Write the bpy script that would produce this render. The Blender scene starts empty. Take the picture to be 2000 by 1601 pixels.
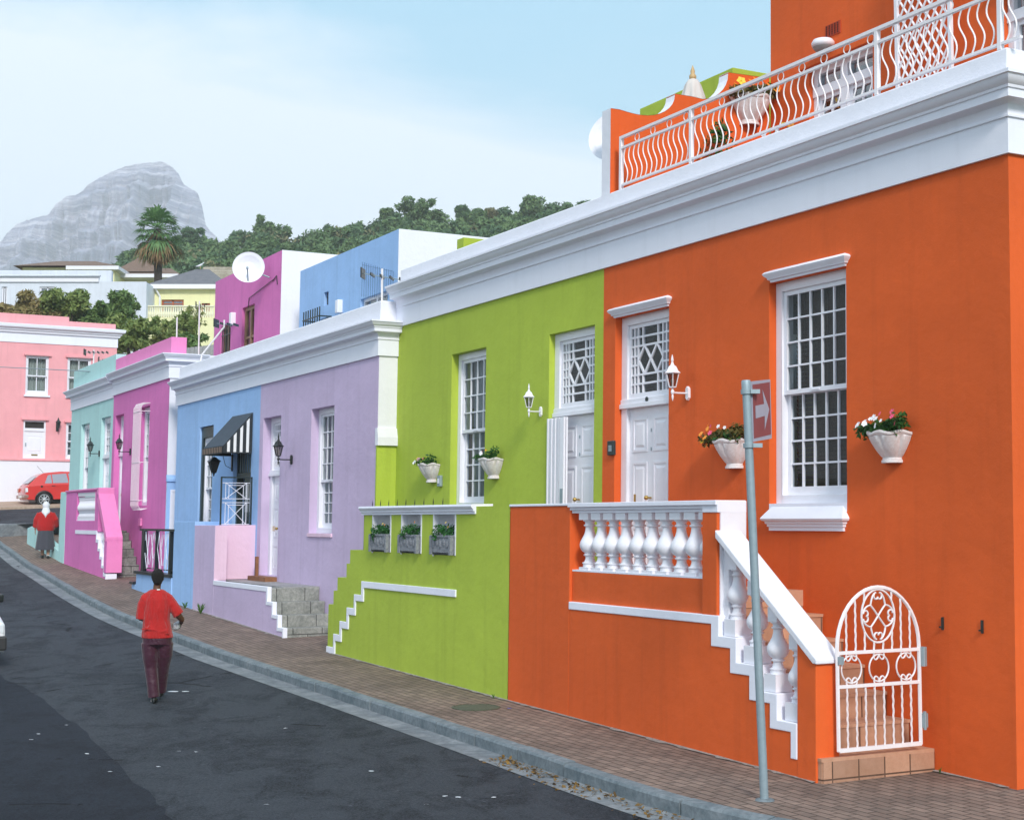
import bpy, bmesh, math, random
import numpy as np
from mathutils import Vector, Matrix
R = math.radians
random.seed(11); rng = np.random.default_rng(5)
scene = bpy.context.scene
COL = scene.collection

# ---------------------------------------------------------------- camera, sky, sun, exposure
cam_d = bpy.data.cameras.new("camera"); cam = bpy.data.objects.new("camera", cam_d); COL.objects.link(cam)
cam_d.sensor_width = 36; cam_d.lens = 52.2; cam_d.clip_end = 20000; cam_d.clip_start = .1
cam.rotation_euler = (R(90 + 4.289), 0, 0); scene.camera = cam
SUN_DIR = Vector((.172, -.792, .56)).normalized()
sun_el = math.asin(SUN_DIR.z); sun_rot = math.atan2(SUN_DIR.x, SUN_DIR.y)
w = bpy.data.worlds.new("World"); scene.world = w; w.use_nodes = True
nt = w.node_tree; nt.nodes.clear()
def N(nt, t, **k):
    n = nt.nodes.new(t)
    for a, b in k.items():
        if a.startswith('_'): setattr(n, a[1:], b)
        else: n.inputs[a.replace('__', ' ')].default_value = b
    return n
def mth(nt, op, a, b=None, clamp=False):
    n = nt.nodes.new('ShaderNodeMath'); n.operation = op; n.use_clamp = clamp
    for i, q in enumerate((a, b)):
        if q is None: continue
        if isinstance(q, (int, float)): n.inputs[i].default_value = q
        else: nt.links.new(q, n.inputs[i])
    return n.outputs[0]
sky = N(nt, 'ShaderNodeTexSky', _sky_type='NISHITA', _sun_disc=False, _sun_elevation=sun_el, _sun_rotation=sun_rot,
        _air_density=1.0, _dust_density=1.5, _ozone_density=1.5)
tc = N(nt, 'ShaderNodeTexCoord'); sp = N(nt, 'ShaderNodeSeparateXYZ'); nt.links.new(tc.outputs['Generated'], sp.inputs[0])
hyp = mth(nt, 'SQRT', mth(nt, 'ADD', mth(nt, 'MULTIPLY', sp.outputs[0], sp.outputs[0]), mth(nt, 'MULTIPLY', sp.outputs[1], sp.outputs[1])))
elev = mth(nt, 'DIVIDE', sp.outputs[2], mth(nt, 'MAXIMUM', hyp, .02)); azi = mth(nt, 'DIVIDE', sp.outputs[0], mth(nt, 'MAXIMUM', hyp, .02))
nz = N(nt, 'ShaderNodeTexNoise', Scale=3.2, Detail=6.0, Roughness=.55, Distortion=.4)
mp = N(nt, 'ShaderNodeMapping'); mp.inputs['Scale'].default_value = (1, 1, 2.6); nt.links.new(tc.outputs['Generated'], mp.inputs[0]); nt.links.new(mp.outputs[0], nz.inputs['Vector'])
line = mth(nt, 'SUBTRACT', .280, mth(nt, 'MULTIPLY', azi, .22))
d = mth(nt, 'ADD', mth(nt, 'SUBTRACT', line, elev), mth(nt, 'MULTIPLY', mth(nt, 'SUBTRACT', nz.outputs['Fac'], .5), .16))
m1 = mth(nt, 'MULTIPLY', mth(nt, 'ADD', d, .03), 15.0, True)
nz2 = N(nt, 'ShaderNodeTexNoise', Scale=2.0, Detail=5.0, Roughness=.6); nt.links.new(mp.outputs[0], nz2.inputs['Vector'])
m2 = mth(nt, 'MULTIPLY', mth(nt, 'MULTIPLY', mth(nt, 'SUBTRACT', nz2.outputs['Fac'], .40), 5.0, True), mth(nt, 'MULTIPLY', mth(nt, 'SUBTRACT', elev, .42), 4.0, True))
veil = mth(nt, 'MULTIPLY', mth(nt, 'SUBTRACT', nz2.outputs['Fac'], .35), 1.2, True)
m = mth(nt, 'MAXIMUM', m1, m2, True); m = mth(nt, 'MAXIMUM', m, mth(nt, 'MULTIPLY', veil, .35))
m = mth(nt, 'MULTIPLY', m, .93)
cr = N(nt, 'ShaderNodeMixRGB', _blend_type='MIX'); nt.links.new(nz.outputs['Fac'], cr.inputs[0])
cr.inputs[1].default_value = (7.2, 8.0, 9.15, 1); cr.inputs[2].default_value = (8.1, 8.7, 9.5, 1)
mix = N(nt, 'ShaderNodeMixRGB'); nt.links.new(m, mix.inputs[0])
skb = N(nt, 'ShaderNodeMixRGB', _blend_type='MULTIPLY'); skb.inputs[0].default_value = 1; skb.inputs[2].default_value = (1.42, 1.30, 1.10, 1)
nt.links.new(sky.outputs[0], skb.inputs[1]); thin = N(nt, 'ShaderNodeMixRGB'); thin.inputs[0].default_value = .8; thin.inputs[2].default_value = (2.7, 5.9, 8.1, 1); nt.links.new(skb.outputs[0], thin.inputs[1]); nt.links.new(thin.outputs[0], mix.inputs[1]); nt.links.new(cr.outputs[0], mix.inputs[2])
bg = N(nt, 'ShaderNodeBackground', Strength=.1); nt.links.new(mix.outputs[0], bg.inputs[0])
wo = N(nt, 'ShaderNodeOutputWorld'); nt.links.new(bg.outputs[0], wo.inputs[0])
sd = bpy.data.lights.new("sun", 'SUN'); sun = bpy.data.objects.new("sun", sd); COL.objects.link(sun)
sd.energy = 2.5; sd.angle = R(12); sd.color = (1, .955, .90)
sun.rotation_euler = (-SUN_DIR).to_track_quat('-Z', 'Y').to_euler(); sun.location = (20, -20, 40)
vs = scene.view_settings; vs.view_transform = 'Standard'; vs.look = 'None'; vs.exposure = .43; vs.gamma = 1
scene.render.engine = 'CYCLES'; scene.cycles.volume_bounces = 1; scene.cycles.max_bounces = 8; scene.cycles.transparent_max_bounces = 12

# ---------------------------------------------------------------- materials
MATS = {}
def base_mat(name):
    m = bpy.data.materials.new(name); m.use_nodes = True; nt = m.node_tree; nt.nodes.clear()
    out = N(nt, 'ShaderNodeOutputMaterial'); b = N(nt, 'ShaderNodeBsdfPrincipled'); nt.links.new(b.outputs[0], out.inputs[0])
    MATS[name] = m; return m, nt, b, out
def ramp(nt, fac, stops):
    r = nt.nodes.new('ShaderNodeValToRGB'); e = r.color_ramp.elements
    while len(e) > 1: e.remove(e[-1])
    e[0].position = stops[0][0]; e[0].color = (*stops[0][1], 1)
    for p, c in stops[1:]:
        q = e.new(p); q.color = (*c, 1)
    nt.links.new(fac, r.inputs[0]); return r.outputs[0]
def noise(nt, vec, scale, det=4, rough=.55, sc=None, dist=0):
    if sc:
        mp = nt.nodes.new('ShaderNodeMapping'); mp.inputs['Scale'].default_value = sc; nt.links.new(vec, mp.inputs[0]); vec = mp.outputs[0]
    n = N(nt, 'ShaderNodeTexNoise', Scale=scale, Detail=det, Roughness=rough, Distortion=dist); nt.links.new(vec, n.inputs['Vector']); return n.outputs['Fac']
def mixc(nt, f, a, b, blend='MIX'):
    n = nt.nodes.new('ShaderNodeMixRGB'); n.blend_type = blend
    for i, q in enumerate((f, a, b)):
        if isinstance(q, (int, float)): n.inputs[i].default_value = q
        elif isinstance(q, tuple): n.inputs[i].default_value = (*q, 1)
        else: nt.links.new(q, n.inputs[i])
    return n.outputs[0]
def bump(nt, b, h, st, dist=.01):
    n = N(nt, 'ShaderNodeBump', Strength=st, Distance=dist); nt.links.new(h, n.inputs['Height']); nt.links.new(n.outputs[0], b.inputs['Normal'])
def sc(c, k): return tuple(min(1, x * k) for x in c)
def plaster(name, c, rough=.8, var=.14, bst=.55, streak=.12):
    m, nt, b, o = base_mat(name); t = N(nt, 'ShaderNodeTexCoord').outputs['Object']
    big = noise(nt, t, .55, 5, .6); mid = noise(nt, t, 3.5, 6, .65); st = noise(nt, t, 1.0, 5, .6, (5, 5, .35))
    col = mixc(nt, ramp(nt, big, [(.3, (0, 0, 0)), (.7, (1, 1, 1))]), sc(c, 1 - var * .7), sc(c, 1 + var * .7))
    col = mixc(nt, ramp(nt, mid, [(.35, (0, 0, 0)), (.75, (.55, .55, .55))]), col, sc(c, 1 - var * .5))
    col = mixc(nt, ramp(nt, st, [(.52, (0, 0, 0)), (.8, (streak * 4,) * 3)]), col, sc(c, .72))
    nt.links.new(col, b.inputs['Base Color']); b.inputs['Roughness'].default_value = rough
    b.inputs['Specular IOR Level'].default_value = .3
    h = mth(nt, 'ADD', mth(nt, 'MULTIPLY', noise(nt, t, 90, 4, .7), .35), mth(nt, 'ADD', noise(nt, t, 9, 4, .6), mth(nt, 'MULTIPLY', noise(nt, t, 1.6, 3, .5), 2.2)))
    bump(nt, b, h, bst, .012); return m
def paint(name, c, rough=.4, metal=0, var=.06, bst=.08, scale=8):
    m, nt, b, o = base_mat(name); t = N(nt, 'ShaderNodeTexCoord').outputs['Object']
    n = noise(nt, t, scale, 5, .6)
    nt.links.new(mixc(nt, n, sc(c, 1 - var), sc(c, 1 + var)), b.inputs['Base Color'])
    b.inputs['Roughness'].default_value = rough; b.inputs['Metallic'].default_value = metal
    bump(nt, b, noise(nt, t, 40, 3, .6), bst, .004); return m
def stone(name, c1, c2, scale=4, rough=.9, bst=.8, c3=None):
    m, nt, b, o = base_mat(name); t = N(nt, 'ShaderNodeTexCoord').outputs['Object']
    n = noise(nt, t, scale, 8, .68, dist=.6); n2 = noise(nt, t, scale * 6, 6, .7)
    col = mixc(nt, ramp(nt, n, [(.32, (0, 0, 0)), (.68, (1, 1, 1))]), c1, c2)
    col = mixc(nt, ramp(nt, n2, [(.4, (0, 0, 0)), (.72, (.6, .6, .6))]), col, c3 or sc(c1, .5))
    nt.links.new(col, b.inputs['Base Color']); b.inputs['Roughness'].default_value = rough
    bump(nt, b, mth(nt, 'ADD', n, mth(nt, 'MULTIPLY', n2, .5)), bst, .02); return m
def leafm(name, c1, c2, rough=.55):
    m, nt, b, o = base_mat(name); g = N(nt, 'ShaderNodeNewGeometry'); t = N(nt, 'ShaderNodeTexCoord').outputs['Object']
    col = mixc(nt, g.outputs['Random Per Island'], c1, c2)
    col = mixc(nt, ramp(nt, noise(nt, t, .6, 3), [(.4, (0, 0, 0)), (.65, (.5, .5, .5))]), col, sc(c2, 1.25))
    nt.links.new(col, b.inputs['Base Color']); b.inputs['Roughness'].default_value = rough
    b.inputs['Specular IOR Level'].default_value = .25
    tr = N(nt, 'ShaderNodeBsdfTranslucent'); nt.links.new(col, tr.inputs[0])
    mx = N(nt, 'ShaderNodeMixShader', Fac=.25); nt.links.new(b.outputs[0], mx.inputs[1]); nt.links.new(tr.outputs[0], mx.inputs[2]); nt.links.new(mx.outputs[0], o.inputs[0])
    return m
def glassm(name, tint=(.8, .86, .88), f0=.06, rough=.015):
    m, nt, b, o = base_mat(name); nt.nodes.remove(b)
    t = N(nt, 'ShaderNodeTexCoord').outputs['Object']
    tr = N(nt, 'ShaderNodeBsdfTransparent'); tr.inputs[0].default_value = (*tint, 1)
    gl = N(nt, 'ShaderNodeBsdfGlossy', Roughness=rough); gl.inputs[0].default_value = (.9, .93, .95, 1)
    bp = N(nt, 'ShaderNodeBump', Strength=.05, Distance=.01); nt.links.new(noise(nt, t, 2.5, 2), bp.inputs['Height']); nt.links.new(bp.outputs[0], gl.inputs['Normal'])
    fr = N(nt, 'ShaderNodeFresnel', IOR=1.5); ge = N(nt, 'ShaderNodeNewGeometry')
    nt.links.new(mth(nt, 'SUBTRACT', 1.5, mth(nt, 'MULTIPLY', ge.outputs['Backfacing'], 1.5 - 1 / 1.5)), fr.inputs['IOR'])
    f = mth(nt, 'ADD', fr.outputs[0], f0 - .04, True)
    mx = N(nt, 'ShaderNodeMixShader'); nt.links.new(f, mx.inputs[0]); nt.links.new(tr.outputs[0], mx.inputs[1]); nt.links.new(gl.outputs[0], mx.inputs[2]); nt.links.new(mx.outputs[0], o.inputs[0])
    return m
ORANGE = plaster('orange_plaster', (.72, .115, .020)); GREEN = plaster('lime_plaster', (.42, .53, .06))
PURPLE = plaster('lilac_plaster', (.59, .47, .66)); BLUE = plaster('sky_blue_plaster', (.34, .54, .86))
LILACP = plaster('pink_lilac_plaster', (.78, .55, .68), var=.08)
MAGENTA = plaster('magenta_plaster', (.70, .185, .48)); TEAL = plaster('turquoise_plaster', (.46, .72, .70), var=.1)
PINK = plaster('salmon_pink_plaster', (.84, .38, .41)); WHITEP = plaster('white_plaster', (.80, .80, .86), var=.05, streak=.03)
MPINK = plaster('bright_pink_plaster', (.82, .25, .52), var=.07)
CREAM = plaster('cream_plaster', (.80, .78, .46), var=.05); PALEW = plaster('pale_grey_plaster', (.66, .70, .78), var=.12, streak=.14)
WHITE = paint('white_paint', (.80, .80, .86), .45); WHITEG = paint('white_gloss', (.82, .82, .88), .3)
MOULD = plaster('white_moulding_paint', (.84, .85, .94), .6, .05, .25, .05)
IRONW = paint('white_iron', (.84, .80, .82), .4, var=.1); BLACK = paint('black_paint', (.012, .016, .016), .35)
DKGREEN = paint('dark_green_black_paint', (.015, .028, .028), .4)
BRASS = paint('brass', (.55, .36, .12), .3, 1); STEEL = paint('galvanised_steel', (.30, .38, .42), .55, .35, .2, .3, 14)
GLASS = glassm('window_glass', (.66, .72, .74), .015); GLASSB = glassm('bright_window_glass', (.5, .55, .6), .22)
TILE = stone('terracotta_tile', (.50, .27, .17), (.58, .34, .23), 2.5, .55, .25, (.42, .22, .13))
def add_grout(m, w_, h_, col, ax, off=0.5, mortar=.012, c=None):
    nt = m.node_tree; b = [n for n in nt.nodes if n.type == 'BSDF_PRINCIPLED'][0]
    t = N(nt, 'ShaderNodeTexCoord').outputs['Object']; s = N(nt, 'ShaderNodeSeparateXYZ'); nt.links.new(t, s.inputs[0])
    cx = N(nt, 'ShaderNodeCombineXYZ'); nt.links.new(s.outputs[ax[0]], cx.inputs[0]); nt.links.new(s.outputs[ax[1]], cx.inputs[1])
    br = N(nt, 'ShaderNodeTexBrick', Scale=1.0); br.offset = off; br.inputs['Brick Width'].default_value = w_; br.inputs['Row Height'].default_value = h_
    br.inputs['Mortar Size'].default_value = mortar; br.inputs['Mortar Smooth'].default_value = .3
    br.inputs['Color1'].default_value = (1, 1, 1, 1); br.inputs['Color2'].default_value = (.72, .72, .72, 1); br.inputs['Mortar'].default_value = (.22, .22, .22, 1)
    nt.links.new(cx.outputs[0], br.inputs['Vector'])
    old = b.inputs['Base Color'].links[0].from_socket
    nt.links.new(mixc(nt, 1.0, old, br.outputs['Color'], 'MULTIPLY'), b.inputs['Base Color'])
    on = b.inputs['Normal'].links[0].from_node
    bp = N(nt, 'ShaderNodeBump', Strength=.9, Distance=.006); bp.invert = True; nt.links.new(br.outputs['Fac'], bp.inputs['Height']); nt.links.new(on.outputs[0], bp.inputs['Normal']); nt.links.new(bp.outputs[0], b.inputs['Normal'])
TILER = stone('terracotta_riser_tile', (.50, .27, .17), (.58, .34, .23), 2.5, .55, .25, (.42, .22, .13)); add_grout(TILER, .31, 3, None, (1, 2), 0, .008)
GREYSTONE = stone('grey_step_stone', (.15, .16, .15), (.40, .40, .37), 5, .85, .9, (.08, .10, .09)); add_grout(GREYSTONE, .42, .22, None, (1, 2), .5, .01)
SLAB = stone('grey_slab_step_stone', (.20, .21, .195), (.46, .46, .42), 3.2, .8, .9, (.10, .12, .105)); add_grout(SLAB, .55, 9, None, (1, 2), .5, .008)
GREYFLAT = stone('grey_flag_stone', (.22, .23, .22), (.42, .41, .40), 3, .5, .3, (.13, .14, .14))
BROWNFLAT = stone('rusty_brown_threshold', (.20, .08, .03), (.34, .15, .06), 5, .6, .3)
TROUGH = stone('weathered_grey_concrete', (.18, .20, .24), (.40, .41, .44), 22, .9, 1.0, (.09, .10, .12))
PAVER = stone('brown_clay_pavers', (.17, .115, .09), (.33, .235, .185), 1.1, .85, .5, (.13, .10, .085)); add_grout(PAVER, .215, .105, None, (0, 1), .5, .008)
KERB = stone('grey_kerb_concrete', (.11, .145, .165), (.25, .28, .30), 3, .85, .6, (.06, .085, .10))
GUTTER = stone('pale_gutter_concrete', (.10, .12, .14), (.30, .315, .33), 2.2, .85, .5, (.08, .09, .10))
def asphaltm(name, a, b_):
    m, nt, b, o = base_mat(name); t = N(nt, 'ShaderNodeTexCoord').outputs['Object']
    n1 = noise(nt, t, .45, 7, .7, (1, .5, 1), 1.2); n2 = noise(nt, t, 1.7, 7, .72, (1, .6, 1), .8); n3 = noise(nt, t, 42, 5, .85); n4 = noise(nt, t, 11, 3, .6); n5 = noise(nt, t, 5.5, 4, .6)
    col = mixc(nt, ramp(nt, n1, [(.36, (0, 0, 0)), (.52, (1, 1, 1))]), a, b_)
    col = mixc(nt, ramp(nt, n2, [(.47, (0, 0, 0)), (.60, (.85, .85, .85))]), col, sc(a, .7))
    col = mixc(nt, ramp(nt, n5, [(.52, (0, 0, 0)), (.66, (.45, .45, .45))]), col, sc(b_, 1.35))
    col = mixc(nt, ramp(nt, n3, [(.46, (0, 0, 0)), (.66, (.8, .8, .8))]), col, sc(b_, 2.1))
    col = mixc(nt, ramp(nt, n3, [(.30, (.7, .7, .7)), (.46, (0, 0, 0))]), col, sc(a, .35))
    col = mixc(nt, ramp(nt, n4, [(.69, (0, 0, 0)), (.74, (.6, .6, .6))]), col, sc(b_, 3.0))
    v = N(nt, 'ShaderNodeTexVoronoi', Scale=.42, _feature='DISTANCE_TO_EDGE'); mp = nt.nodes.new('ShaderNodeMixRGB'); mp.inputs[0].default_value = .22; nt.links.new(t, mp.inputs[1]); nn = N(nt, 'ShaderNodeTexNoise', Scale=1.4, Detail=6.0); nt.links.new(t, nn.inputs['Vector']); nt.links.new(nn.outputs['Color'], mp.inputs[2]); nt.links.new(mp.outputs[0], v.inputs['Vector'])
    cr_ = ramp(nt, mth(nt, 'ADD', v.outputs['Distance'], mth(nt, 'MULTIPLY', mth(nt, 'SUBTRACT', n1, .46), .5, True)), [(.004, (.9, .9, .9)), (.016, (0, 0, 0))])
    col = mixc(nt, cr_, col, sc(a, .25))
    nt.links.new(col, b.inputs['Base Color']); b.inputs['Roughness'].default_value = .8; b.inputs['Specular IOR Level'].default_value = .25
    bump(nt, b, mth(nt, 'ADD', n3, mth(nt, 'ADD', mth(nt, 'MULTIPLY', n2, .6), mth(nt, 'MULTIPLY', cr_, -.8))), 1.0, .018); return m
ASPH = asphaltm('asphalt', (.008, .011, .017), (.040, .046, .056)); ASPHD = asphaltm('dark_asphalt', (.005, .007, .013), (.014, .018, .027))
# ---------------------------------------------------------------- frames and mesh building
class Fr:
    def __init__(s, O, deg, b=0, zb=-2.4):
        s.O = Vector(O); a = R(deg); s.X = Vector((math.sin(a), -math.cos(a))); s.Y = Vector((math.cos(a), math.sin(a))); s.b = b; s.zb = zb
        s.rot = math.atan2(s.X.y, s.X.x)
    def w(s, x, y, z):
        y = y + s.b * (z - s.zb); q = s.O + x * s.X + y * s.Y; return Vector((q.x, q.y, z))
A = Fr((4.0, 14.24), 28.06, .0155)         # the row of houses: x to the right along the facades, y into them
P = Fr((-18.895, 61.0), 119.2)             # the pink house across the end of the street
W = Fr((0, 0), 90)                         # world axes: x right, y away
F_, CXP, CYP, PIT = 2900., 1000., 800.5, R(4.289)
def at(px, py, y):                         # a point on the vertical plane at distance y
    a = (px - CXP) / F_; b = (CYP - py) / F_
    r = Vector((a, math.cos(PIT) - b * math.sin(PIT), math.sin(PIT) + b * math.cos(PIT))); return r * (y / r.y)
HY = [0, 13.7, 18.9, 24.5, 31.5, 38.6, 43.6, 48, 50.3, 58, 61, 75, 90, 110, 130]
HZ = [-2.6, -2.36, -2.25, -2.13, -1.85, -1.48, -1.2, -.78, -.52, .1, .3, 5.2, 8.5, 12, 17]
def H(y): return float(np.interp(y, HY, HZ))
class M:
    def __init__(s): s.v = []; s.f = []
    def add(s, v, f):
        n = len(s.v); s.v += [tuple(q) for q in v]; s.f += [tuple(i + n for i in q) for q in f]; return s
    def box(s, x0, x1, y0, y1, z0, z1):
        return s.add([(x0, y0, z0), (x1, y0, z0), (x1, y1, z0), (x0, y1, z0), (x0, y0, z1), (x1, y0, z1), (x1, y1, z1), (x0, y1, z1)],
                     [(0, 3, 2, 1), (4, 5, 6, 7), (0, 1, 5, 4), (1, 2, 6, 5), (2, 3, 7, 6), (3, 0, 4, 7)])
    def prism(s, pts, a, b, ax='y'):
        n = len(pts); k = {'y': lambda p, c: (p[0], c, p[1]), 'x': lambda p, c: (c, p[0], p[1]), 'z': lambda p, c: (p[0], p[1], c)}[ax]
        return s.add([k(p, a) for p in pts] + [k(p, b) for p in pts],
                     [tuple(range(n)), tuple(range(2 * n - 1, n - 1, -1))] + [(i, (i + 1) % n, n + (i + 1) % n, n + i) for i in range(n)])
    def tube(s, path, r, n=8, closed=False, flat=1.0):
        path = [Vector(p) for p in path]; L = len(path); rr = r if isinstance(r, (list, tuple)) else [r] * L
        t0 = (path[1] - path[0]).normalized(); up = Vector((0, 0, 1)) if abs(t0.z) < .9 else Vector((0, 1, 0)); u = t0.cross(up).normalized(); rings = []
        for i, p in enumerate(path):
            if closed: t = (path[(i + 1) % L] - path[i - 1]).normalized()
            else: t = (path[min(i + 1, L - 1)] - path[max(i - 1, 0)]).normalized()
            u = (u - t * u.dot(t)).normalized(); v = t.cross(u)
            rings.append([p + rr[i] * (math.cos(2 * math.pi * k / n) * u + flat * math.sin(2 * math.pi * k / n) * v) for k in range(n)])
        vs = [q for g in rings for q in g]; fs = []
        for i in range(L if closed else L - 1):
            for k in range(n): fs.append((i * n + k, i * n + (k + 1) % n, ((i + 1) % L) * n + (k + 1) % n, ((i + 1) % L) * n + k))
        if not closed: fs += [tuple(range(n - 1, -1, -1)), tuple((L - 1) * n + k for k in range(n))]
        return s.add(vs, fs)
    def lathe(s, prof, c=(0, 0, 0), n=24, a0=0, a1=2 * math.pi, mod=None):
        full = abs(a1 - a0 - 2 * math.pi) < 1e-6; k = n if full else n + 1; vs = []
        for r, z in prof:
            for i in range(k):
                a = a0 + (a1 - a0) * i / n; q = r * (mod(a, z) if mod else 1); vs.append((c[0] + q * math.cos(a), c[1] + q * math.sin(a), c[2] + z))
        fs = []
        for j in range(len(prof) - 1):
            for i in range(n): fs.append((j * k + i, j * k + (i + 1) % k, (j + 1) * k + (i + 1) % k, (j + 1) * k + i))
        fs += [tuple(range(k - 1, -1, -1)), tuple((len(prof) - 1) * k + i for i in range(k))]
        return s.add(vs, fs)
    def ell(s, c, r, n=16, m_=10):
        prof = [(max(1e-3, math.sin(math.pi * j / m_)), -math.cos(math.pi * j / m_)) for j in range(m_ + 1)]
        t = M().lathe(prof, n=n); return s.add([(c[0] + v[0] * r[0], c[1] + v[1] * r[1], c[2] + v[2] * r[2]) for v in t.v], t.f)
    def sweep(s, prof, path):               # prof (outward, z); outward is to the right of the path's direction
        P2 = [Vector(p) for p in path]; L = len(P2); dirs = [(P2[i + 1] - P2[i]).normalized() for i in range(L - 1)]; off = []
        for i in range(L):
            ns = [Vector((q.y, -q.x)) for q in ([dirs[max(i - 1, 0)]] + [dirs[min(i, L - 2)]])]
            m_ = (ns[0] + ns[1]); m_ = m_ / m_.dot(ns[0]) if m_.length > 1e-6 else ns[0]; off.append(m_)
        n = len(prof); vs = [(P2[i].x + off[i].x * o, P2[i].y + off[i].y * o, z) for i in range(L) for o, z in prof]
        fs = [(i * n + k, i * n + k + 1, (i + 1) * n + k + 1, (i + 1) * n + k) for i in range(L - 1) for k in range(n - 1)]
        fs += [(i * n + n - 1, i * n, (i + 1) * n, (i + 1) * n + n - 1) for i in range(L - 1)]
        fs += [tuple(range(n)), tuple(range(L * n - 1, (L - 1) * n - 1, -1))]
        return s.add(vs, fs)
    def loft(s, rings, n=20):               # rings: (centre, rx, ry) horizontal ellipses, or (centre, rx, ry, axis u, axis v)
        vs = []
        for g in rings:
            c = Vector(g[0]); u = Vector(g[3]) if len(g) > 3 else Vector((1, 0, 0)); v = Vector(g[4]) if len(g) > 4 else Vector((0, 1, 0))
            for k in range(n):
                a = 2 * math.pi * k / n; vs.append(c + g[1] * math.cos(a) * u + g[2] * math.sin(a) * v)
        L = len(rings); fs = [(i * n + k, i * n + (k + 1) % n, (i + 1) * n + (k + 1) % n, (i + 1) * n + k) for i in range(L - 1) for k in range(n)]
        fs += [tuple(range(n - 1, -1, -1)), tuple((L - 1) * n + k for k in range(n))]
        return s.add(vs, fs)
    def wall(s, x0, x1, z0, z1, y, holes, depth=.3):   # a wall face with openings and their reveals; holes (x0, x1, z0, z1)
        xs = sorted({x0, x1, *[h[0] for h in holes], *[h[1] for h in holes]}); zs = sorted({z0, z1, *[h[2] for h in holes], *[h[3] for h in holes]})
        for i in range(len(xs) - 1):
            for j in range(len(zs) - 1):
                cx, cz = (xs[i] + xs[i + 1]) / 2, (zs[j] + zs[j + 1]) / 2
                if any(h[0] < cx < h[1] and h[2] < cz < h[3] for h in holes): continue
                s.add([(xs[i], y, zs[j]), (xs[i + 1], y, zs[j]), (xs[i + 1], y, zs[j + 1]), (xs[i], y, zs[j + 1])], [(0, 1, 2, 3)])
        for a, b, c, d_ in holes:
            q = y + depth
            s.add([(a, y, c), (a, q, c), (a, q, d_), (a, y, d_)], [(0, 1, 2, 3)]); s.add([(b, y, c), (b, q, c), (b, q, d_), (b, y, d_)], [(3, 2, 1, 0)])
            s.add([(a, y, c), (b, y, c), (b, q, c), (a, q, c)], [(0, 1, 2, 3)]); s.add([(a, y, d_), (b, y, d_), (b, q, d_), (a, q, d_)], [(3, 2, 1, 0)])
        return s
    def xf(s, mat):
        s.v = [tuple(mat @ Vector(v)) for v in s.v]; return s
    def mesh(s, name, smooth=0, weld=False):
        me = bpy.data.meshes.new(name); me.from_pydata(s.v, [], s.f)
        bm = bmesh.new(); bm.from_mesh(me)
        if weld: bmesh.ops.remove_doubles(bm, verts=bm.verts, dist=1e-4)
        bmesh.ops.recalc_face_normals(bm, faces=bm.faces); bm.to_mesh(me); bm.free()
        if smooth:
            me.polygons.foreach_set('use_smooth', [True] * len(me.polygons)); me.set_sharp_from_angle(angle=R(smooth))
        return me
def tagp(o, label=None, cat=None, group=None, kind=None):
    if label: o['label'] = label
    if cat: o['category'] = cat
    if group: o['group'] = group
    if kind: o['kind'] = kind
    return o
INFO = {}
def thing(name, label, cat, fr, pos, group=None, rz=0):
    """An Empty at the thing's base. Parts are given in the frame's own coordinates unless built with local=True."""
    o = bpy.data.objects.new(name, None); COL.objects.link(o); o.empty_display_size = .3
    o.location = fr.w(*pos); o.rotation_euler = (0, 0, fr.rot + rz); tagp(o, label, cat, group)
    INFO[o.name] = (fr, pos); return o
def root_of(o):
    while o.parent: o = o.parent
    return o
def part(name, m, mat, parent, smooth=0, bevel=0, local=False, label=None, mods=(), weld=False):
    if not local:
        fr, pos = INFO[root_of(parent).name]; b = fr.b; zb = fr.zb
        by = pos[1] + b * (pos[2] - zb)
        m.v = [(x - pos[0], y + b * (z - zb) - by, z - pos[2]) for x, y, z in m.v]
    me = m.mesh(name, smooth, weld or bevel > 0); me.materials.append(mat) if not isinstance(mat, list) else [me.materials.append(q) for q in mat]
    o = bpy.data.objects.new(name, me); COL.objects.link(o); o.parent = parent
    if bevel:
        md = o.modifiers.new('bevel', 'BEVEL'); md.width = bevel; md.segments = 2; md.limit_method = 'ANGLE'; md.angle_limit = R(35)
    for t, kw in mods:
        md = o.modifiers.new(t.lower(), t)
        for k, v in kw.items(): setattr(md, k, v)
    if label: o['label'] = label
    return o
def solo(name, m, mat, label=None, cat=None, kind=None, group=None, smooth=0, loc=(0, 0, 0), rz=0, bevel=0):
    me = m.mesh(name, smooth); me.materials.append(mat); o = bpy.data.objects.new(name, me); COL.objects.link(o)
    o.location = loc; o.rotation_euler = (0, 0, rz); tagp(o, label, cat, group, kind)
    if bevel:
        md = o.modifiers.new('bevel', 'BEVEL'); md.width = bevel; md.segments = 2; md.limit_method = 'ANGLE'
    return o
def dup(root, fr, pos, label, rz=0, scale=None):
    def cp(o, par):
        c = o.copy(); COL.objects.link(c); c.parent = par
        for ch in o.children: cp(ch, c)
        return c
    r = cp(root, None); r.location = fr.w(*pos); r.rotation_euler = (0, 0, fr.rot + rz); r['label'] = label
    if scale: r.scale = scale if isinstance(scale, tuple) else (scale,) * 3
    INFO[r.name] = (fr, pos); return r
def placed(name, src, parent, loc, rot=None, scale=None):   # another part sharing a mesh
    o = src.copy(); o.name = name; COL.objects.link(o); o.parent = parent; o.location = loc
    if rot: o.rotation_euler = rot
    if scale: o.scale = scale
    return o
def ring2(c, rx, rz, n=24, y=0, a0=0, a1=2 * math.pi): return [(c[0] + rx * math.cos(a0 + (a1 - a0) * i / n), y, c[1] + rz * math.sin(a0 + (a1 - a0) * i / n)) for i in range(n if a1 - a0 > 6.28 else n + 1)]

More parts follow.
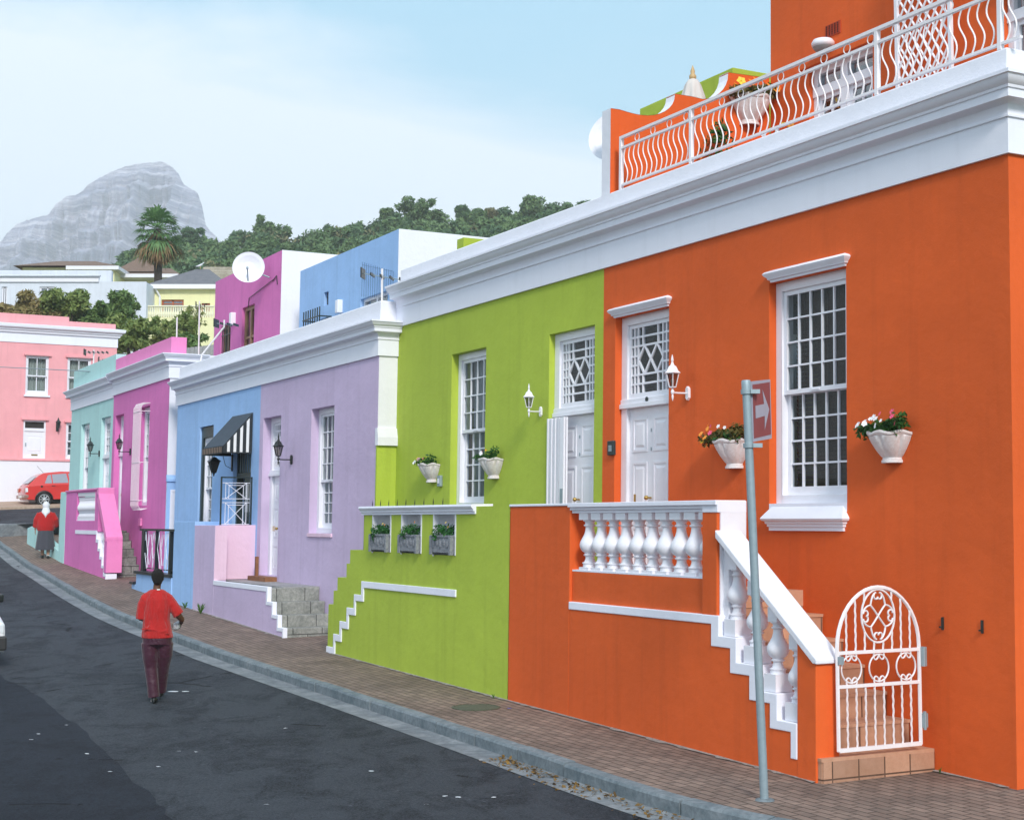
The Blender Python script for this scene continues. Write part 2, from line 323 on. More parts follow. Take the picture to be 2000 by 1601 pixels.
# leaf clouds: many small faces through a crown's volume
def leaf_mesh(name, blobs, n, size, aspect=1.0, shell=.55, droop=0, tri=False):
    vol = np.array([b[1][0] * b[1][1] * b[1][2] for b in blobs]) ** .67; pick = rng.choice(len(blobs), n, p=vol / vol.sum())
    C = np.array([b[0] for b in blobs])[pick]; RR = np.array([b[1] for b in blobs])[pick]
    d_ = rng.normal(size=(n, 3)); d_ /= np.linalg.norm(d_, axis=1)[:, None]
    rad = shell + (1.06 - shell) * rng.random(n) ** .6
    lump = 1 + .16 * np.sin(d_[:, 0] * 7 + C[:, 0] * 3) * np.sin(d_[:, 1] * 6 + C[:, 1]) + .10 * np.sin(d_[:, 2] * 11 + C[:, 2])
    p = C + d_ * RR * (rad * lump)[:, None]
    nrm = d_ * .8 + rng.normal(size=(n, 3)) * .75; nrm[:, 2] += .35; nrm /= np.linalg.norm(nrm, axis=1)[:, None]
    u = np.cross(nrm, rng.normal(size=(n, 3))); u /= np.linalg.norm(u, axis=1)[:, None]; v = np.cross(nrm, u); v[:, 2] -= droop
    s_ = size * (.55 + .9 * rng.random(n))[:, None]; u = u * s_ * aspect; v = v * s_
    if tri: V = np.stack([p - u * .5, p + u * .5, p + v], 1); k = 3
    else: V = np.stack([p - v, p + u * .5, p + v, p - u * .5], 1); k = 4
    me = bpy.data.meshes.new(name); me.from_pydata(V.reshape(-1, 3).tolist(), [], np.arange(n * k).reshape(n, k).tolist()); return me
def meshpart(name, me, mat, parent):
    me.materials.append(mat); o = bpy.data.objects.new(name, me); COL.objects.link(o); o.parent = parent; return o
# ---------------------------------------------------------------- ground, road, pavement, kerb
CURB = [(-20.4, 54.5), (-18.6, 52.0), (-16.64, 48.44), (-14.72, 44.6), (-12.6, 40.2), (-10.61, 35.91), (-8.82, 32.19), (-7.3, 29.19), (-5.18, 25.25), (-2.89, 21.0), (-.99, 17.45), (-.05, 15.68), (.87, 13.9), (1.34, 13.05), (1.72, 12.5), (2.1, 12.08), (3.2, 11.2), (5.5, 10.0), (9, 9.0)]
def catmull(P_, k=6):
    out = []
    for i in range(len(P_) - 1):
        p0, p1, p2, p3 = (Vector(P_[max(0, min(len(P_) - 1, i + q))]) for q in (-1, 0, 1, 2))
        for j in range(k):
            t = j / k; out.append(.5 * ((2 * p1) + (p2 - p0) * t + (2 * p0 - 5 * p1 + 4 * p2 - p3) * t * t + (3 * p1 - p0 - 3 * p2 + p3) * t ** 3))
    return out + [Vector(P_[-1])]
CU = catmull(CURB, 8)
def offc(pts, o):                          # offset a plan polyline to its right (towards the road is negative)
    res = []
    for i, p in enumerate(pts):
        t = (pts[min(i + 1, len(pts) - 1)] - pts[max(i - 1, 0)]).normalized(); res.append(Vector((p.x - t.y * o, p.y + t.x * o)))
    return res
KD = .13
def strip(rows, zf):
    m = M(); n = len(rows[0])
    m.add([(p.x, p.y, zf(k, p)) for k, r in enumerate(rows) for p in r], [(k * n + i, k * n + i + 1, (k + 1) * n + i + 1, (k + 1) * n + i) for k in range(len(rows) - 1) for i in range(n - 1)])
    return m
# pavement: strips from the kerb back under the houses
inner = []
for p in CU:
    s = (p - A.O); x = s.dot(A.X); q = A.O + x * A.X + .6 * A.Y; inner.append(q)
rows = [[a.lerp(b, t) for a, b in zip(offc(CU, .13), inner)] for t in (0, .1, .25, .5, .75, 1)]
m = strip(rows, lambda k, p: H(p.y) + (.0 if k else -.004) + .004 * math.sin(p.x * 3.1) * math.sin(p.y * 2.3))
m.xf(Matrix.Rotation(-A.rot, 4, 'Z'))
solo('pavement', m, PAVER, kind='structure', rz=A.rot, smooth=30)
# the kerb: concrete blocks laid end to end with open joints
m = M(); seg = []; acc = 0; last = 0
fine = catmull(CURB, 40); lens = [0]
for i in range(1, len(fine)): lens.append(lens[-1] + (fine[i] - fine[i - 1]).length)
def pt_at(s):
    i = int(np.searchsorted(lens, s)); i = max(1, min(len(fine) - 1, i)); t = (s - lens[i - 1]) / max(1e-9, lens[i] - lens[i - 1]); return fine[i - 1].lerp(fine[i], t), (fine[i] - fine[i - 1]).normalized()
s0 = 0
while s0 < lens[-1] - 1:
    L_ = .98; jit = rng.normal() * .006; zj = rng.normal() * .004; n = 4; prof = [(-.0, -.3), (-.0, -.02), (.018, .004), (.135, .010), (.135, -.3)]
    vs = []
    for i in range(n + 1):
        p, t = pt_at(s0 + .008 + (L_ - .016) * i / n); nn = Vector((-t.y, t.x))
        for o, z in prof: q = p + nn * (o + jit); vs.append((q.x, q.y, H(p.y) + z + zj))
    k = len(prof); fs = [(i * k + j, i * k + j + 1, (i + 1) * k + j + 1, (i + 1) * k + j) for i in range(n) for j in range(k - 1)] + [tuple(range(k)), tuple(range((n + 1) * k - 1, n * k - 1, -1))]
    m.add(vs, fs); s0 += L_
solo('kerb', m, KERB, kind='structure')
m = strip([offc(CU, .0), offc(CU, -.16), offc(CU, -.33)], lambda k, p: H(p.y) - KD - .004 * (k == 1) + .006)
solo('gutter', m, GUTTER, kind='structure', smooth=30)
# the road surface, reaching left and under the kerb
base = offc(CU, .3); rows = [base] + [offc(CU, -o) for o in (.5, 1.5, 3)]
rows = [[a + Vector((-o, -o * .45)) * 1.0 for a in CU] if o else base for o in (0, .6, 2, 4, 7, 11, 18, 30)]
m = strip(rows, lambda k, p: H(min(p.y, 49) if k > 3 else p.y) - KD + .0)
solo('road', m, ASPH, kind='structure', smooth=30)
m = M(); xs = np.linspace(-9.6, -1.0, 30); tl = [(-9.4, 26.4), (-7.65, 22.43), (-6.9, 21.2), (-6.2, 19.9), (-5.52, 18.43), (-5.0, 17.5), (-4.2, 15.7), (-3.23, 13.59), (-2.85, 12.73), (-2.1, 10.9), (-1, 8)]
tl = [Vector(p) + Vector((rng.normal() * .02, 0)) for p in catmull(tl, 5)]; tl2 = [Vector((p.x - 14, p.y - 3)) for p in tl]; tlm = [a.lerp(b, .4) for a, b in zip(tl, tl2)]
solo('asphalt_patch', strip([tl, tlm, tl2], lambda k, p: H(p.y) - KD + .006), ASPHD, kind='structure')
# side road rising behind the low wall, and the tan pavement in front of the pink house
def ZS(y): return -.1 + .085 * (y - 50.5)
m = M(); ys = np.linspace(50.6, 60.5, 8); 
for a, b in zip(ys[:-1], ys[1:]): m.add([(-75, a, ZS(a)), (-11, a, ZS(a)), (-9, b, ZS(b)), (-75, b, ZS(b))], [(0, 1, 2, 3)])
solo('side_road', m, ASPH, kind='structure', smooth=30)
TAN = stone('tan_paving', (.42, .30, .22), (.50, .38, .29), 2, .9, .3)
def ppt(x, y): q = P.O + x * P.X + y * P.Y; return q
m = M(); a = [ppt(-30, -3.3), ppt(12, -3.3), ppt(12, .3), ppt(-30, .3)]
m.add([(q.x, q.y, ZS(q.y) + .09 * (i >= 0)) for i, q in enumerate(a)] + [(q.x, q.y, ZS(q.y) - .2) for q in a], [(0, 1, 2, 3), (0, 4, 5, 1)])
solo('side_pavement', m, TAN, kind='structure')
# the land: one sheet from under the street up the hillside and out to the horizon
def LAND(x, y):
    if y < 62: return H(min(y, 50)) - .55
    z = float(np.interp(y, [62, 75, 90, 110, 130, 180, 235, 300, 420, 700, 1300, 9000], [-.5, 4.2, 8.3, 12, 17, 29, 41, 42, 30, 25, 40, 40]))
    lift = float(np.interp(x / y, [-.5, -.34, -.2, -.1, .04, .3], [.30, .36, .84, .92, 1.08, 1.1])); k = min(1, max(0, (y - 110) / 110)); k2 = min(1, max(0, (y - 600) / 400))
    return z * (1 + (lift - 1) * k * (1 - k2))
ys = [-400, -60, -10, 0, 8, 14, 20, 26, 32, 38, 44, 50, 56, 62, 68, 75, 82, 90, 100, 110, 120, 130, 145, 160, 180, 200, 220, 235, 260, 300, 420, 700, 1300, 2350]
xs = [-1900, -1100, -500, -200, -120, -80, -60, -40, -30, -20, -10, 0, 10, 20, 40, 80, 150, 500, 1100, 1900]
m = M(); n = len(xs); m.add([(x, y, LAND(x, y) + (1.2 * math.sin(x * .21 + y * .13) if y > 100 and y < 600 else 0)) for y in ys for x in xs], [(j * n + i, j * n + i + 1, (j + 1) * n + i + 1, (j + 1) * n + i) for j in range(len(ys) - 1) for i in range(n - 1)])
SOIL = stone('dry_hillside_grass', (.10, .13, .06), (.20, .19, .11), .4, .95, .4)
solo('ground', m, SOIL, kind='structure', smooth=60)
# low grey kerb wall between the pavement nose and the side road
lw = catmull([(-24, 49.2), (-20, 49.75), (-17.6, 50.2), (-16.6, 50.8), (-15.7, 51.7), (-14.0, 53.3), (-12, 55)], 6)
m = M(); prof = [(0, -.8), (0, .40), (-.03, .44), (-.27, .44), (-.30, .40), (-.30, -.8)]; vs = []
for i, p in enumerate(lw):
    t = (lw[min(i + 1, len(lw) - 1)] - lw[max(i - 1, 0)]).normalized(); nn = Vector((t.y, -t.x))
    for o, z in prof: q = p + nn * o; vs.append((q.x, q.y, -.52 + z + .04 * (p.x + 17)*(p.x>-17)))
k = len(prof); m.add(vs, [(i * k + j, i * k + (j + 1) % k, (i + 1) * k + (j + 1) % k, (i + 1) * k + j) for i in range(len(lw) - 1) for j in range(k)] + [tuple(range(k)), tuple(range(len(lw) * k - 1, (len(lw) - 1) * k - 1, -1))])
solo('low_wall', m, GUTTER, 'low curved grey kerb wall between the brick pavement and the side road', 'low wall', smooth=35)

# ---------------------------------------------------------------- parts shared by the houses
def ring_frame(m, x0, x1, z0, z1, wd, y0, y1, wb=None):
    wb = wd if wb is None else wb
    m.box(x0, x0 + wd, y0, y1, z0, z1); m.box(x1 - wd, x1, y0, y1, z0, z1); m.box(x0 + wd, x1 - wd, y0, y1, z1 - wd, z1); m.box(x0 + wd, x1 - wd, y0, y1, z0, z0 + wb); return m
def lattice(m, x0, x1, z0, z1, nc, nr, y, t=.024, dp=.03):
    for i in range(1, nc): x = x0 + (x1 - x0) * i / nc; m.box(x - t / 2, x + t / 2, y, y + dp, z0, z1)
    for j in range(1, nr): z = z0 + (z1 - z0) * j / nr; m.box(x0, x1, y + .002, y + dp - .002, z - t / 2, z + t / 2)
    return m
BLIND = paint('brown_blind', (.115, .075, .055), .6, var=.3); CURT = paint('grey_net_curtain', (.36, .37, .38), .9, var=.3, scale=3)
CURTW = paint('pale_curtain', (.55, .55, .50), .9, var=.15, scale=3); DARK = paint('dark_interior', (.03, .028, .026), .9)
def sash(th, x0, x1, z0, z1, yd, nc, nr, zm=None, casing=.105, mat=None, cover=None, glass=None, t=.020, sill=None, botw=.14, frame_mat=None):
    """a sliding sash window: casing > upper sash, lower sash, panes, blind"""
    mat = mat or WHITEG; zm = zm or (z0 + z1) / 2; glass = glass or GLASS
    w_ = part('window', ring_frame(M(), x0, x1, z0, z1, casing, yd, yd + .16, .10), frame_mat or mat, th, bevel=.006)
    ix0, ix1, iz0, iz1 = x0 + casing, x1 - casing, z0 + .10, z1 - casing
    m = ring_frame(M(), ix0, ix1, zm - .04, iz1, .05, yd + .03, yd + .075); lattice(m, ix0 + .05, ix1 - .05, zm + .01, iz1 - .05, nc, nr, yd + .035, t)
    m.box((ix0 + ix1) / 2 - .07, (ix0 + ix1) / 2 + .07, yd + .016, yd + .032, zm - .022, zm - .008); part('upper_sash', m, mat, w_)
    m = ring_frame(M(), ix0 + .002, ix1 - .002, iz0, zm + .0, .05, yd + .085, yd + .13, .09); lattice(m, ix0 + .052, ix1 - .052, iz0 + .09, zm - .05, nc, nr, yd + .09, t); part('lower_sash', m, mat, w_)
    m = M(); m.add([(ix0 + .04, yd + .055, zm), (ix1 - .04, yd + .055, zm), (ix1 - .04, yd + .055, iz1 - .04), (ix0 + .04, yd + .055, iz1 - .04)], [(0, 1, 2, 3)])
    m.add([(ix0 + .04, yd + .11, iz0 + .05), (ix1 - .04, yd + .11, iz0 + .05), (ix1 - .04, yd + .11, zm - .03), (ix0 + .04, yd + .11, zm - .03)], [(0, 1, 2, 3)]); part('pane', m, glass, w_)
    if cover == 'blind':
        m = M(); z = iz0 + .02
        while z < iz1: m.add([(ix0, yd + .205, z + .046), (ix1, yd + .205, z + .046), (ix1, yd + .222, z), (ix0, yd + .222, z)], [(0, 1, 2, 3)]); z += .050
        for x in (ix0 + .15, (ix0 + ix1) / 2, ix1 - .15): m.box(x - .004, x + .004, yd + .195, yd + .199, iz0, iz1)
        part('blind', m, BLIND, w_)
    elif cover:
        m = M(); n = 40; vs = []
        for i in range(n + 1):
            x = ix0 + (ix1 - ix0) * i / n; y = yd + .24 + .03 * math.sin(i * 1.15) + .012 * math.sin(i * 2.9)
            vs += [(x, y, iz0), (x, y, iz1)]
        m.add(vs, [(2 * i, 2 * i + 2, 2 * i + 3, 2 * i + 1) for i in range(n)]); part('curtain', m, cover, w_, smooth=60)
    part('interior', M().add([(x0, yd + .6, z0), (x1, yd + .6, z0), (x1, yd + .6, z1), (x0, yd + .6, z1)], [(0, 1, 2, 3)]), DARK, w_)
    return w_
def panel(m, x0, x1, z0, z1, y):
    t = .03; m.box(x0, x1, y - .010, y, z1 - t, z1); m.box(x0, x1, y - .010, y, z0, z0 + t); m.box(x0, x0 + t, y - .010, y, z0 + t, z1 - t); m.box(x1 - t, x1, y - .010, y, z0 + t, z1 - t)
    m.add([(x0 + .06, y, z0 + .06), (x1 - .06, y, z0 + .06), (x1 - .06, y, z1 - .06), (x0 + .06, y, z1 - .06), (x0 + .09, y - .012, z0 + .09), (x1 - .09, y - .012, z0 + .09), (x1 - .09, y - .012, z1 - .09), (x0 + .09, y - .012, z1 - .09)],
          [(4, 5, 6, 7), (0, 1, 5, 4), (1, 2, 6, 5), (2, 3, 7, 6), (3, 0, 4, 7)])
def fandoor(th, x0, x1, z0, z1, zt, yd, lozenge=True, knob=True, mat=None, casing=.14, lname='door'):
    """a panelled door under a tall fanlight"""
    mat = mat or WHITEG
    m = M(); m.box(x0, x0 + casing, yd, yd + .14, z0, z1); m.box(x1 - casing, x1, yd, yd + .14, z0, z1); m.box(x0 + casing, x1 - casing, yd, yd + .14, z1 - casing * .8, z1)
    m.box(x0 - .0, x1 - .001, yd - .035, yd + .16, zt, zt + .06); m.box(x0, x1 - .001, yd - .015, yd + .15, zt + .06, zt + .12)
    fr = part('door_frame', m, mat, th, bevel=.006)
    ix0, ix1, fz0, fz1 = x0 + casing, x1 - casing, zt + .12, z1 - casing * .8
    m = ring_frame(M(), ix0, ix1, fz0, fz1, .05, yd + .03, yd + .08, .07); a, b, c, e = ix0 + .05, ix1 - .05, fz0 + .07, fz1 - .05; t = .026
    W_ = b - a; Hh = e - c
    if lozenge:
        for fx in (.08, .17, .83, .92): m.box(a + W_ * fx - t / 2, a + W_ * fx + t / 2, yd + .035, yd + .07, c, e)
        for fx in (.30, .70): 
            for (p, q) in ((c, c + Hh * .28), (c + Hh * .72, e)): m.box(a + W_ * fx - t / 2, a + W_ * fx + t / 2, yd + .035, yd + .07, p, q)
        for fz in (.14, .28, .72, .86): m.box(a, b, yd + .037, yd + .068, c + Hh * fz - t / 2, c + Hh * fz + t / 2)
        for fz in (.43, .57): 
            for (p, q) in ((a, a + W_ * .17), (a + W_ * .83, b)): m.box(p, q, yd + .037, yd + .068, c + Hh * fz - t / 2, c + Hh * fz + t / 2)
        zc = c + Hh * .5; hh = Hh * .22
        for k in range(2):
            xa, xb, xm = a + W_ * (.17 + .33 * k), a + W_ * (.50 + .33 * k), a + W_ * (.335 + .33 * k)
            for p, q in (((xa, zc), (xm, zc + hh)), ((xm, zc + hh), (xb, zc)), ((xb, zc), (xm, zc - hh)), ((xm, zc - hh), (xa, zc))):
                dx, dz = q[0] - p[0], q[1] - p[1]; l = math.hypot(dx, dz); nx, nz_ = -dz / l * t * .55, dx / l * t * .55
                m.prism([(p[0] + nx, p[1] + nz_), (q[0] + nx, q[1] + nz_), (q[0] - nx, q[1] - nz_), (p[0] - nx, p[1] - nz_)], yd + .038 + .001 * k, yd + .066)
    else: lattice(m, a, b, c, e, 4, 4, yd + .035)
    fl = part('fanlight', m, mat, th)
    part('pane', M().add([(a - .01, yd + .055, c - .01), (b + .01, yd + .055, c - .01), (b + .01, yd + .055, e), (a - .01, yd + .055, e)], [(0, 1, 2, 3)]), GLASS, fl)
    m = M(); z = c
    while z < e: m.add([(a, yd + .145, z + .046), (b, yd + .145, z + .046), (b, yd + .162, z), (a, yd + .162, z)], [(0, 1, 2, 3)]); z += .050
    part('blind', m, BLIND, fl)
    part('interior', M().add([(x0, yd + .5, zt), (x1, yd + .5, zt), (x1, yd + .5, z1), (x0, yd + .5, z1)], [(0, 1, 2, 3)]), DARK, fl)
    m = M(); y = yd + .05; m.box(ix0 + .003, ix1 - .003, y, y + .045, z0, zt - .002); mx = (ix0 + ix1) / 2; hz = zt - z0
    for s_ in (0, 1):
        p0, p1 = (ix0 + .08, mx - .07) if s_ == 0 else (mx + .07, ix1 - .08)
        for fz0_, fz1_ in ((.06, .30), (.38, .68), (.74, .94)): panel(m, p0, p1, z0 + hz * fz0_, z0 + hz * fz1_, y)
    dr = part(lname, m, mat, th)
    if knob:
        m = M(); kz = z0 + hz * .47; m.xf(Matrix.Identity(4)); m.ell((mx + .02, y - .075, kz), (.030, .030, .030)); m.tube([(mx + .02, y - .06, kz), (mx + .02, y, kz)], .012); part('knob', m, BRASS, dr, smooth=60)
        part('letter_plate', M().box(mx - .40, mx - .16, y - .008, y - .001, kz - .05, kz + .05), BRASS, dr, bevel=.003)
        for z in (kz - .13, kz + .62, zt - .30): part('keyhole_cover', M().box(mx + .012, mx + .030, y - .007, y - .001, z - .022, z + .022), STEEL, dr)
    return fr
CORN = lambda z0, k=1.0: [(0, z0), (.035, z0), (.035, z0 + .33 * k), (.055, z0 + .335 * k), (.055, z0 + .355 * k), (.045, z0 + .36 * k), (.045, z0 + .40 * k), (.06, z0 + .45 * k), (.10, z0 + .475 * k), (.165, z0 + .48 * k), (.165, z0 + .555 * k), (.18, z0 + .56 * k), (.185, z0 + .585 * k), (.205, z0 + .60 * k), (.235, z0 + .635 * k), (.245, z0 + .665 * k), (.262, z0 + .668 * k), (.262, z0 + .70 * k), (0, z0 + .715 * k)]
def hoodm(th, x0, x1, z, parent=None):
    part('hood_moulding', M().sweep([(0, z), (.02, z), (.025, z + .02), (.045, z + .03), (.05, z + .05), (.075, z + .07), (.088, z + .095), (.07, z + .115), (0, z + .14)], [(x0 + .15, .0), (x0 + .15, -.001), (x1 - .075, -.001), (x1 - .075, 0)]), MOULD, parent or th, smooth=40)
def balprof(h, k=1.0):
    q = [(.055, 0), (.055, .045), (.052, .05), (.060, .07), (.060, .085), (.045, .10), (.036, .15), (.034, .20), (.048, .215), (.050, .235), (.038, .25), (.046, .27), (.066, .31), (.078, .37), (.080, .42), (.074, .48), (.060, .54), (.044, .61), (.036, .68), (.033, .75), (.046, .765), (.048, .785), (.036, .80), (.038, .84), (.052, .86), (.055, .89), (.058, .895)]
    return [(r * k, z * h) for r, z in q]
# ---------------------------------------------------------------- orange house
GA = lambda x, y=0: H(A.w(x, y, 0).y)
SPL = -6.06
oh = thing('orange_house', 'bright orange two storey house with white cornice, nearest on the right of the street', 'house', A, (-2.5, 0, -2.33))
holes = [(-2.52, -1.23, .19, 2.66), (-5.76, -4.51, -.73, 2.66)]
m = M().wall(SPL, 1.0, -2.9, 3.40, 0, holes, .3)
for a in ((1.0, 0, 1.0, 9.0), (1.0, 9.0, SPL, 9.0)): m.add([(a[0], a[1], -2.9), (a[2], a[3], -2.9), (a[2], a[3], 3.4), (a[0], a[1], 3.4)], [(0, 1, 2, 3)])
part('wall', m, ORANGE, oh)
part('cornice', M().sweep(CORN(3.36), [(SPL, 0), (1.0, 0), (1.0, 9.0)]), MOULD, oh, smooth=30)
m = M().sweep([(0, 4.0), (-.005, 4.36), (-.03, 4.375), (-.24, 4.375), (-.25, 4.36), (-.25, 3.9)], [(SPL, .012), (.988, .012), (.988, 9.0)])
part('parapet', m, WHITEP, oh, bevel=.01)
part('roof_deck', M().box(SPL, .8, .2, 9, 3.75, 3.9), GREYFLAT, oh)
sash(oh, -2.52, -1.23, .19, 2.66, .095, 5, 4, 1.44, cover='blind')
hoodm(oh, -2.60, -1.17, 2.66)
part('window_sill', M().sweep([(0, -.10), (.025, -.10), (.025, -.06), (.04, -.055), (.04, -.03), (.055, -.025), (.06, -.0), (.085, .01), (.095, .03), (.085, .05), (0, .165)], [(-2.47, 0), (-2.47, -.001), (-1.29, -.001), (-1.29, 0)]).box(-2.518, -1.232, -.004, .155, .10, .195), MOULD, oh, smooth=30)
fandoor(oh, -5.76, -4.51, -.73, 2.66, 1.46, .10)
hoodm(oh, -5.90, -4.46, 2.66)
part('number_plate', M().lathe([(.032, 0), (.032, .006), (.028, .008)], n=16).xf(Matrix.Translation((-5.12, .078, 1.55)) @ Matrix.Rotation(R(90), 4, 'X')), DKGREEN, oh)
for x in (.12, .62): part('iron_hook', M().box(x - .009, x + .009, -.02, .01, -1.02, -.90).box(x - .006, x + .006, -.05, -.02, -1.00, -.985), DKGREEN, oh)
# upper storey, set back behind the roof terrace
uh = [(-5.08, -3.80, 3.95, 6.20), (-1.58, -.30, 3.95, 6.2)]
m = M().wall(-5.93, 1.0, 3.9, 8.6, 2.68, uh, .25); m.box(-5.93, -5.7, 2.90, 9, 3.9, 8.6).box(-5.93, 1.0, 8.8, 9, 3.9, 8.6)
part('upper_wall', m, ORANGE, oh)
part('upper_roof', M().box(-5.93, 1.0, 2.70, 9, 8.45, 8.58), GREYFLAT, oh)
for a, b, c, e in uh:
    w_ = part('french_window', ring_frame(M(), a, b, c, e, .09, 2.76, 2.88).box((a + b) / 2 - .07, (a + b) / 2 + .07, 2.745, 2.87, c, e - .09).box(a + .001, b - .001, 2.74, 2.87, e - .40, e - .27), WHITEG, oh, bevel=.005)
    m = M()
    for k in range(2):
        p, q = (a + .09, (a + b) / 2 - .07) if k == 0 else ((a + b) / 2 + .07, b - .09)
        ring_frame(m, p, q, c + .02, e - .4, .055, 2.79, 2.84); lattice(m, p + .055, q - .055, c + .4, e - .455, 2, 3, 2.80)
    part('casement', m, WHITEG, w_); part('pane', M().add([(a, 2.825, c), (b, 2.825, c), (b, 2.825, e - .1), (a, 2.825, e - .1)], [(0, 1, 2, 3)]), GLASSB, w_)
    part('hood_moulding', M().box(a - .12, b + .12, 2.60, 2.70, e + .0, e + .08), ORANGE, w_, bevel=.01)
    part('interior', M().add([(a, 3.2, c), (b, 3.2, c), (b, 3.2, e), (a, 3.2, e)], [(0, 1, 2, 3)]), DARK, w_)
# air brick
m = M().box(-4.72, -4.42, 2.665, 2.70, 6.53, 6.70)
AIR = paint('red_clay_air_brick', (.42, .05, .015), .9); AIRD = paint('dark_slot', (.10, .012, .006), .95)
ab = part('air_brick', m, AIR, oh)
for i in range(5):
    m = M()
    for j in range(5): m.box(-4.70 + .056 * i, -4.678 + .056 * i, 2.658, 2.668, 6.545 + .031 * j, 6.562 + .031 * j)
    m.box(-4.70 + .056 * i + .005, -4.70 + .056 * i + .017, 2.660, 2.668, 6.545, 6.686); part('slot', m, AIRD, ab)
# wavy divider wall between the two roof terraces (orange face, white end and edge)
prof = [(.02, 3.9), (.02, 5.52)]
for i in range(9): t = i / 8; prof.append((.16 + .34 * t, 5.52 - .03 * math.sin(t * math.pi / 2)))
for i in range(1, 9): a = math.pi / 2 * i / 8; prof.append((.50 + .55 * math.sin(a), 5.84 - .35 * math.cos(a)))
prof += [(1.05, 5.86), (1.35, 5.86)]
for i in range(1, 9): a = math.pi / 2 * i / 8; prof.append((1.42 + .53 * math.sin(a), 6.27 - .43 * math.cos(a) + .0))
prof += [(1.95, 6.29), (2.675, 6.31), (2.675, 3.9)]
dv = part('divider_wall', M().prism(prof, -6.16, -5.952, 'x'), ORANGE, oh)
edge = M(); pr2 = prof[1:-1]
for i in range(len(pr2) - 1):
    (y0, z0), (y1, z1) = pr2[i], pr2[i + 1]; edge.add([(-6.165, y0, z0 + .004), (-5.95, y0, z0 + .004), (-5.95, y1, z1 + .004), (-6.165, y1, z1 + .004)], [(0, 1, 2, 3)])
edge.add([(-6.165, .016, 3.9), (-5.95, .016, 3.9), (-5.95, .016, 5.524), (-6.165, .016, 5.524)], [(0, 1, 2, 3)])
for i in range(len(prof) - 2, 0, -1): pass
edge.add([(-6.164, y, z) for y, z in prof], [tuple(range(len(prof)))])
part('white_edge', edge, WHITEP, dv)

# orange entrance terrace and stairs
tr = [(-1.94 + .32 * k, -.73 - .235 * k) for k in range(7)]     # riser x, tread height to its left
Z2 = .185
low = [(-4.54, -1.03), (-1.69, -1.03), (-1.69, -1.25), (-1.37, -1.25), (-1.37, -1.49), (-1.06, -1.49), (-1.06, -1.72), (-.74, -1.72), (-.74, -1.95), (-.43, -1.95), (-.43, -2.19), (-.07, -2.19), (-.07, -2.9), (-4.54, -2.9)]
te = part('terrace_wall', M().box(SPL, -4.54, -1.37, -1.15, -2.9, Z2).prism(low, -1.37, -1.12).box(-4.54, -1.62, -1.335, -1.13, -.96, -.585).box(-1.86, -1.60, -1.335, -1.131, -.585, Z2 - .03)
          .box(SPL, -4.54, -.95, -1.15 + .2, -.73, .0) if False else M().box(SPL, -4.54, -1.37, -1.15, -2.9, Z2).prism(low, -1.37, -1.12).box(-4.54, -1.861, -1.335, -1.13, -.96, -.585).box(-1.86, -1.602, -1.372, -1.131, -.96, .10), ORANGE, oh, bevel=.012)
up = [(-4.54, -.94), (-1.56, -.94), (-1.56, -1.14), (-1.27, -1.14), (-1.27, -1.38), (-.95, -1.38), (-.95, -1.62), (-.63, -1.62), (-.63, -1.86), (-.34, -1.86), (-.34, -2.19), (-.43, -2.19), (-.43, -1.95), (-.74, -1.95), (-.74, -1.72), (-1.06, -1.72), (-1.06, -1.49), (-1.37, -1.49), (-1.37, -1.25), (-1.69, -1.25), (-1.69, -1.03), (-4.54, -1.03)]
part('stepped_trim', M().prism(up, -1.382, -1.10), MOULD, oh, bevel=.008)
part('newel_post', M().box(-1.60, -1.585, -1.34, -1.02, -1.14, .10).box(-1.60, -1.50, -1.30, -1.10, -1.14, -.2), WHITEP, oh)
part('newel_post', M().prism([(-.34, -2.5), (-.34, -1.09), (-.07, -1.285), (-.07, -2.08), (-.072, -2.5)], -1.375, -1.10), ORANGE, oh, bevel=.01)
cp = part('coping', M().box(SPL, -4.52, -1.385, -1.13, Z2, Z2 + .03).box(-4.56, -1.59, -1.40, -1.02, Z2 - .02, Z2 + .03).box(-4.56, -1.595, -1.37, -1.06, Z2 - .055, Z2 - .02).box(-4.56, -1.60, -1.345, -1.09, Z2 - .09, Z2 - .055).box(-1.85, -1.584, -1.38, -1.015, .09, Z2 + .025), MOULD, oh, bevel=.007)
hr = part('handrail', M().prism([(-1.60, -.165), (-1.60, -.085), (-.035, -1.252), (-.035, -1.295), (-.09, -1.292)], -1.40, -1.085), WHITEP, oh, bevel=.01)
bal = part('balustrade', M().box(-4.54, -1.86, -1.335, -1.12, -.585, -.565), MOULD, oh)
bm_ = M().box(-.105, .105, -.088, .088, .002, .035).box(-.10, .10, -.088, .088, .585, .675); bm_.lathe([(r, z + .035) for r, z in balprof(.625, 1.5)], n=24)
me = bm_.mesh('baluster', 40); me.materials.append(WHITE)
b0 = bpy.data.objects.new('baluster', me); COL.objects.link(b0); b0.parent = bal
fr, pos = INFO[oh.name]
def rel(x, y, z): return (x - pos[0], y + A.b * (z + 2.4) - (pos[1] + A.b * (pos[2] + 2.4)), z - pos[2])
for i in range(10):
    x = -4.30 + i * (2.42 / 9); q = rel(x, -1.235, -.567)
    if i == 0: b0.location = q
    else: placed('baluster', b0, bal, q)
sb = part('stair_balustrade', M().box(-1.50, -1.28, -1.30, -1.10, -1.14, -1.125), MOULD, oh)
for k in range(4):
    x = -1.43 + .32 * k; z = -1.14 - .24 * k
    part('baluster', M().box(x - .09, x + .09, -1.34, -1.14, z + .004, z + .17 - .0).lathe([(r, zz + z + .17) for r, zz in balprof(.56, 1.35)], (x, -1.24, 0), n=20).box(x - .07, x + .07, -1.31, -1.17, z + .66, z + .80 - .0), WHITE, sb, smooth=40)
fl = M().box(SPL, tr[0][0], -1.13, .0, -.9, -.73); ri = M()
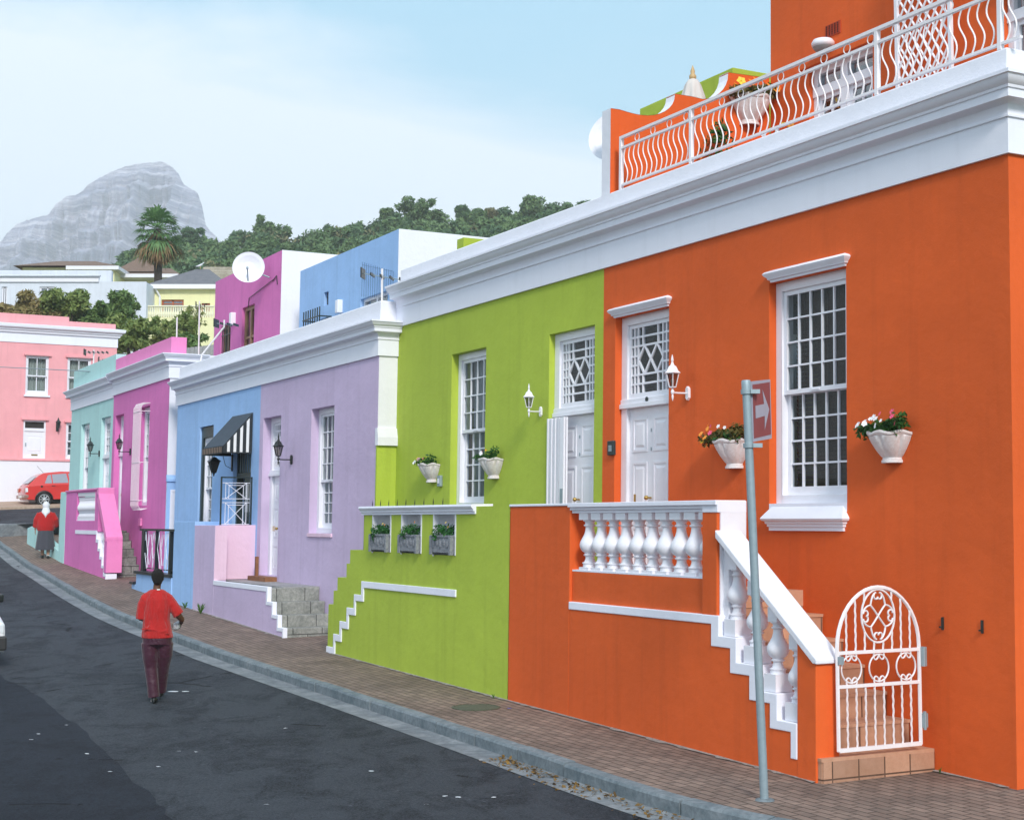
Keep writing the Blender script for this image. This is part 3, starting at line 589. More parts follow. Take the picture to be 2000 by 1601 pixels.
for k in range(1, 7):
    x0, x1 = tr[k - 1][0], tr[k][0]; z = tr[k][1]
    fl.box(x0, x1 + .012, -1.12 if k < 6 else -1.36, -.004, z - .03, z); ri.box(x0 - .1, x1, -1.118 if k < 6 else -1.355, -.006, z - .4, z - .031)
fl.box(tr[6][0] - .02, -.05 + .04, -1.365, -.01, tr[6][1] - .028, tr[6][1] + .002)
ri.box(tr[0][0] - .2, tr[0][0], -1.12, -.006, -1.1, -.905)
st = part('steps', ri, TILER, oh); part('tread', fl, TILE, st)
part('step_base', M().box(-.32, -.005, -1.345, -.008, -2.9, tr[6][1] - .029), TILER, st)

# roof terrace railing: wavy balusters between posts, rings under the top rail
rr = thing('roof_railing', 'white wrought iron railing with wavy bars along the roof edge of the orange house', 'railing', A, (-2.3, .06, 4.376))
X0, X1 = -5.74, 1.12
part('top_rail', M().box(X0 - .02, X1, .035, .085, 5.055, 5.09), IRONW, rr); part('middle_rail', M().box(X0, X1, .04, .08, 4.915, 4.945), IRONW, rr); part('bottom_rail', M().box(X0, X1, .04, .08, 4.42, 4.445), IRONW, rr)
for x in (-5.74, -4.13, -2.45 - .0, -.80, .87): part('post', M().box(x - .022, x + .022, .036, .084, 4.376, 5.055) if x != -2.45 else M().box(x - .015, x + .015, .045, .075, 4.376, 4.42), IRONW, rr)
m = M(); m.tube([(.045 * math.sin(2 * math.pi * t), 0, .47 * t) for t in np.linspace(0, 1, 15)], .0085, 6); me = m.mesh('baluster', 60); me.materials.append(IRONW); b1 = None
bp = rr; q0 = INFO[rr.name][1]
def relr(x, y, z): return (x - q0[0], y + A.b * (z + 2.4) - (q0[1] + A.b * (q0[2] + 2.4)), z - q0[2])
xs_ = []
for a, b, n in ((-5.74, -4.13, 13), (-4.13, -.80, 26), (-.80, .87, 13), (.87, 1.1, 2)):
    xs_ += [a + (b - a) * (i + 1) / (n + 1) for i in range(n)]
for x in xs_:
    if b1 is None: b1 = bpy.data.objects.new('baluster', me); COL.objects.link(b1); b1.parent = rr; b1.location = relr(x, .06, 4.445)
    else: placed('baluster', b1, rr, relr(x, .06, 4.445))
m = M().tube(ring2((0, 0), .052, .052, 18), .006, 5, closed=True); me = m.mesh('ring', 60); me.materials.append(IRONW); r1 = None
for i in range(17):
    x = -5.36 + i * .372
    if r1 is None: r1 = bpy.data.objects.new('ring', me); COL.objects.link(r1); r1.parent = rr; r1.location = relr(x, .06, 5.0)
    else: placed('ring', r1, rr, relr(x, .06, 5.0))

# garden gate at the foot of the orange stairs, across the opening
GF = Fr(A.w(.0, -1.205, 0).xy, 28.06 + 90)          # local x runs from the newel post to the wall
gt = thing('garden_gate', 'white wrought iron arched gate with scrolls at the foot of the tiled steps', 'gate', GF, (.52, 0, -2.1))
gw = 1.01
m = M(); n = 20; cx = gw / 2 - .01; zs = -1.16; rz = .55
pth = [(.0, 0, -2.085), (.0, 0, zs)] + [(cx - cx * math.cos(math.pi * i / n), 0, zs + rz * math.sin(math.pi * i / n)) for i in range(1, n)] + [(2 * cx, 0, zs), (2 * cx, 0, -2.085)]
m.tube(pth, .019, 6); m.box(0, 2 * cx, -.018, .018, -2.095, -2.06); m.box(0, 2 * cx, -.014, .014, -1.215, -1.185); m.box(0, 2 * cx, -.014, .014, -1.52, -1.49)
part('gate_frame', m, IRONW, gt, smooth=40)
for i in range(8):
    x = (i + 1) * 2 * cx / 9 - .0
    m = M(); tw = [(x + .0022 * math.sin(t * 70), .0022 * math.cos(t * 70), -2.06 + t) for t in np.linspace(0, .54, 40)]; m.tube(tw, .0095, 5)
    zt = zs + rz * math.sqrt(max(0, 1 - ((x - cx) / cx) ** 2)); lo = -1.185; cr_, cz_ = .205, -.875
    dx = x - cx
    segs = [(lo, zt)] if abs(dx) > .19 else [(lo, cz_ - .245 * math.sqrt(1 - (dx / .2) ** 2)), (cz_ + .245 * math.sqrt(1 - (dx / .2) ** 2), zt)]
    part('bar', m, IRONW, gt, smooth=60)
    for a, b in segs: m = M(); m.tube([(x + .0022 * math.sin(t * 70), .0022 * math.cos(t * 70), t) for t in np.linspace(a, b, max(4, int((b - a) * 60)))], .0095, 5); part('bar', m, IRONW, gt, smooth=60)
def scroll(c, ang, L_, mir, r0=.05):
    """a C scroll: straight out along ang then curling back"""
    pts = []; n = 26
    for i in range(n):
        t = i / (n - 1); a = t * 3.6; rad = r0 * (1 - .62 * t); pts.append((L_ + rad * math.sin(a) - 0, mir * (r0 - rad * math.cos(a))))
    pts = [(0.0, 0.0)] + pts; ca, sa = math.cos(ang), math.sin(ang)
    return [(c[0] + x * ca - y * sa, 0, c[1] + x * sa + y * ca) for x, y in pts]
m = M(); c = (cx, -.875)
m.tube([(c[0] + .2 * math.cos(2 * math.pi * i / 30), 0, c[1] + .245 * math.sin(2 * math.pi * i / 30)) for i in range(30)], .010, 6, closed=True)
for sx in (1, -1):
    for sz in (1, -1):
        e = (c[0] + sx * .088, c[1] + sz * .10); pts = [(c[0], 0, c[1]), (c[0] + sx * .05, 0, c[1] + sz * .06), (e[0], 0, e[1])]
        # branch curling up towards the top and bottom centre, and one towards the side
        up_ = [(c[0] + sx * (.088 + .012 * math.sin(t * math.pi)) * (1 - t * .75) , 0, c[1] + sz * (.10 + .115 * math.sin(t * math.pi / 2))) for t in np.linspace(0, 1, 10)]
        curl = [(c[0] + sx * (.022 + .026 * math.sin(a)), 0, c[1] + sz * (.185 + .030 * math.cos(a))) for a in np.linspace(0, 4.4, 14)]
        m.tube(pts + up_[1:], .009, 6); m.tube(curl, .009, 6)
        sd_ = [(c[0] + sx * (.088 + .095 * math.sin(t * math.pi / 2)), 0, c[1] + sz * (.10 + .02 * math.sin(t * math.pi)) * (1 - t * .78)) for t in np.linspace(0, 1, 10)]
        curl = [(c[0] + sx * (.150 + .028 * math.cos(a)), 0, c[1] + sz * (.024 + .028 * math.sin(a))) for a in np.linspace(0, 4.4, 14)]
        m.tube(sd_, .009, 6); m.tube(curl, .009, 6)
part('scroll_medallion', m, IRONW, gt, smooth=60)
for k in range(3):
    c = ((k + .5) * 2 * cx / 3, -1.3525); m = M()
    m.tube([(c[0] + .118 * math.cos(a), 0, c[1] + .125 * math.sin(a)) for a in np.linspace(R(84), R(-84), 14)], .0085, 6); m.tube([(c[0] + .118 * math.cos(a), 0, c[1] + .125 * math.sin(a)) for a in np.linspace(R(96), R(264), 14)], .0085, 6)
    for sx in (1, -1):
        for sz in (1, -1): m.tube([(c[0] + sx * (.040 - .036 * math.cos(a) * (1 - a / 8)), 0, c[1] + sz * (.116 - .03 * math.sin(a) * 1.3)) for a in np.linspace(-.4, 4.0, 14)], .0085, 6)
    part('scroll', m, IRONW, gt, smooth=60)
part('hinge', M().box(2 * cx + .005, 2 * cx + .07, -.03, .03, -1.36, -1.18).tube([(2 * cx + .03, -.03, -1.36), (2 * cx + .03, -.03, -1.18)], .016, 8), STEEL, gt); part('hinge', M().box(2 * cx + .005, 2 * cx + .07, -.03, .03, -1.93, -1.80).tube([(2 * cx + .03, -.03, -1.95), (2 * cx + .03, -.03, -1.78)], .016, 8), STEEL, gt)
part('latch', M().box(-.01, .05, -.035, -.02, -1.30, -1.23), STEEL, gt)

# ---------------------------------------------------------------- green house
gh = thing('green_house', 'lime green terraced house with white cornice, left of the orange house', 'house', A, (-9.4, 0, -2.2))
holes = [(-10.70, -9.49, .20, 2.67), (-7.52, -6.28, -.73, 2.64)]
m = M().wall(-12.88, SPL, -2.9, 3.40, 0, holes, .3)
for a in ((SPL, 9.0, -12.88, 9.0), (-12.88, 9.0, -12.88, 0)): m.add([(a[0], a[1], -2.9), (a[2], a[3], -2.9), (a[2], a[3], 3.4), (a[0], a[1], 3.4)], [(0, 1, 2, 3)])
m.box(-12.905, -12.855, -.36, .05, -2.9, 1.30)
part('wall', m, GREEN, gh)
part('cornice', M().sweep(CORN(3.36), [(-12.90, 0), (SPL - .001, 0)]), MOULD, gh, smooth=30)
part('parapet', M().sweep([(0, 4.0), (-.005, 4.36), (-.03, 4.375), (-.24, 4.375), (-.25, 4.36), (-.25, 3.9)], [(-12.86, .012), (SPL - .001, .012)]), WHITEP, gh, bevel=.01)
part('roof_deck', M().box(-12.86, SPL - .11, .2, 9, 3.75, 3.9), GREYFLAT, gh)
part('pilaster_base', M().box(-12.93, -12.80, -.37, -.0, 1.30, 1.44).prism([(-12.93, 1.44), (-12.80, 1.44), (-12.84, 1.60), (-12.93, 1.60)], -.37, -.001), WHITEP, gh)
sash(gh, -10.70, -9.49, .20, 2.67, .12, 4, 4, 1.44, cover=CURT)
fandoor(gh, -7.52, -6.28, -.73, 2.64, 1.46, .09)
m = M()
for i in range(7): m.box(-7.50 + .052 * i, -7.473 + .052 * i, -.035 + .01 * (i % 2), .02, -.72, 1.44)
m.box(-7.135, -7.02, -.04, -.012, -.72, 1.44).box(-7.135, -7.02, .0, .028, -.72, 1.44).box(-7.50, -7.02, -.03, .01, -.72, -.69)
sg = part('security_gate', m, WHITEG, gh); part('lock_plate', M().box(-7.10, -7.03, -.046, -.041, .12, .45), STEEL, sg)
part('divider_wall', M().box(-12.86, -12.60, 1.1, 9, 3.9, 5.0), GREEN, gh)
part('upper_wall', M().box(-11.4, -8.62, 4.0, 9.0, 3.9, 7.40), GREEN, gh, bevel=.01)
part('roof_wall', M().box(-6.62, -6.20, 3.2, 8.9, 3.9, 4.9), GREEN, gh)
# green terrace
GT = [(-10.92, .13), (-10.92, -.45), (-11.46, -.45), (-11.46, -.67), (-11.60, -.67), (-11.60, -.90), (-11.98, -.90), (-11.98, -1.12), (-12.14, -1.12), (-12.14, -1.35), (-12.355, -1.35), (-12.355, -2.9)]
nich = [(-10.54, -9.86, -.46, .13), (-9.44, -8.76, -.46, .125), (-8.33, -7.64, -.465, .12)]
m = M().wall(-10.92, SPL, -2.9, .13, -1.37, nich, .20).prism([(-12.355, -2.9), (-12.355, -1.35), (-12.14, -1.35), (-12.14, -1.12), (-11.98, -1.12), (-11.98, -.90), (-11.6, -.90), (-11.6, -.67), (-11.46, -.67), (-11.46, -.45), (-10.92, -.45), (-10.92, -2.9)], -1.37, -1.15)
m.box(-7.02, SPL, -1.37, -1.15, .13, .20).box(-10.92, -10.90, -1.37, -1.12, -.45, .13).box(-10.92, SPL, -1.16, -1.14, -2.9, -.46).box(-7.63, SPL, -1.16, -1.14, -.46, .13)
tw_ = part('terrace_wall', m, GREEN, gh)
m = M()
for a, b, c, e in nich:
    n = 14; vs = []
    for i in range(n + 1):
        t = math.pi * i / n; x = (a + b) / 2 - (b - a) / 2 * math.cos(t) * .995; y = -1.30 + .30 * math.sin(t); vs += [(x, y, c), (x, y, e)]
    m.add(vs, [(2 * i, 2 * i + 2, 2 * i + 3, 2 * i + 1) for i in range(n)]); m.box(a - .025, a + .012, -1.378, -1.30, c - .02, e); m.box(b - .012, b + .02, -1.378, -1.30, c, e)
    m.add([(a, -1.372, c + .004), (b, -1.372, c + .004), (b, -1.0, c + .004), (a, -1.0, c + .004)], [(0, 1, 2, 3)])
part('white_niche', m, WHITEP, tw_, smooth=40)
part('coping', M().sweep([(0, .10), (.02, .10), (.02, .135), (.045, .14), (.045, .16), (.075, .19), (.08, .205), (.07, .23), (-.25, .235), (-.25, .10)], [(-10.97, -1.37), (-7.02, -1.37)]), MOULD, gh, smooth=30)
gz = [(-7.58, -.925), (-10.93, -.925)]; lz = [(-7.58, -1.025), (-10.83, -1.025)]
top = [(-7.58, -.925), (-10.93, -.925), (-10.93, -1.14), (-11.22, -1.14), (-11.22, -1.36), (-11.52, -1.36), (-11.52, -1.59), (-11.81, -1.59), (-11.81, -1.81), (-12.07, -1.81), (-12.07, -2.03), (-12.37, -2.03), (-12.37, -2.5)]
bot = [(-12.0, -2.5), (-12.0, -2.14), (-11.99, -1.92), (-11.73, -1.92), (-11.73, -1.70), (-11.44, -1.70), (-11.44, -1.47), (-11.16, -1.47), (-11.16, -1.24), (-10.84, -1.24), (-10.84, -1.025), (-7.58, -1.025)]
bot[1] = (-12.0, -1.92); del bot[2]
part('stepped_trim', M().prism(top + bot, -1.39, -1.30), MOULD, gh, bevel=.006)
m = M().box(-10.92, SPL, -1.14, -.004, -1.0, -.73); 
for k in range(1, 7): m.box(-10.92 - .29 * k, -10.92 - .29 * (k - 1), -1.145, -.37, -2.9, -.73 - .225 * k)
part('steps', m, GREYSTONE, gh)
# spikes on the green coping
sp_ = thing('wall_spikes', 'row of thin dark spikes on top of the white coping of the green terrace', 'spikes', A, (-9.4, -1.3, .235))
for i in range(9): x = -10.85 + .32 * i; part('spike', M().tube([(x, -1.26, .23), (x, -1.26, .27), (x + .004, -1.26, .335)], [.005, .008, .001], 5), BLACK, sp_)
# ---------------------------------------------------------------- lilac house and blue house
YP = -.35; PB = -19.2
ph = thing('lilac_house', 'pale lilac single storey house with grey stone steps, between the blue and the green houses', 'house', A, (-16, YP, -2.0))
holes = [(-16.13, -14.93, -.22, 2.14), (-18.98, -17.88, -1.1, 2.14)]
m = M().wall(PB, -12.88, -2.9, 2.88, YP, holes, .3); m.box(-12.92, -12.885, YP + .001, .02, 1.3, 3.0).box(-12.92, -12.885, YP + .001, .02, -2.9, 1.2)
m2 = M().box(-12.884, -12.876, YP + .002, .02, 1.59, 2.9)
part('wall', m, PURPLE, ph); part('side_wall', M().box(-12.95, -12.872, YP + .004, .03, 1.59, 2.9).box(-13.1, -12.872, .3, 9, 2.0, 3.6), WHITEP, ph)
part('cornice', M().sweep(CORN(2.85, .84), [(PB, YP), (-12.87, YP), (-12.87, -.002)]), MOULD, ph, smooth=30)
part('parapet', M().sweep([(0, 3.38), (-.005, 3.80), (-.03, 3.82), (-.3, 3.82), (-.31, 3.80), (-.31, 3.3)], [(PB, YP + .012), (-12.885, YP + .012), (-12.885, 9)]), WHITEP, ph, bevel=.01)
part('roof_deck', M().box(PB, -13.1, 0, 9, 3.2, 3.35), GREYFLAT, ph)
sash(ph, -16.13, -14.93, -.22, 2.14, YP + .15, 4, 4, .78, cover=CURTW)
fandoor(ph, -18.98, -17.88, -1.1, 2.14, .93, YP + .17)
part('window_sill', M().box(-16.16, -14.90, YP - .03, YP + .2, -.29, -.222), LILACP, ph, bevel=.006)
part('threshold', M().box(-18.98, -17.88, YP - .25, YP + .2, -1.20, -1.11), BROWNFLAT, ph)
part('door_stop', M().box(-18.93, -18.86, YP - .12, YP - .06, -1.11, -.72), BROWNFLAT, ph)
# lilac stoop
sw = [(-18.86, -1.28), (-15.55, -1.28), (-15.55, -1.52), (-15.22, -1.52), (-15.22, -1.74), (-14.92, -1.74), (-14.92, -1.95), (-14.62, -1.95), (-14.62, -2.9), (-18.86, -2.9)]
tp = [(-18.86, -1.19), (-15.47, -1.19), (-15.47, -1.45), (-15.16, -1.45), (-15.16, -1.67), (-14.86, -1.67), (-14.86, -1.88), (-14.56, -1.88), (-14.56, -2.5), (-14.62, -2.5), (-14.62, -1.95), (-14.92, -1.95), (-14.92, -1.74), (-15.22, -1.74), (-15.22, -1.52), (-15.55, -1.52), (-15.55, -1.28), (-18.86, -1.28)]
part('stoop_wall', M().prism(sw, -1.35, -1.30).box(-20.32, -18.86, -1.352, -1.09, -2.9, -.08), PURPLE, ph, bevel=.008)
part('stoop_side', M().box(-18.862, -18.850, -1.345, -1.095, -1.19, -.09).box(-19.55, -19.30, -1.09, YP - .002, -1.19, -.075), LILACP, ph)
part('stepped_trim', M().prism(tp, -1.362, -1.28), MOULD, ph, bevel=.006)
part('stoop_floor', M().box(-19.3, -15.48, -1.05, YP - .002, -1.5, -1.20), GREYFLAT, ph)
m = M()
for k, (xa, xb, zt) in enumerate(((-15.9, -15.475, -1.215), (-15.474, -15.165, -1.455), (-15.164, -14.865, -1.675), (-14.864, -14.565, -1.885))): m.box(xa, xb, -1.298, YP - .003, -2.9, zt)
part('steps', m, SLAB, ph, bevel=.018)

bh = thing('blue_house', 'sky blue single storey house with black and white awning over its door', 'house', A, (-22.4, YP, -1.8))
holes = [(-23.62, -22.52, -.35, 2.21), (-20.95, -19.72, -1.1, 2.25)]
m = M().wall(-25.62, PB, -2.9, 2.88, YP, holes, .3)
part('wall', m, BLUE, bh)
part('side_wall', M().box(-25.62, -25.5, YP + .01, 9, -2.9, 2.9), BLUE, bh)
part('cornice', M().sweep(CORN(2.85, .84), [(-25.72, YP), (PB - .001, YP)]), MOULD, bh, smooth=30)
part('parapet', M().sweep([(0, 3.38), (-.005, 3.80), (-.03, 3.82), (-.3, 3.82), (-.31, 3.80), (-.31, 3.3)], [(-25.62, YP + .012), (PB - .001, YP + .012)]), WHITEP, bh, bevel=.01)
part('roof_deck', M().box(-25.6, PB, 0, 9, 3.2, 3.35), GREYFLAT, bh)
m = M().box(-23.62, -23.50, YP + .05, YP + .25, -.35, 2.2).box(-22.6, -22.52, YP + .05, YP + .25, -.35, 2.2).box(-23.5, -22.6, YP + .05, YP + .25, 1.95, 2.2)
part('dark_frame', m, DKGREEN, bh)
sash(bh, -23.50, -22.60, -.35, 1.95, YP + .10, 3, 4, .78, casing=.06, cover=CURTW)
df = part('door_frame', ring_frame(M(), -20.95, -19.72, -1.1, 2.25, .09, YP + .08, YP + .2).box(-20.86, -19.81, YP + .08, YP + .18, .95, 1.05), DKGREEN, bh)
m = M().box(-20.5, -19.81, YP + .12, YP + .16, -1.1, .95); panel(m, -20.4, -20.2, -.9, .1, YP + .12); panel(m, -20.1, -19.9, -.9, .1, YP + .12)
dl = part('door', m, DKGREEN, bh)
part('pane', M().box(-20.42, -20.2, YP + .112, YP + .118, .2, .8).box(-20.12, -19.9, YP + .112, YP + .118, .2, .8), CURT, dl)
m = M()
for i in range(7): m.box(-20.80 + .14 * i, -20.785 + .14 * i, YP + .10, YP + .12, 1.06, 2.16)
part('fanlight_bar', m, STEEL, df); part('interior', M().add([(-20.95, YP + .45, -1.1), (-19.72, YP + .45, -1.1), (-19.72, YP + .45, 2.25), (-20.95, YP + .45, 2.25)], [(0, 1, 2, 3)]), DARK, df)
# blue stoop wall and low platform with railing
part('stoop_wall', M().box(-21.95, -20.322, -1.35, -1.12, -2.9, .0).box(-21.95, -21.7, -1.12, YP - .002, -2.9, -.002).box(-21.7, -19.55, -1.12, YP - .003, -1.5, -1.15), BLUE, bh, bevel=.008)
part('platform', M().box(-25.1, -21.96, -1.37, YP - .003, -2.9, -1.24).box(-25.5, -25.1, -1.37, YP - .003, -2.9, -1.50), BLUE, bh, bevel=.008)
part('coping', M().box(-25.18, -21.952, -1.42, -1.15, -1.24, -1.17).box(-25.56, -25.19, -1.42, -1.15, -1.50, -1.44), BLACK, bh, bevel=.006)
rl = part('railing', M().box(-24.95, -21.90, -1.36, -1.28, -.22, -.17).box(-24.75, -22.0, -1.33, -1.31, -1.10, -1.08), BLACK, bh)
for x, q in ((-24.62, .12), (-23.45, .03), (-22.25, .05)): part('post', M().box(x - q, x + q, -1.36, -1.28, -1.17, -.22), BLACK, rl)
def zig(m, pts, y, r=.007): m.tube([(x, y, z) for x, z in pts], r, 5)
m = M()
for cx in (-24.05, -22.85):
    for s_ in (1, -1):
        zig(m, [(cx + s_ * .52, -.62), (cx + s_ * .25, -1.10)], -1.33); zig(m, [(cx + s_ * .52, -.62), (cx + s_ * .38, -.24)], -1.33); zig(m, [(cx + s_ * .38, -.24), (cx + s_ * .05, -1.0)], -1.34); zig(m, [(cx + s_ * .20, -.24), (cx + s_ * .22, -1.10)], -1.32); zig(m, [(cx + s_ * .05, -.30), (cx + s_ * .30, -.85)], -1.325)
part('zigzag_bars', m, WHITEG, rl)
part('passage_wall', M().box(-26.42, -25.64, 1.5, 1.7, -2.9, 2.8), BLUE, bh)
# blue upper storey
uh = [(-22.35, -20.45, 3.5, 5.05), (-24.45, -23.75, 3.9, 4.9), (-20.95, -19.4 + .05, 3.5, 5.05)]
uh = [(-24.0, -23.35, 3.6, 5.02), (-21.35, -19.75, 3.5, 5.17), (-23.75, -23.45, 5.32, 5.66)]
m = M().wall(-25.52, PB, 3.3, 6.46, 2.72, uh, .2); part('upper_wall', m, BLUE, bh)
part('upper_side_wall', M().box(-19.4, -19.19, 2.722, 9, 3.3, 6.465).box(-25.5, -25.4, 2.75, 9, 3.3, 6.4).box(-25.4, -19.4, 8.8, 9, 3.3, 6.4), WHITEP, bh, bevel=.01); part('upper_roof', M().box(-25.4, -19.4, 2.8, 8.8, 6.2, 6.3), GREYFLAT, bh)
w_ = part('window', ring_frame(M(), -21.35, -19.75, 3.5, 5.17, .07, 2.80, 2.88).box(-20.58, -20.50, 2.80, 2.87, 3.5, 5.1), WHITEG, bh); part('pane', M().add([(-21.3, 2.85, 3.5), (-19.8, 2.85, 3.5), (-19.8, 2.85, 5.1), (-21.3, 2.85, 5.1)], [(0, 1, 2, 3)]), GLASSB, w_)
w_ = part('window', ring_frame(M(), -24.0, -23.35, 3.6, 5.02, .09, 2.80, 2.88).box(-23.7, -23.66, 2.80, 2.86, 3.6, 4.9), CURTW, bh); part('pane', M().add([(-23.95, 2.86, 3.6), (-23.4, 2.86, 3.6), (-23.4, 2.86, 5.0), (-23.95, 2.86, 5.0)], [(0, 1, 2, 3)]), DARK, w_)
part('vent', M().box(-23.75, -23.45, 2.80, 2.85, 5.32, 5.66), DARK, bh)
m = M()
for i in range(8): m.box(-24.35 + .16 * i, -24.325 + .16 * i, 2.40, 2.425, 3.7, 5.22 - .0)
for z in (4.2, 4.98): m.box(-24.36, -23.2, 2.39, 2.40, z, z + .03); m.box(-24.36, -24.33, 2.39, 2.72, z, z + .03); m.box(-23.23, -23.2, 2.39, 2.72, z, z + .03)
part('window_grille', m, DKGREEN, bh)
m = M()                                                  # the thin wire trellis on the blue upper wall
for i in range(15): m.box(-21.15 + .13 * i, -21.143 + .13 * i, 2.66, 2.667, 5.2 - .02 * i, 6.02 - .035 * i)
for z in (5.95, 5.78): m.tube([(-21.15, 2.663, z), (-19.35, 2.663, z - .42)], .004, 4)
part('wire_trellis', m, paint('blue_wire', (.06, .13, .25), .6), bh)
for nm, x, z, hs in (('bulkhead_light', -22.55, 5.15, bh),): part(nm, M().box(x - .09, x + .09, 2.58, 2.72, z - .16, z + .16), WHITEG, hs, bevel=.02)

# ---------------------------------------------------------------- magenta house and turquoise house
MT = -32.5
mh = thing('magenta_house', 'bright magenta two storey house with white cornice, between the turquoise and blue houses', 'house', A, (-29.5, YP, -1.4))
holes = [(-29.42, -28.34, .42, 3.06), (-32.22, -31.2, -.22, 3.02)]
part('wall', M().wall(MT, -26.46, -2.4, 3.68, YP, holes, .3), MAGENTA, mh)
part('side_wall', M().box(-26.6, -26.455, YP + .004, 9, -2.4, 4.25), WHITEP, mh)
part('side_base', M().box(-26.454, -26.43, YP + .006, -.25, -2.4, 1.0).box(-26.454, -26.43, -.25, .55, .80, 1.0).box(-26.454, -26.43, .55, 2, -2.4, 1.0).prism([(-26.454, 1.0), (-26.39, 1.0), (-26.39, 1.06), (-26.454, 1.17)], YP - .01, 2), BLUE, mh)
part('side_door', M().box(-26.450, -26.44, -.20, .50, -1.75, .74).box(-26.452, -26.425, -.25, -.20, -1.75, .80).box(-26.452, -26.425, -.2, .55, .74, .80), WHITEG, mh)
part('cornice', M().sweep(CORN(3.62, .88), [(MT, YP), (-26.46, YP), (-26.46, .6)]), MOULD, mh, smooth=30)
part('parapet', M().box(MT, -26.50, YP + .02, YP + .42, 4.1, 4.68), MPINK, mh, bevel=.01)
part('roof_deck', M().box(MT, -26.7, YP + .42, 9, 3.9, 4.1), GREYFLAT, mh)
sash(mh, -29.42, -28.34, .42, 3.06, YP + .14, 4, 4, 1.75, cover=CURT)
fandoor(mh, -32.22, -31.2, -.22, 3.02, 1.85, YP + .16, lozenge=False)
m = M()
for i in range(9):
    x = -29.10 + .10 * i; m.tube([(x, YP, .34), (x, YP - .17, .30), (x, YP - .24, .42), (x, YP - .24, 3.0), (x, YP - .18, 3.12), (x, YP, 3.12)], .008, 5)
for z in (.55, 1.55, 2.9): m.tube([(-29.10, YP, z), (-29.10, YP - .245, z), (-28.29, YP - .245, z), (-28.29, YP, z)], .008, 5)
part('window_cage', m, IRONW, mh)
part('vent_cover', M().box(-29.0, -28.75, YP - .05, YP, -.12, .08), MPINK, mh, bevel=.01)
# magenta terrace and stair
lowm = [(-33.58, -2.4), (-33.58, -.27), (-29.48, -.27), (-29.48, -.50), (-29.24, -.50), (-29.24, -.74), (-29.0, -.74), (-29.0, -.95), (-28.76, -.95), (-28.76, -1.17), (-28.5, -1.17), (-28.5, -1.38), (-28.25, -1.38), (-28.25, -2.4)]
part('terrace_wall', M().prism(lowm, -1.37, -1.15).box(-33.58, -32.1, -1.37, -1.15, -.27, .84).box(-29.75, -29.36, -1.37, -1.15, -.27, .80).box(-32.1, -29.75, -1.37, -1.15, -.27, .02).box(-32.1, -29.75, -1.37, -1.15, .80, .84), MAGENTA, mh, bevel=.01)
part('coping', M().box(-33.60, -29.42, -1.40, -1.12, .84, .89).box(-29.52, -29.30, -1.40, -.98, .72, .895), MPINK, mh, bevel=.01)
part('handrail', M().prism([(-29.42, .55), (-29.30, .74), (-28.20, -.40), (-28.20, -.52), (-28.34, -.52)], -1.40, -.98), MPINK, mh, bevel=.01)
part('newel_post', M().box(-28.48, -28.20, -1.385, -.98, -1.32, -.48), MAGENTA, mh); part('newel_face', M().box(-28.20, -28.19, -1.38, -.985, -1.32, -.5), MPINK, mh)
bl = part('balustrade', M().box(-32.1, -29.75, -1.36, -1.16, .02, .04), MOULD, mh)
me = M().box(-.075, .075, -.075, .075, 0, .10).box(-.07, .07, -.07, .07, .66, .76).lathe([(r, z + .08) for r, z in balprof(.62, 1.25)], n=12).mesh('baluster', 40); me.materials.append(WHITE)
qm = INFO[mh.name][1]; b2 = None
for i in range(14):
    x = -31.98 + i * .165; L_ = (x - qm[0], -1.27 + A.b * 2.4 - (qm[1] + A.b * (qm[2] + 2.4)), .04 - qm[2])
    if b2 is None: b2 = bpy.data.objects.new('baluster', me); COL.objects.link(b2); b2.parent = bl; b2.location = L_
    else: placed('baluster', b2, bl, L_)
upm = [(-32.12, -.24), (-29.42, -.24), (-29.42, -.47), (-29.18, -.47), (-29.18, -.71), (-28.94, -.71), (-28.94, -.92), (-28.70, -.92), (-28.70, -1.14), (-28.44, -1.14), (-28.44, -1.35), (-28.21, -1.35), (-28.21, -2.0), (-28.26, -2.0), (-28.26, -1.42), (-28.51, -1.42), (-28.51, -1.21), (-28.77, -1.21), (-28.77, -.99), (-29.01, -.99), (-29.01, -.78), (-29.25, -.78), (-29.25, -.56), (-29.49, -.56), (-29.49, -.345), (-32.12, -.345)]
part('stepped_trim', M().prism(upm, -1.385, -1.10), MOULD, mh)
for k in range(3): part('stair_baluster', M().lathe([(r, z - .70 + .0 - .23 * k) for r, z in balprof(.60, 1.0)], (-29.12 + .28 * k, -1.24, 0), n=12), WHITE, mh, smooth=40)
part('terrace_floor', M().box(-33.5, -30.4, -1.15, YP - .002, -.5, -.25), GREYSTONE, mh)
m = M()
for k in range(7): m.box(-30.4 + .30 * k, -30.1 + .30 * k, -1.0 if k > 3 else -1.13, YP - .003, -2.4, -.30 - .21 * k)
m.box(-28.19, -27.7, -1.40, -.98, -2.4, -1.62); part('steps', m, GREYSTONE, mh, bevel=.02)
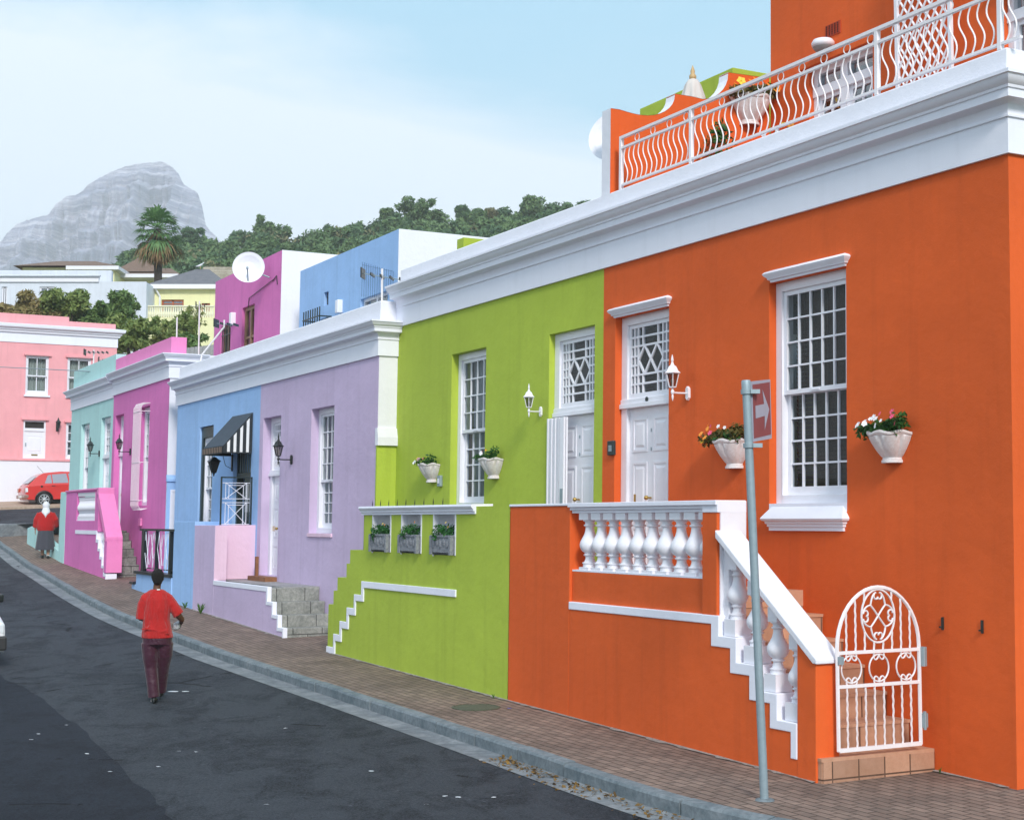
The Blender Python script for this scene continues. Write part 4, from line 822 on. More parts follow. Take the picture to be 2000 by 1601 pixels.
# magenta upper storey
uh = [(-29.95, -28.85, 4.05, 6.05), (-32.2 + .25, -31.0, 4.05, 5.75)]
m = M().wall(-32.65, -26.66, 4.0, 7.19, 2.6, uh, .2); part('upper_wall', m, MAGENTA, mh)
part('upper_side_wall', M().box(-26.8, -26.655, 2.602, 9, 3.9, 7.195).box(-32.6, -32.5, 2.65, 9, 3.9, 7.1).box(-32.5, -26.8, 8.8, 9, 3.9, 7.1), WHITEP, mh, bevel=.01); part('upper_roof', M().box(-32.5, -26.8, 2.8, 8.8, 6.9, 7.0), GREYFLAT, mh)
part('roof_block', M().box(-31.0, -29.2, 3.4, 4.6, 7.0, 7.42), WHITEP, mh)
WOOD = paint('varnished_wood', (.30, .17, .10), .5, var=.25)
for k, (a, b, c, e) in enumerate(uh):
    w_ = part('window' if k else 'terrace_door', ring_frame(M(), a, b, c, e, .10, 2.68, 2.75).box((a + b) / 2 - .05, (a + b) / 2 + .05, 2.68, 2.75, c, e - .1).box(a + .1, b - .1, 2.69, 2.74, e - .9, e - .84), WOOD, mh)
    part('pane', M().add([(a, 2.73, c), (b, 2.73, c), (b, 2.73, e), (a, 2.73, e)], [(0, 1, 2, 3)]), GLASSB if k == 0 else DARK, w_)
    if k:
        m = M()
        for i in range(7): m.box(a + .05 + .165 * i, a + .075 + .165 * i, 2.62, 2.64, c, e - .05)
        for z in (c + .35, e - .3): m.box(a, b, 2.618, 2.64, z, z + .03)
        part('grille', m, DKGREEN, w_)
part('bulkhead_light', M().box(-30.72, -30.52, 2.45, 2.6, 5.65, 6.0), WHITEG, mh, bevel=.02)
part('cable', M().tube([(-27.3, 2.58, 6.45), (-27.0, 2.58, 6.55), (-26.9, 2.58, 6.3)], .012, 4).tube([(-27.1, 2.58, 6.5), (-29.3, 2.58, 6.25), (-29.35, 2.58, 6.0)], .012, 4), BLACK, mh)

th_ = thing('turquoise_house', 'turquoise terraced house at the far corner of the row, left of the magenta house', 'house', A, (-35.4, YP, -1.0))
holes = [(-36.75, -35.58, .55, 3.02), (-34.0, -32.8, -.1, 3.06)]
part('wall', M().wall(-38.3, MT, -2.2, 3.62, YP, holes, .4).box(-38.3, -38.28, YP + .001, 8, -2.2, 3.6), TEAL, th_)
part('cornice', M().sweep(CORN(3.56, .88), [(-38.3, 6), (-38.3, YP), (MT - .001, YP)]), MOULD, th_, smooth=30)
part('parapet', M().box(-38.28, MT - .002, YP + .02, YP + .32, 4.0, 4.84).box(-38.27, -37.9, YP + .3, 8, 4.0, 4.83), TEAL, th_, bevel=.01)
part('roof_deck', M().box(-37.9, MT, YP + .32, 8, 3.8, 4.0), GREYFLAT, th_)
sash(th_, -36.75, -35.58, .55, 3.02, YP + .10, 4, 4, 1.7, cover=CURT)
fandoor(th_, -34.0, -32.8, -.1, 3.06, 1.85, YP + .10, lozenge=False)
part('terrace_wall', M().prism([(-34.45, -2.0), (-34.45, .0), (-34.40, .86), (-33.62, .86), (-33.62, -2.0)], -1.37, -1.1).box(-34.45, -34.2, -1.1, YP - .001, -2, .86), TEAL, th_, bevel=.015)
part('stair_wall', M().prism([(-34.45, -2.0), (-34.45, -.88), (-36.2, -.60), (-37.5, -.22), (-39.0, -.16), (-39.6, -.22), (-39.6, -2.0)], -1.36, -1.12), TEAL, th_, bevel=.01)
m = M()
for k in range(5): m.box(-34.45 - .33 * (k + 1), -34.45 - .33 * k, -1.11, YP - .002, -2.2, -.1 - .2 * k)
part('steps', m, GREYSTONE, th_)

# ---------------------------------------------------------------- pink house across the street's end
pk = thing('pink_house', 'salmon pink two storey house facing down the street, with a white base wall', 'house', P, (-2, 0, .7))
uh = [(-1.14, -.22, 5.16, 6.78), (.53, 1.5, 5.16, 6.78), (-1.18, -.28, 2.0, 4.13), (.53, 1.5, 2.0, 4.08), (-4.2, -3.3, 5.16, 6.78), (-4.2, -3.3, 2.6, 4.13)]
part('wall', M().wall(-7, 2.56, 2.54, 7.32, 0, [h if h[2] > 2.1 else (h[0], h[1], 2.55, h[3]) for h in uh], .25).box(2.54, 2.555, .01, 7, 2.5, 7.3).box(-6.995, -6.98, .01, 7, 2.5, 7.3).box(-7, 2.5, 7, 7.1, 0, 7.3), PINK, pk)
part('cornice', M().sweep([(0, 7.29), (.03, 7.29), (.03, 7.68), (.10, 7.70), (.12, 7.78), (.17, 7.80), (.17, 7.84), (.28, 7.90), (.30, 7.98), (.30, 8.02), (0, 8.08)], [(-7, 7), (-7, 0), (2.56, 0), (2.56, 7)]), MOULD, pk, smooth=30)
part('parapet', M().box(-7, .565, .03, .4, 7.9, 8.47).box(.565, 2.50, .03, .4, 7.9, 8.29), PINK, pk, bevel=.01)
part('roof_deck', M().box(-7, 2.5, .3, 7, 7.6, 7.7), GREYFLAT, pk)
part('base_wall', M().box(-7, 2.56, -.10, 7, -.5, 2.46), WHITEP, pk, bevel=.02); part('ledge', M().box(-7, 2.57, -.15, .1, 2.46, 2.56), PINK, pk, bevel=.01)
for k, (a, b, c, e) in enumerate(uh):
    if k == 2:
        m = M().box(a, b, .06, .12, 2.55, 3.68); panel(m, a + .12, b - .12, 2.8, 3.5, .06)
        dd = part('door', m, WHITEG, pk); part('door_frame', ring_frame(M(), a, b, 2.55, e, .07, .03, .12).box(a, b, .02, .12, 3.68, 3.80), WHITEG, pk); part('fanlight_pane', M().box(a + .07, b - .07, .09, .10, 3.8, e - .07), DARK, pk)
        part('letter_plate', M().box(a + .35, a + .6, .045, .058, 2.68, 2.74), BRASS, dd); part('handle', M().box(a + .10, a + .14, .03, .058, 3.05, 3.2), STEEL, dd)
    else: sash(pk, a, b, max(c, 2.56), e, .04, 2, 1 if k in (0, 1, 4) else 2, None, casing=.06, cover=CURTW if k in (0, 1, 4) else CURT, t=.03)
    part('hood_moulding', M().box(a - .08, b + .08, -.10, .0, e + .0, e + .07), PINK, pk)
    if k in (0, 1, 4): part('window_sill', M().box(a - .06, b + .06, -.08, 0, c - .07, c), MOULD, pk)
# ---------------------------------------------------------------- wall lanterns
def LF(x, y, z): return A, (x, y, z)
GLL = glassm('lantern_glass', (.55, .52, .5), .10)
def lantern(name, label, x, yw, z, mat, hgt=.56, arm=.2, group='wall lanterns beside the doors'):
    """z is the bottom tip; hangs on an arm fixed to the wall at y = yw"""
    t = thing(name, label, 'wall lamp', A, (x, yw, z), group); s = hgt / .56; c = -arm - .04; S = lambda m: m.xf(Matrix.Scale(s, 4))
    hx = lambda r, z_, k0=0: [(r * math.cos(math.pi / 3 * (k + .5)), c + r * math.sin(math.pi / 3 * (k + .5)), z_) for k in range(6)]
    m = M().lathe([(.002, 0), (.011, .03), (.014, .06), (.008, .075), (.02, .09), (.022, .12), (.012, .135), (.012, .15), (.035, .16), (.035, .165)], (0, c, 0), 12); part('stem', S(m), mat, t, local=True, smooth=50)
    m = M(); lo, hi = hx(.045, .165), hx(.085, .33)
    for a, b in zip(lo, hi): m.tube([a, b], .0055, 5)
    m.tube(lo, .006, 5, closed=True); m.tube(hi, .007, 5, closed=True); part('lantern_frame', S(m), mat, t, local=True)
    part('lantern_glass', S(M().add(hx(.043, .167) + hx(.082, .328), [(k, (k + 1) % 6, 6 + (k + 1) % 6, 6 + k) for k in range(6)])), GLL, t, local=True)
    part('bulb', S(M().ell((0, c, .24), (.022, .022, .035), 10, 8).lathe([(.014, .17), (.014, .21)], (0, c, 0), 10)), CURTW, t, local=True, smooth=60)
    m = M().lathe([(.105, .33), (.108, .336), (.078, .36), (.066, .385), (.05, .415), (.03, .425), (.018, .45), (.010, .475), (.016, .48), (.017, .495), (.010, .53), (.002, .56)], (0, c, 0), 6, R(30), R(390)); part('cap', S(m), mat, t, local=True)
    m = M().tube([(0, c + .018, .10), (0, c + .09, .098), (0, -.03, .10)], .011, 8); m.prism([(-.03, .10), (-.028, .155), (0, .185), (.028, .155), (.03, .10), (.028, .045), (0, .015), (-.028, .045)], -.035, -.0); part('bracket', S(m), mat, t, local=True, smooth=30); return t
lantern('wall_lantern', 'white carriage lantern on the orange wall right of the orange house door', -4.07, 0, 1.44, WHITEG)
lantern('wall_lantern', 'white carriage lantern on the green wall between window and door', -7.72, 0, 1.47, WHITEG, .48)
lantern('wall_lantern', 'black lantern on the lilac wall right of the lilac house door', -17.15, YP, 1.10, BLACK, .62, .22)
lantern('wall_lantern', 'dark lantern on the magenta wall right of the magenta house door', -30.25, YP, 1.80, DKGREEN, .60, .26)
lantern('wall_lantern', 'dark lantern on the turquoise wall between its window and door', -33.15 - .9, YP, 1.9, DKGREEN, .6, .22)
t = thing('hanging_lantern', 'black four sided lantern hung from a bracket on the blue wall under the awning', 'wall lamp', A, (-21.0, YP, 1.0))
c = -.42
sq = lambda r, z_: [(r, c - r, z_), (r, c + r, z_), (-r, c + r, z_), (-r, c - r, z_)]
m = M()
for a, b in zip(sq(.04, .06), sq(.10, .30)): m.tube([a, b], .008, 5)
m.tube(sq(.10, .30), .010, 5, closed=True); m.tube(sq(.04, .06), .009, 5, closed=True); part('lantern_frame', m, BLACK, t, local=True)
part('cap', M().add(sq(.13, .30) + sq(.03, .40), [(0, 1, 5, 4), (1, 2, 6, 5), (2, 3, 7, 6), (3, 0, 4, 7), (4, 5, 6, 7), (0, 3, 2, 1)]).lathe([(.012, -.02), (.02, .03), (.03, .06)], (0, c, 0), 8), BLACK, t, local=True)
part('lantern_glass', M().add(sq(.038, .065) + sq(.096, .295), [(0, 1, 5, 4), (1, 2, 6, 5), (2, 3, 7, 6), (3, 0, 4, 7)]), DARK, t, local=True)
part('bracket', M().tube([(0, c, .40), (0, c, .44), (0, -.0, .44)], .012, 6).box(-.02, .02, -.03, 0, .10, .46).tube([(0, -.02, .15), (0, -.16, .22), (0, -.22, .43)], .007, 5), BLACK, t, local=True)
t = thing('wall_lantern', 'small dark lantern on the pink wall right of the pink house door', 'wall lamp', P, (.17, 0, 3.7), 'wall lanterns beside the doors')
part('lantern_frame', M().lathe([(.05, .12), (.10, .36)], (0, -.2, 0), 6).lathe([(.12, .36), (.05, .44), (.01, .55)], (0, -.2, 0), 6), DKGREEN, t, local=True); part('bracket', M().box(-.05, .05, -.03, 0, .0, .3).tube([(0, 0, .05), (0, -.2, .03), (0, -.2, .13)], .02, 6), DKGREEN, t, local=True)

# ---------------------------------------------------------------- fluted wall planters with flowers
CER = stone('glazed_offwhite_pot', (.72, .66, .66), (.82, .80, .81), 5, .5, .2, (.58, .47, .44))
LEAF = leafm('dark_green_leaf', (.012, .06, .018), (.05, .15, .03)); LEAF2 = leafm('bronze_leaf', (.07, .07, .02), (.16, .12, .03))
def petal(name, c): return paint(name, c, .6, var=.1)
PW, PP, PO, PY = petal('white_petal', (.85, .84, .85)), petal('pink_petal', (.80, .10, .22)), petal('orange_petal', (.85, .32, .03)), petal('yellow_petal', (.85, .60, .05))
def flower(parent, p, r, mat, k=5):
    m = M(); nrm = Vector((rng.normal() * .3, -1, .5 + rng.normal() * .2)).normalized(); u = nrm.cross(Vector((0, 0, 1))).normalized(); v = nrm.cross(u)
    for i in range(k):
        a = 2 * math.pi * i / k + rng.random() * .3; d1 = math.cos(a) * u + math.sin(a) * v; d2 = -math.sin(a) * u + math.cos(a) * v; q = Vector(p)
        m.add([q, q + d1 * r * .6 + d2 * r * .42 + nrm * r * .15, q + d1 * r + nrm * r * .1, q + d1 * r * .6 - d2 * r * .42 + nrm * r * .15], [(0, 1, 2, 3)])
    m.ell(tuple(Vector(p) + nrm * r * .12), (r * .18,) * 3, 6, 4)
    return part('flower', m, mat, parent, local=True)
def planter(label, x, z, fl, s=1.0, fr=A, y=0, group='white fluted wall planters', spread=.27, nleaf=520, lean=0, bronze=0):
    t = thing('wall_planter', label, 'planter', fr, (x, y, z), group)
    mod = lambda a, zz: 1 - .04 + .10 * abs(math.sin((a - math.pi) * 3.5)) ** .7 * (zz > .06) * (zz < .285)
    prof = [(.128, 0), (.135, .005), (.135, .03), (.120, .035), (.124, .045), (.118, .055), (.135, .08), (.185, .15), (.225, .22), (.250, .275), (.262, .285), (.282, .295), (.290, .305), (.288, .325), (.262, .33), (.24, .28)]
    m = M()
    vs = []; n = 56; k = n + 1
    for r, z_ in prof:
        for i in range(k):
            a = math.pi + math.pi * i / n; q = r * mod(a, z_); dz = .012 * math.cos((a - math.pi) * 14 / 2 * 1.0) if z_ > .29 else 0
            vs.append((q * math.cos(a), q * math.sin(a), z_ + dz))
    fs = [(j * k + i, j * k + i + 1, (j + 1) * k + i + 1, (j + 1) * k + i) for j in range(len(prof) - 1) for i in range(n)]
    m.add(vs, fs); m.box(-.25, .25, -.012, -.0, .27, .30); part('pot', m.xf(Matrix.Scale(s, 4)), CER, t, local=True, smooth=50)
    part('soil', M().lathe([(.24, .27), (.23, .28)], (0, 0, 0), 20, math.pi, 2 * math.pi).xf(Matrix.Scale(s, 4)), DARK, t, local=True)
    bl = [((-.16 + lean, -.13, .36), (.16, .12, .07)), ((.02 + lean, -.15, .37), (.16, .13, .08)), ((.17, -.12, .38), (.11, .11, .10)), ((-.26 + lean * 1.4, -.14, .35), (.12, .11, .08)), ((.22, -.14, .42), (.09, .09, .10))]
    bl = [((c[0] * s, c[1] * s, c[2] * s), tuple(q * s for q in r)) for c, r in bl]
    meshpart('foliage', leaf_mesh('foliage', bl, int(nleaf * 1.5), .030 * s, .9, .2), LEAF2 if bronze else LEAF, t)
    if bronze: meshpart('green_foliage', leaf_mesh('green_foliage', bl[1:3], nleaf // 2, .028 * s, .9, .2), LEAF, t)
    for px, py, pz, r, mt in fl: flower(t, (px * s, py * s, pz * s), r * s * 1.2, mt)
    return t
planter('white fluted planter with white and pink flowers, right of the orange house window', -.53, .575, [(-.30, -.22, .41, .038, PW), (-.22, -.2, .44, .03, PW), (-.14, -.27, .41, .03, PW), (-.08, -.24, .46, .025, PW), (.0, -.27, .47, .034, PW), (.06, -.30, .38, .030, PW), (.03, -.27, .455, .03, PW), (.20, -.2, .52, .030, PP), (.22, -.22, .47, .028, PP), (.24, -.2, .40, .028, PP), (.02, -.2, .51, .022, PP), (.12, -.28, .43, .02, PW)], .95)
planter('white fluted planter spilling orange flowers, left of the street sign', -3.12, .60, [(-.34, -.25, .41, .034, PO), (-.28, -.2, .47, .03, PO), (-.22, -.28, .36, .034, PO), (-.36, -.22, .33, .03, PY), (-.30, -.2, .27, .03, PO), (-.12, -.28, .41, .03, PP), (-.20, -.25, .50, .026, PO), (.0, -.25, .48, .024, PW), (.12, -.25, .46, .02, PW), (-.15, -.25, .49, .022, PP)], lean=-.07, bronze=1)
planter('smaller white planter on the green wall, just right of the green house window', -9.12, .635, [(-.05, -.24, .42, .035, PW), (.0, -.26, .40, .03, PW), (-.12, -.2, .43, .025, PP), (.05, -.2, .46, .015, PO)], .93, nleaf=200)
planter('white planter on the green wall left of the green house window, with yellow flowers', -11.32, .63, [(-.22, -.22, .43, .035, PY), (-.28, -.24, .36, .04, PW), (-.1, -.24, .41, .035, petal('mauve_petal', (.5, .28, .32))), (.0, -.2, .42, .02, PP)], .93, nleaf=160)
planter('large white planter hanging high on the orange divider wall above the roof terrace', 0, 5.56, [(-.25, -.2, .46, .05, PY), (-.15, -.26, .44, .045, PO), (-.32, -.2, .38, .045, PO), (.1, -.26, .44, .04, PO), (.25, -.22, .42, .04, PO), (-.05, -.2, .50, .04, PO), (.30, -.2, .46, .035, PO)], 1.2, Fr(A.w(-5.945, 2.3, 5.5).xy, 28.06 - 90 + 180), 0, 'roof terrace plants', nleaf=700, bronze=1)
# trough planters in the three niches
def trough(label, x0, x1):
    cx = (x0 + x1) / 2; t = thing('stone_trough', label, 'planter', A, (cx, -1.32, -.46), 'stone troughs in the green niches'); w_ = (x1 - x0) / 2 - .035
    m = M().box(-w_, w_, -.11, .11, .03, .255)
    for sx in (-1, 1): m.box(sx * w_ - .03, sx * w_ + .03, -.125, -.07, .0, .26)
    m.box(-w_ - .02, w_ + .02, -.12, .12, .24, .27)
    for i in range(6): m.lathe([(.03, 0), (.028, .008), (.005, .012)], (0, 0, 0), 8)
    m.v = m.v[:len(m.v) - 6 * 24]; m.f = [f for f in m.f if max(f) < len(m.v)]
    for i in range(5): m.ell((-w_ * .7 + w_ * .35 * i, -.112, .14 + .03 * (i % 2)), (.035, .014, .05), 8, 6)
    part('trough', m, TROUGH, t, local=True, bevel=.008)
    bl = [((-w_ * .5, -.02, .33), (.15, .12, .09)), ((w_ * .45, -.03, .33), (.15, .13, .09)), ((-w_ * .4, -.13, .26), (.08, .05, .08))]
    meshpart('foliage', leaf_mesh('foliage', bl, 420, .034, .45, .1), leafm('marigold_leaf', (.01, .07, .02), (.04, .17, .03)) if 'marigold_leaf' not in MATS else MATS['marigold_leaf'], t)
    for px, mt in ((-.1, PO), (.05, PY), (.12, PO)): flower(t, (px, -.05, .42 + .02 * rng.normal()), .02, mt, 6)
trough('grey carved trough with green plants in the left niche of the green terrace', -10.54, -9.86)
trough('grey carved trough with green plants in the middle niche of the green terrace', -9.44, -8.76)
trough('grey carved trough with green plants in the right niche, nearest the orange wall', -8.33, -7.64)

# ---------------------------------------------------------------- small wall boxes
t = thing('intercom', 'small dark grey intercom box on the orange wall left of the orange door', 'intercom', A, (-5.80, 0, .86)); part('case', M().box(-.08, .08, -.04, .0, 0, .19), DKGREEN, t, local=True, bevel=.01); part('button_plate', M().box(-.035, .035, -.046, -.041, .05, .13), STEEL, t, local=True)
t = thing('intercom', 'small grey intercom box low on the green wall under the left planter', 'intercom', A, (-11.02, 0, .56)); part('case', M().box(-.06, .06, -.05, .0, 0, .18), STEEL, t, local=True, bevel=.01); part('button_plate', M().box(-.03, .03, -.056, -.051, .05, .13), WHITEG, t, local=True)

# ---------------------------------------------------------------- street sign
t = thing('street_sign', 'leaning grey steel post with a faded red sign bearing a white arrow pointing right', 'street sign', W, (2.16, 12.9, H(12.9)))
bz = H(12.9); top = at(1457, 745, 12.85); L_ = Vector((top.x - 2.16, top.y - 12.9, top.z - bz))
part('post', M().tube([(0, 0, -.1), L_ * .5, L_], .0365, 20), STEEL, t, local=True, smooth=60)
part('post_cap', M().tube([L_ - L_.normalized() * .075, L_, L_ + L_.normalized() * .012], [.041, .041, .035], 20), STEEL, t, local=True, smooth=60)
def onp(f): return L_ * f
a_ = at(1466, 745, 12.85) - Vector((2.16, 12.9, bz)); b_ = at(1502, 741, 13.16) - Vector((2.16, 12.9, bz)); c_ = at(1502, 860, 13.16) - Vector((2.16, 12.9, bz)); d_ = at(1469, 863, 12.85) - Vector((2.16, 12.9, bz))
ux = (b_ - a_); uz = (d_ - a_); nn = ux.cross(uz).normalized() * .012
REDS = paint('faded_red_sign', (.25, .065, .07), .55, var=.12, scale=5); WHS = paint('faded_white_sign', (.36, .36, .44), .5)
def quad(u0, v0, u1, v1, o): return [a_ + ux * u + uz * v + nn * o for u, v in ((u0, v0), (u1, v0), (u1, v1), (u0, v1))]
m = M(); q = quad(0, 0, 1, 1, 1); q2 = quad(0, 0, 1, 1, -1); m.add(q + q2, [(0, 1, 2, 3), (7, 6, 5, 4), (0, 4, 5, 1), (1, 5, 6, 2), (2, 6, 7, 3), (3, 7, 4, 0)]); pl = part('sign_plate', m, WHS, t, local=True)
sgn = 1 if nn.y < 0 else -1
def facept(u, v, o=1.15): return a_ + ux * u + uz * v + nn * o * sgn
part('red_field', M().add([facept(u, v) for u, v in ((.02, .055), (.96, .045), (.955, .93), (.03, .945))], [(0, 1, 2, 3)]), REDS, pl, local=True)
part('arrow', M().add([facept(u, v, 1.35) for u, v in ((.13, .41), (.60, .40), (.53, .155), (.88, .50), (.60, .84), (.62, .60), (.13, .62))], [(0, 1, 6), (1, 5, 6), (1, 2, 3), (1, 3, 5), (3, 4, 5)]), WHS, pl, local=True)
for v, f in ((.06, .975), (.97, .845)):
    p = onp(f); part('clamp', M().tube([p - L_.normalized() * .02, p + L_.normalized() * .02], .050, 16).box(p.x + .03, p.x + .11, p.y - .05, p.y + .02, p.z - .018, p.z + .018), STEEL, t, local=True, smooth=50)
part('footing', M().lathe([(.085, .0), (.075, .012), (.05, .02)], n=16), KERB, t, local=True, smooth=60)

# ---------------------------------------------------------------- awning over the blue door
AW0, AW1, AY, AZ0, AZ1 = -21.10, -19.67, YP - .64, 1.58, 2.30
t = thing('awning', 'black and white striped fabric awning over the door of the blue house', 'awning', A, (-20.4, YP, 1.42))
BC = paint('black_canvas', (.016, .022, .026), .8, var=.3); TC = paint('grey_black_canvas', (.045, .062, .085), .75, var=.2); WC = paint('white_canvas', (.78, .78, .76), .85); TANC = paint('tan_canvas', (.26, .19, .15), .85)
m = M(); n = 22
for i in range(n):
    x0 = AW0 + (AW1 - AW0) * i / n; x1 = AW0 + (AW1 - AW0) * (i + 1) / n
    m.add([(x0, YP - .01, AZ1), ((x0 + x1) / 2, YP - .012, AZ1 + .012), (x1, YP - .01, AZ1), (x1, AY, AZ0), ((x0 + x1) / 2, AY - .005, AZ0 + .012), (x0, AY, AZ0)], [(0, 1, 4, 5), (1, 2, 3, 4)])
part('canopy', m, TC, t)
m = M()
for i in range(24):
    x0 = AW0 + (AW1 - AW0) * i / 24; 
    m.add([(x0, AY, AZ0), (x0 + (AW1 - AW0) / 24, AY, AZ0), (x0 + (AW1 - AW0) / 24, AY - .01, AZ0 - .15), (x0 + (AW1 - AW0) / 48, AY - .012, AZ0 - .165), (x0, AY - .01, AZ0 - .15)], [(0, 1, 2, 3, 4)])
va = part('valance', m, BC, t)
for i in range(0, 24, 2): x0 = AW0 + (AW1 - AW0) * i / 24 + .01; part('valance_stripe', M().box(x0, x0 + .045, AY - .018, AY - .013, AZ0 - .13, AZ0 - .01), TANC, va)

for xx, nm in ((AW1, 'side_panel'), (AW0, 'side_panel')):
    sd = part(nm, M().add([(xx, YP - .01, AZ1), (xx, AY, AZ0), (xx, AY, AZ0 - .15), (xx, YP - .01, AZ0 - .15)], [(0, 1, 2, 3)]), BC, t)
    if xx == AW1:
        for k in range(4):
            f0, f1 = .12 + .215 * k, .215 + .215 * k; zt = lambda f: AZ1 + (AZ0 - AZ1) * f - .03; yy = lambda f: YP + (AY - YP) * f
            part('white_stripe', M().add([(xx + .004, yy(f0), zt(f0)), (xx + .004, yy(f1), zt(f1)), (xx + .004, yy(f1), AZ0 - .12), (xx + .004, yy(f0), AZ0 - .12)], [(0, 1, 2, 3)]), WC, sd)
# white decorative screen on the divider between the blue and lilac stoops
GX = -19.42
t = thing('stoop_screen', 'black and white metal screen with crossed bars above the pink stoop wall', 'metal screen', A, (GX, -.75, -.08))
m = M().box(GX - .015, GX + .015, -1.09, -1.06, -.08, .93).box(GX - .015, GX + .015, -.44, -.41, -.08, .93).box(GX - .015, GX + .015, -1.09, -.41, .90, .93); part('frame', m, DKGREEN, t)
def line_(m, pts, r=.0065): m.tube([(GX, y, z) for y, z in pts], r, 5)
for (z0, z1) in ((.47, .80), (-.06, .39)):
    m = M(); line_(m, [(-1.05, z1), (-.46, z1)]); line_(m, [(-1.05, z0), (-.46, z0)]); line_(m, [(-.98, z0), (-.98, z1)]); line_(m, [(-.53, z0), (-.53, z1)]); line_(m, [(-.98, z0), (-.53, z1)]); line_(m, [(-.98, z1), (-.53, z0)]); line_(m, [(-.91, z0), (-.91, z1 - .05)]); line_(m, [(-.60, z0), (-.60, z1 - .05)]); line_(m, [(-.91, z1 - .05), (-.60, z1 - .05)])
    part('crossed_bars', m, WHITEG, t)

# ---------------------------------------------------------------- satellite dishes and aerials
def dish(label, fr, pos, r, aim, arm):
    t = thing('satellite_dish', label, 'satellite dish', fr, pos); prof = [(r * k / 8, r * .16 * (k / 8) ** 2) for k in range(1, 9)]
    m = M().lathe([(.01, 0)] + prof + [(r * 1.01, r * .165), (r * .99, r * .14), (.01, -.02)], n=40); Q = Vector((0, 0, 1)).rotation_difference(Vector(aim).normalized()).to_matrix().to_4x4()
    m.xf(Q); part('reflector', m, WHITE, t, local=True, smooth=60)
    d_ = Vector(aim).normalized(); foot = Vector((0, 0, -r * .97)) + d_ * .1; tip = d_ * r * .75 + Vector((0, 0, -r * .25))
    part('feed_arm', M().tube([foot, tip], .018, 6).ell(tuple(tip), (.035, .035, .05), 8, 6), STEEL, t, local=True)
    part('mount', M().tube([-d_ * .03, Vector(arm) * .6 + Vector((0, 0, -r * .4)), Vector(arm) + Vector((0, 0, -r * .6))], .025, 6), STEEL, t, local=True); return t
dish('large round white satellite dish on the upper wall of the magenta house', A, (-27.75, 2.05, 6.83), .43, (.90, -.42, .16), (.25, .5, 0))
dish('white satellite dish partly hidden behind the white end of the roof divider wall', A, (-6.50, .42, 5.30), .36, (.55, -.8, .18), (.1, .5, -.5))
def aerial(label, x, y, z, h, n, L_, rot=0, tilt=0, bent=False, mat=None, group='television aerials'):
    t = thing('tv_aerial', label, 'aerial', W, (x, y, z), group, rot)
    pth = [(0, 0, 0), (0, 0, h)] if not bent else [(-.55 * h, 0, 0), (-.5 * h, 0, .25 * h), (0, 0, .85 * h), (0, 0, h)]
    part('mast', M().tube(pth, .022, 6), mat or IRONW, t, local=True)
    if n:
        e = M().tube([(-L_ * .4, 0, h * .93), (L_ * .6, 0, h * .93 - tilt)], .010, 5); part('boom', e, STEEL, t, local=True)
        for i in range(n): xx = -L_ * .4 + L_ * i / (n - 1); zz = h * .93 - tilt * (i / (n - 1)); part('element', M().box(xx - .012, xx + .012, -.16, .16, zz - .008 - (.09 if i == 0 else .02), zz + .008 + (.09 if i == 0 else .02)), BLACK, t, local=True)
    return t
p = at(746, 572, A.w(-17.6, .3, 3).y - 1.5); aerial('aerial with black blocks on a short white mast above the lilac roof edge', p.x, p.y, 3.7, at(748, 530, p.y).z - 3.7 + .05, 6, .95, R(-8), .18)
p = at(437, 690, 35.5); aerial('bent white aerial mast with small black elements before the magenta upper wall', p.x, p.y, p.z - .3, at(462, 625, 35.5).z - p.z + .3, 4, .5, R(-10), .05, bent=True)
p = at(388, 690, 44); aerial('tall thin white mast behind the magenta parapet, right of the olive shrub', p.x, p.y, p.z - .3, at(392, 588, 44).z - p.z + .3, 3, .25, R(10))
p = at(345, 668, 42); aerial('short leaning white rod rising from the magenta parapet', p.x, p.y, p.z - .2, .9, 0, .3)
p = at(182, 745, 47); aerial('long aerial with many elements above the turquoise parapet, before the pink wall', p.x, p.y, p.z - .2, at(184, 686, 47).z - p.z + .25, 6, .7, R(5))
p = at(200, 727, 45); aerial('small dark aerial on the edge of the turquoise parapet', p.x, p.y, p.z - .1, .5, 3, .3, R(20), mat=BLACK)
solo('overhead_cable', M().tube([tuple(at(-60, 714, 52)), tuple(at(60, 719.5, 51)), tuple(at(150, 724, 47)), tuple(at(195, 726, 45))], .014, 5), STEEL, 'thin grey cable strung across the pink house front to the turquoise roof', 'cable')

# ---------------------------------------------------------------- roof terrace things
t = thing('patio_umbrella', 'closed cream patio umbrella with a wooden finial behind the wavy orange wall', 'umbrella', A, (-7.0, 2.12, 3.9))
m = M(); prof = [(.02, 2.62), (.05, 2.60), (.085, 2.52), (.11, 2.36), (.135, 2.15), (.165, 1.95), (.155, 1.75), (.10, 1.70)]
UM = paint('cream_canvas', (.62, .58, .55), .9, var=.08)
m.lathe([(r * 1.45, z - .02) for r, z in reversed(prof)], n=48, mod=lambda a, z: 1 + .13 * math.sin(a * 8) * (z < 2.5)); part('folded_canopy', m, UM, t, local=True, smooth=60)
part('pole', M().tube([(0, 0, 0), (0, 0, 2.6)], .02, 8), WOOD, t, local=True); part('finial', M().lathe([(.02, 2.58), (.05, 2.60), (.055, 2.64), (.03, 2.68), (.035, 2.71), (.005, 2.80)], n=12), paint('pale_wood', (.55, .38, .18), .5), t, local=True, smooth=50)
t = thing('trellis', 'white diagonal lattice trellis panel standing behind the railing on the orange roof terrace', 'trellis', A, (-2.66, 2.5, 3.9))
m = M(); x0, x1, z0, z1 = -.45, .45, .9, 3.4
m = M().box(x0 - .03, x0 + .02, -.02, .02, 0, z1).box(x1 - .02, x1 + .03, -.02, .02, 0, z1).box(x0, x1, -.02, .02, z1, z1 + .05); part('frame', m, WHITEG, t, local=True)
m = M()
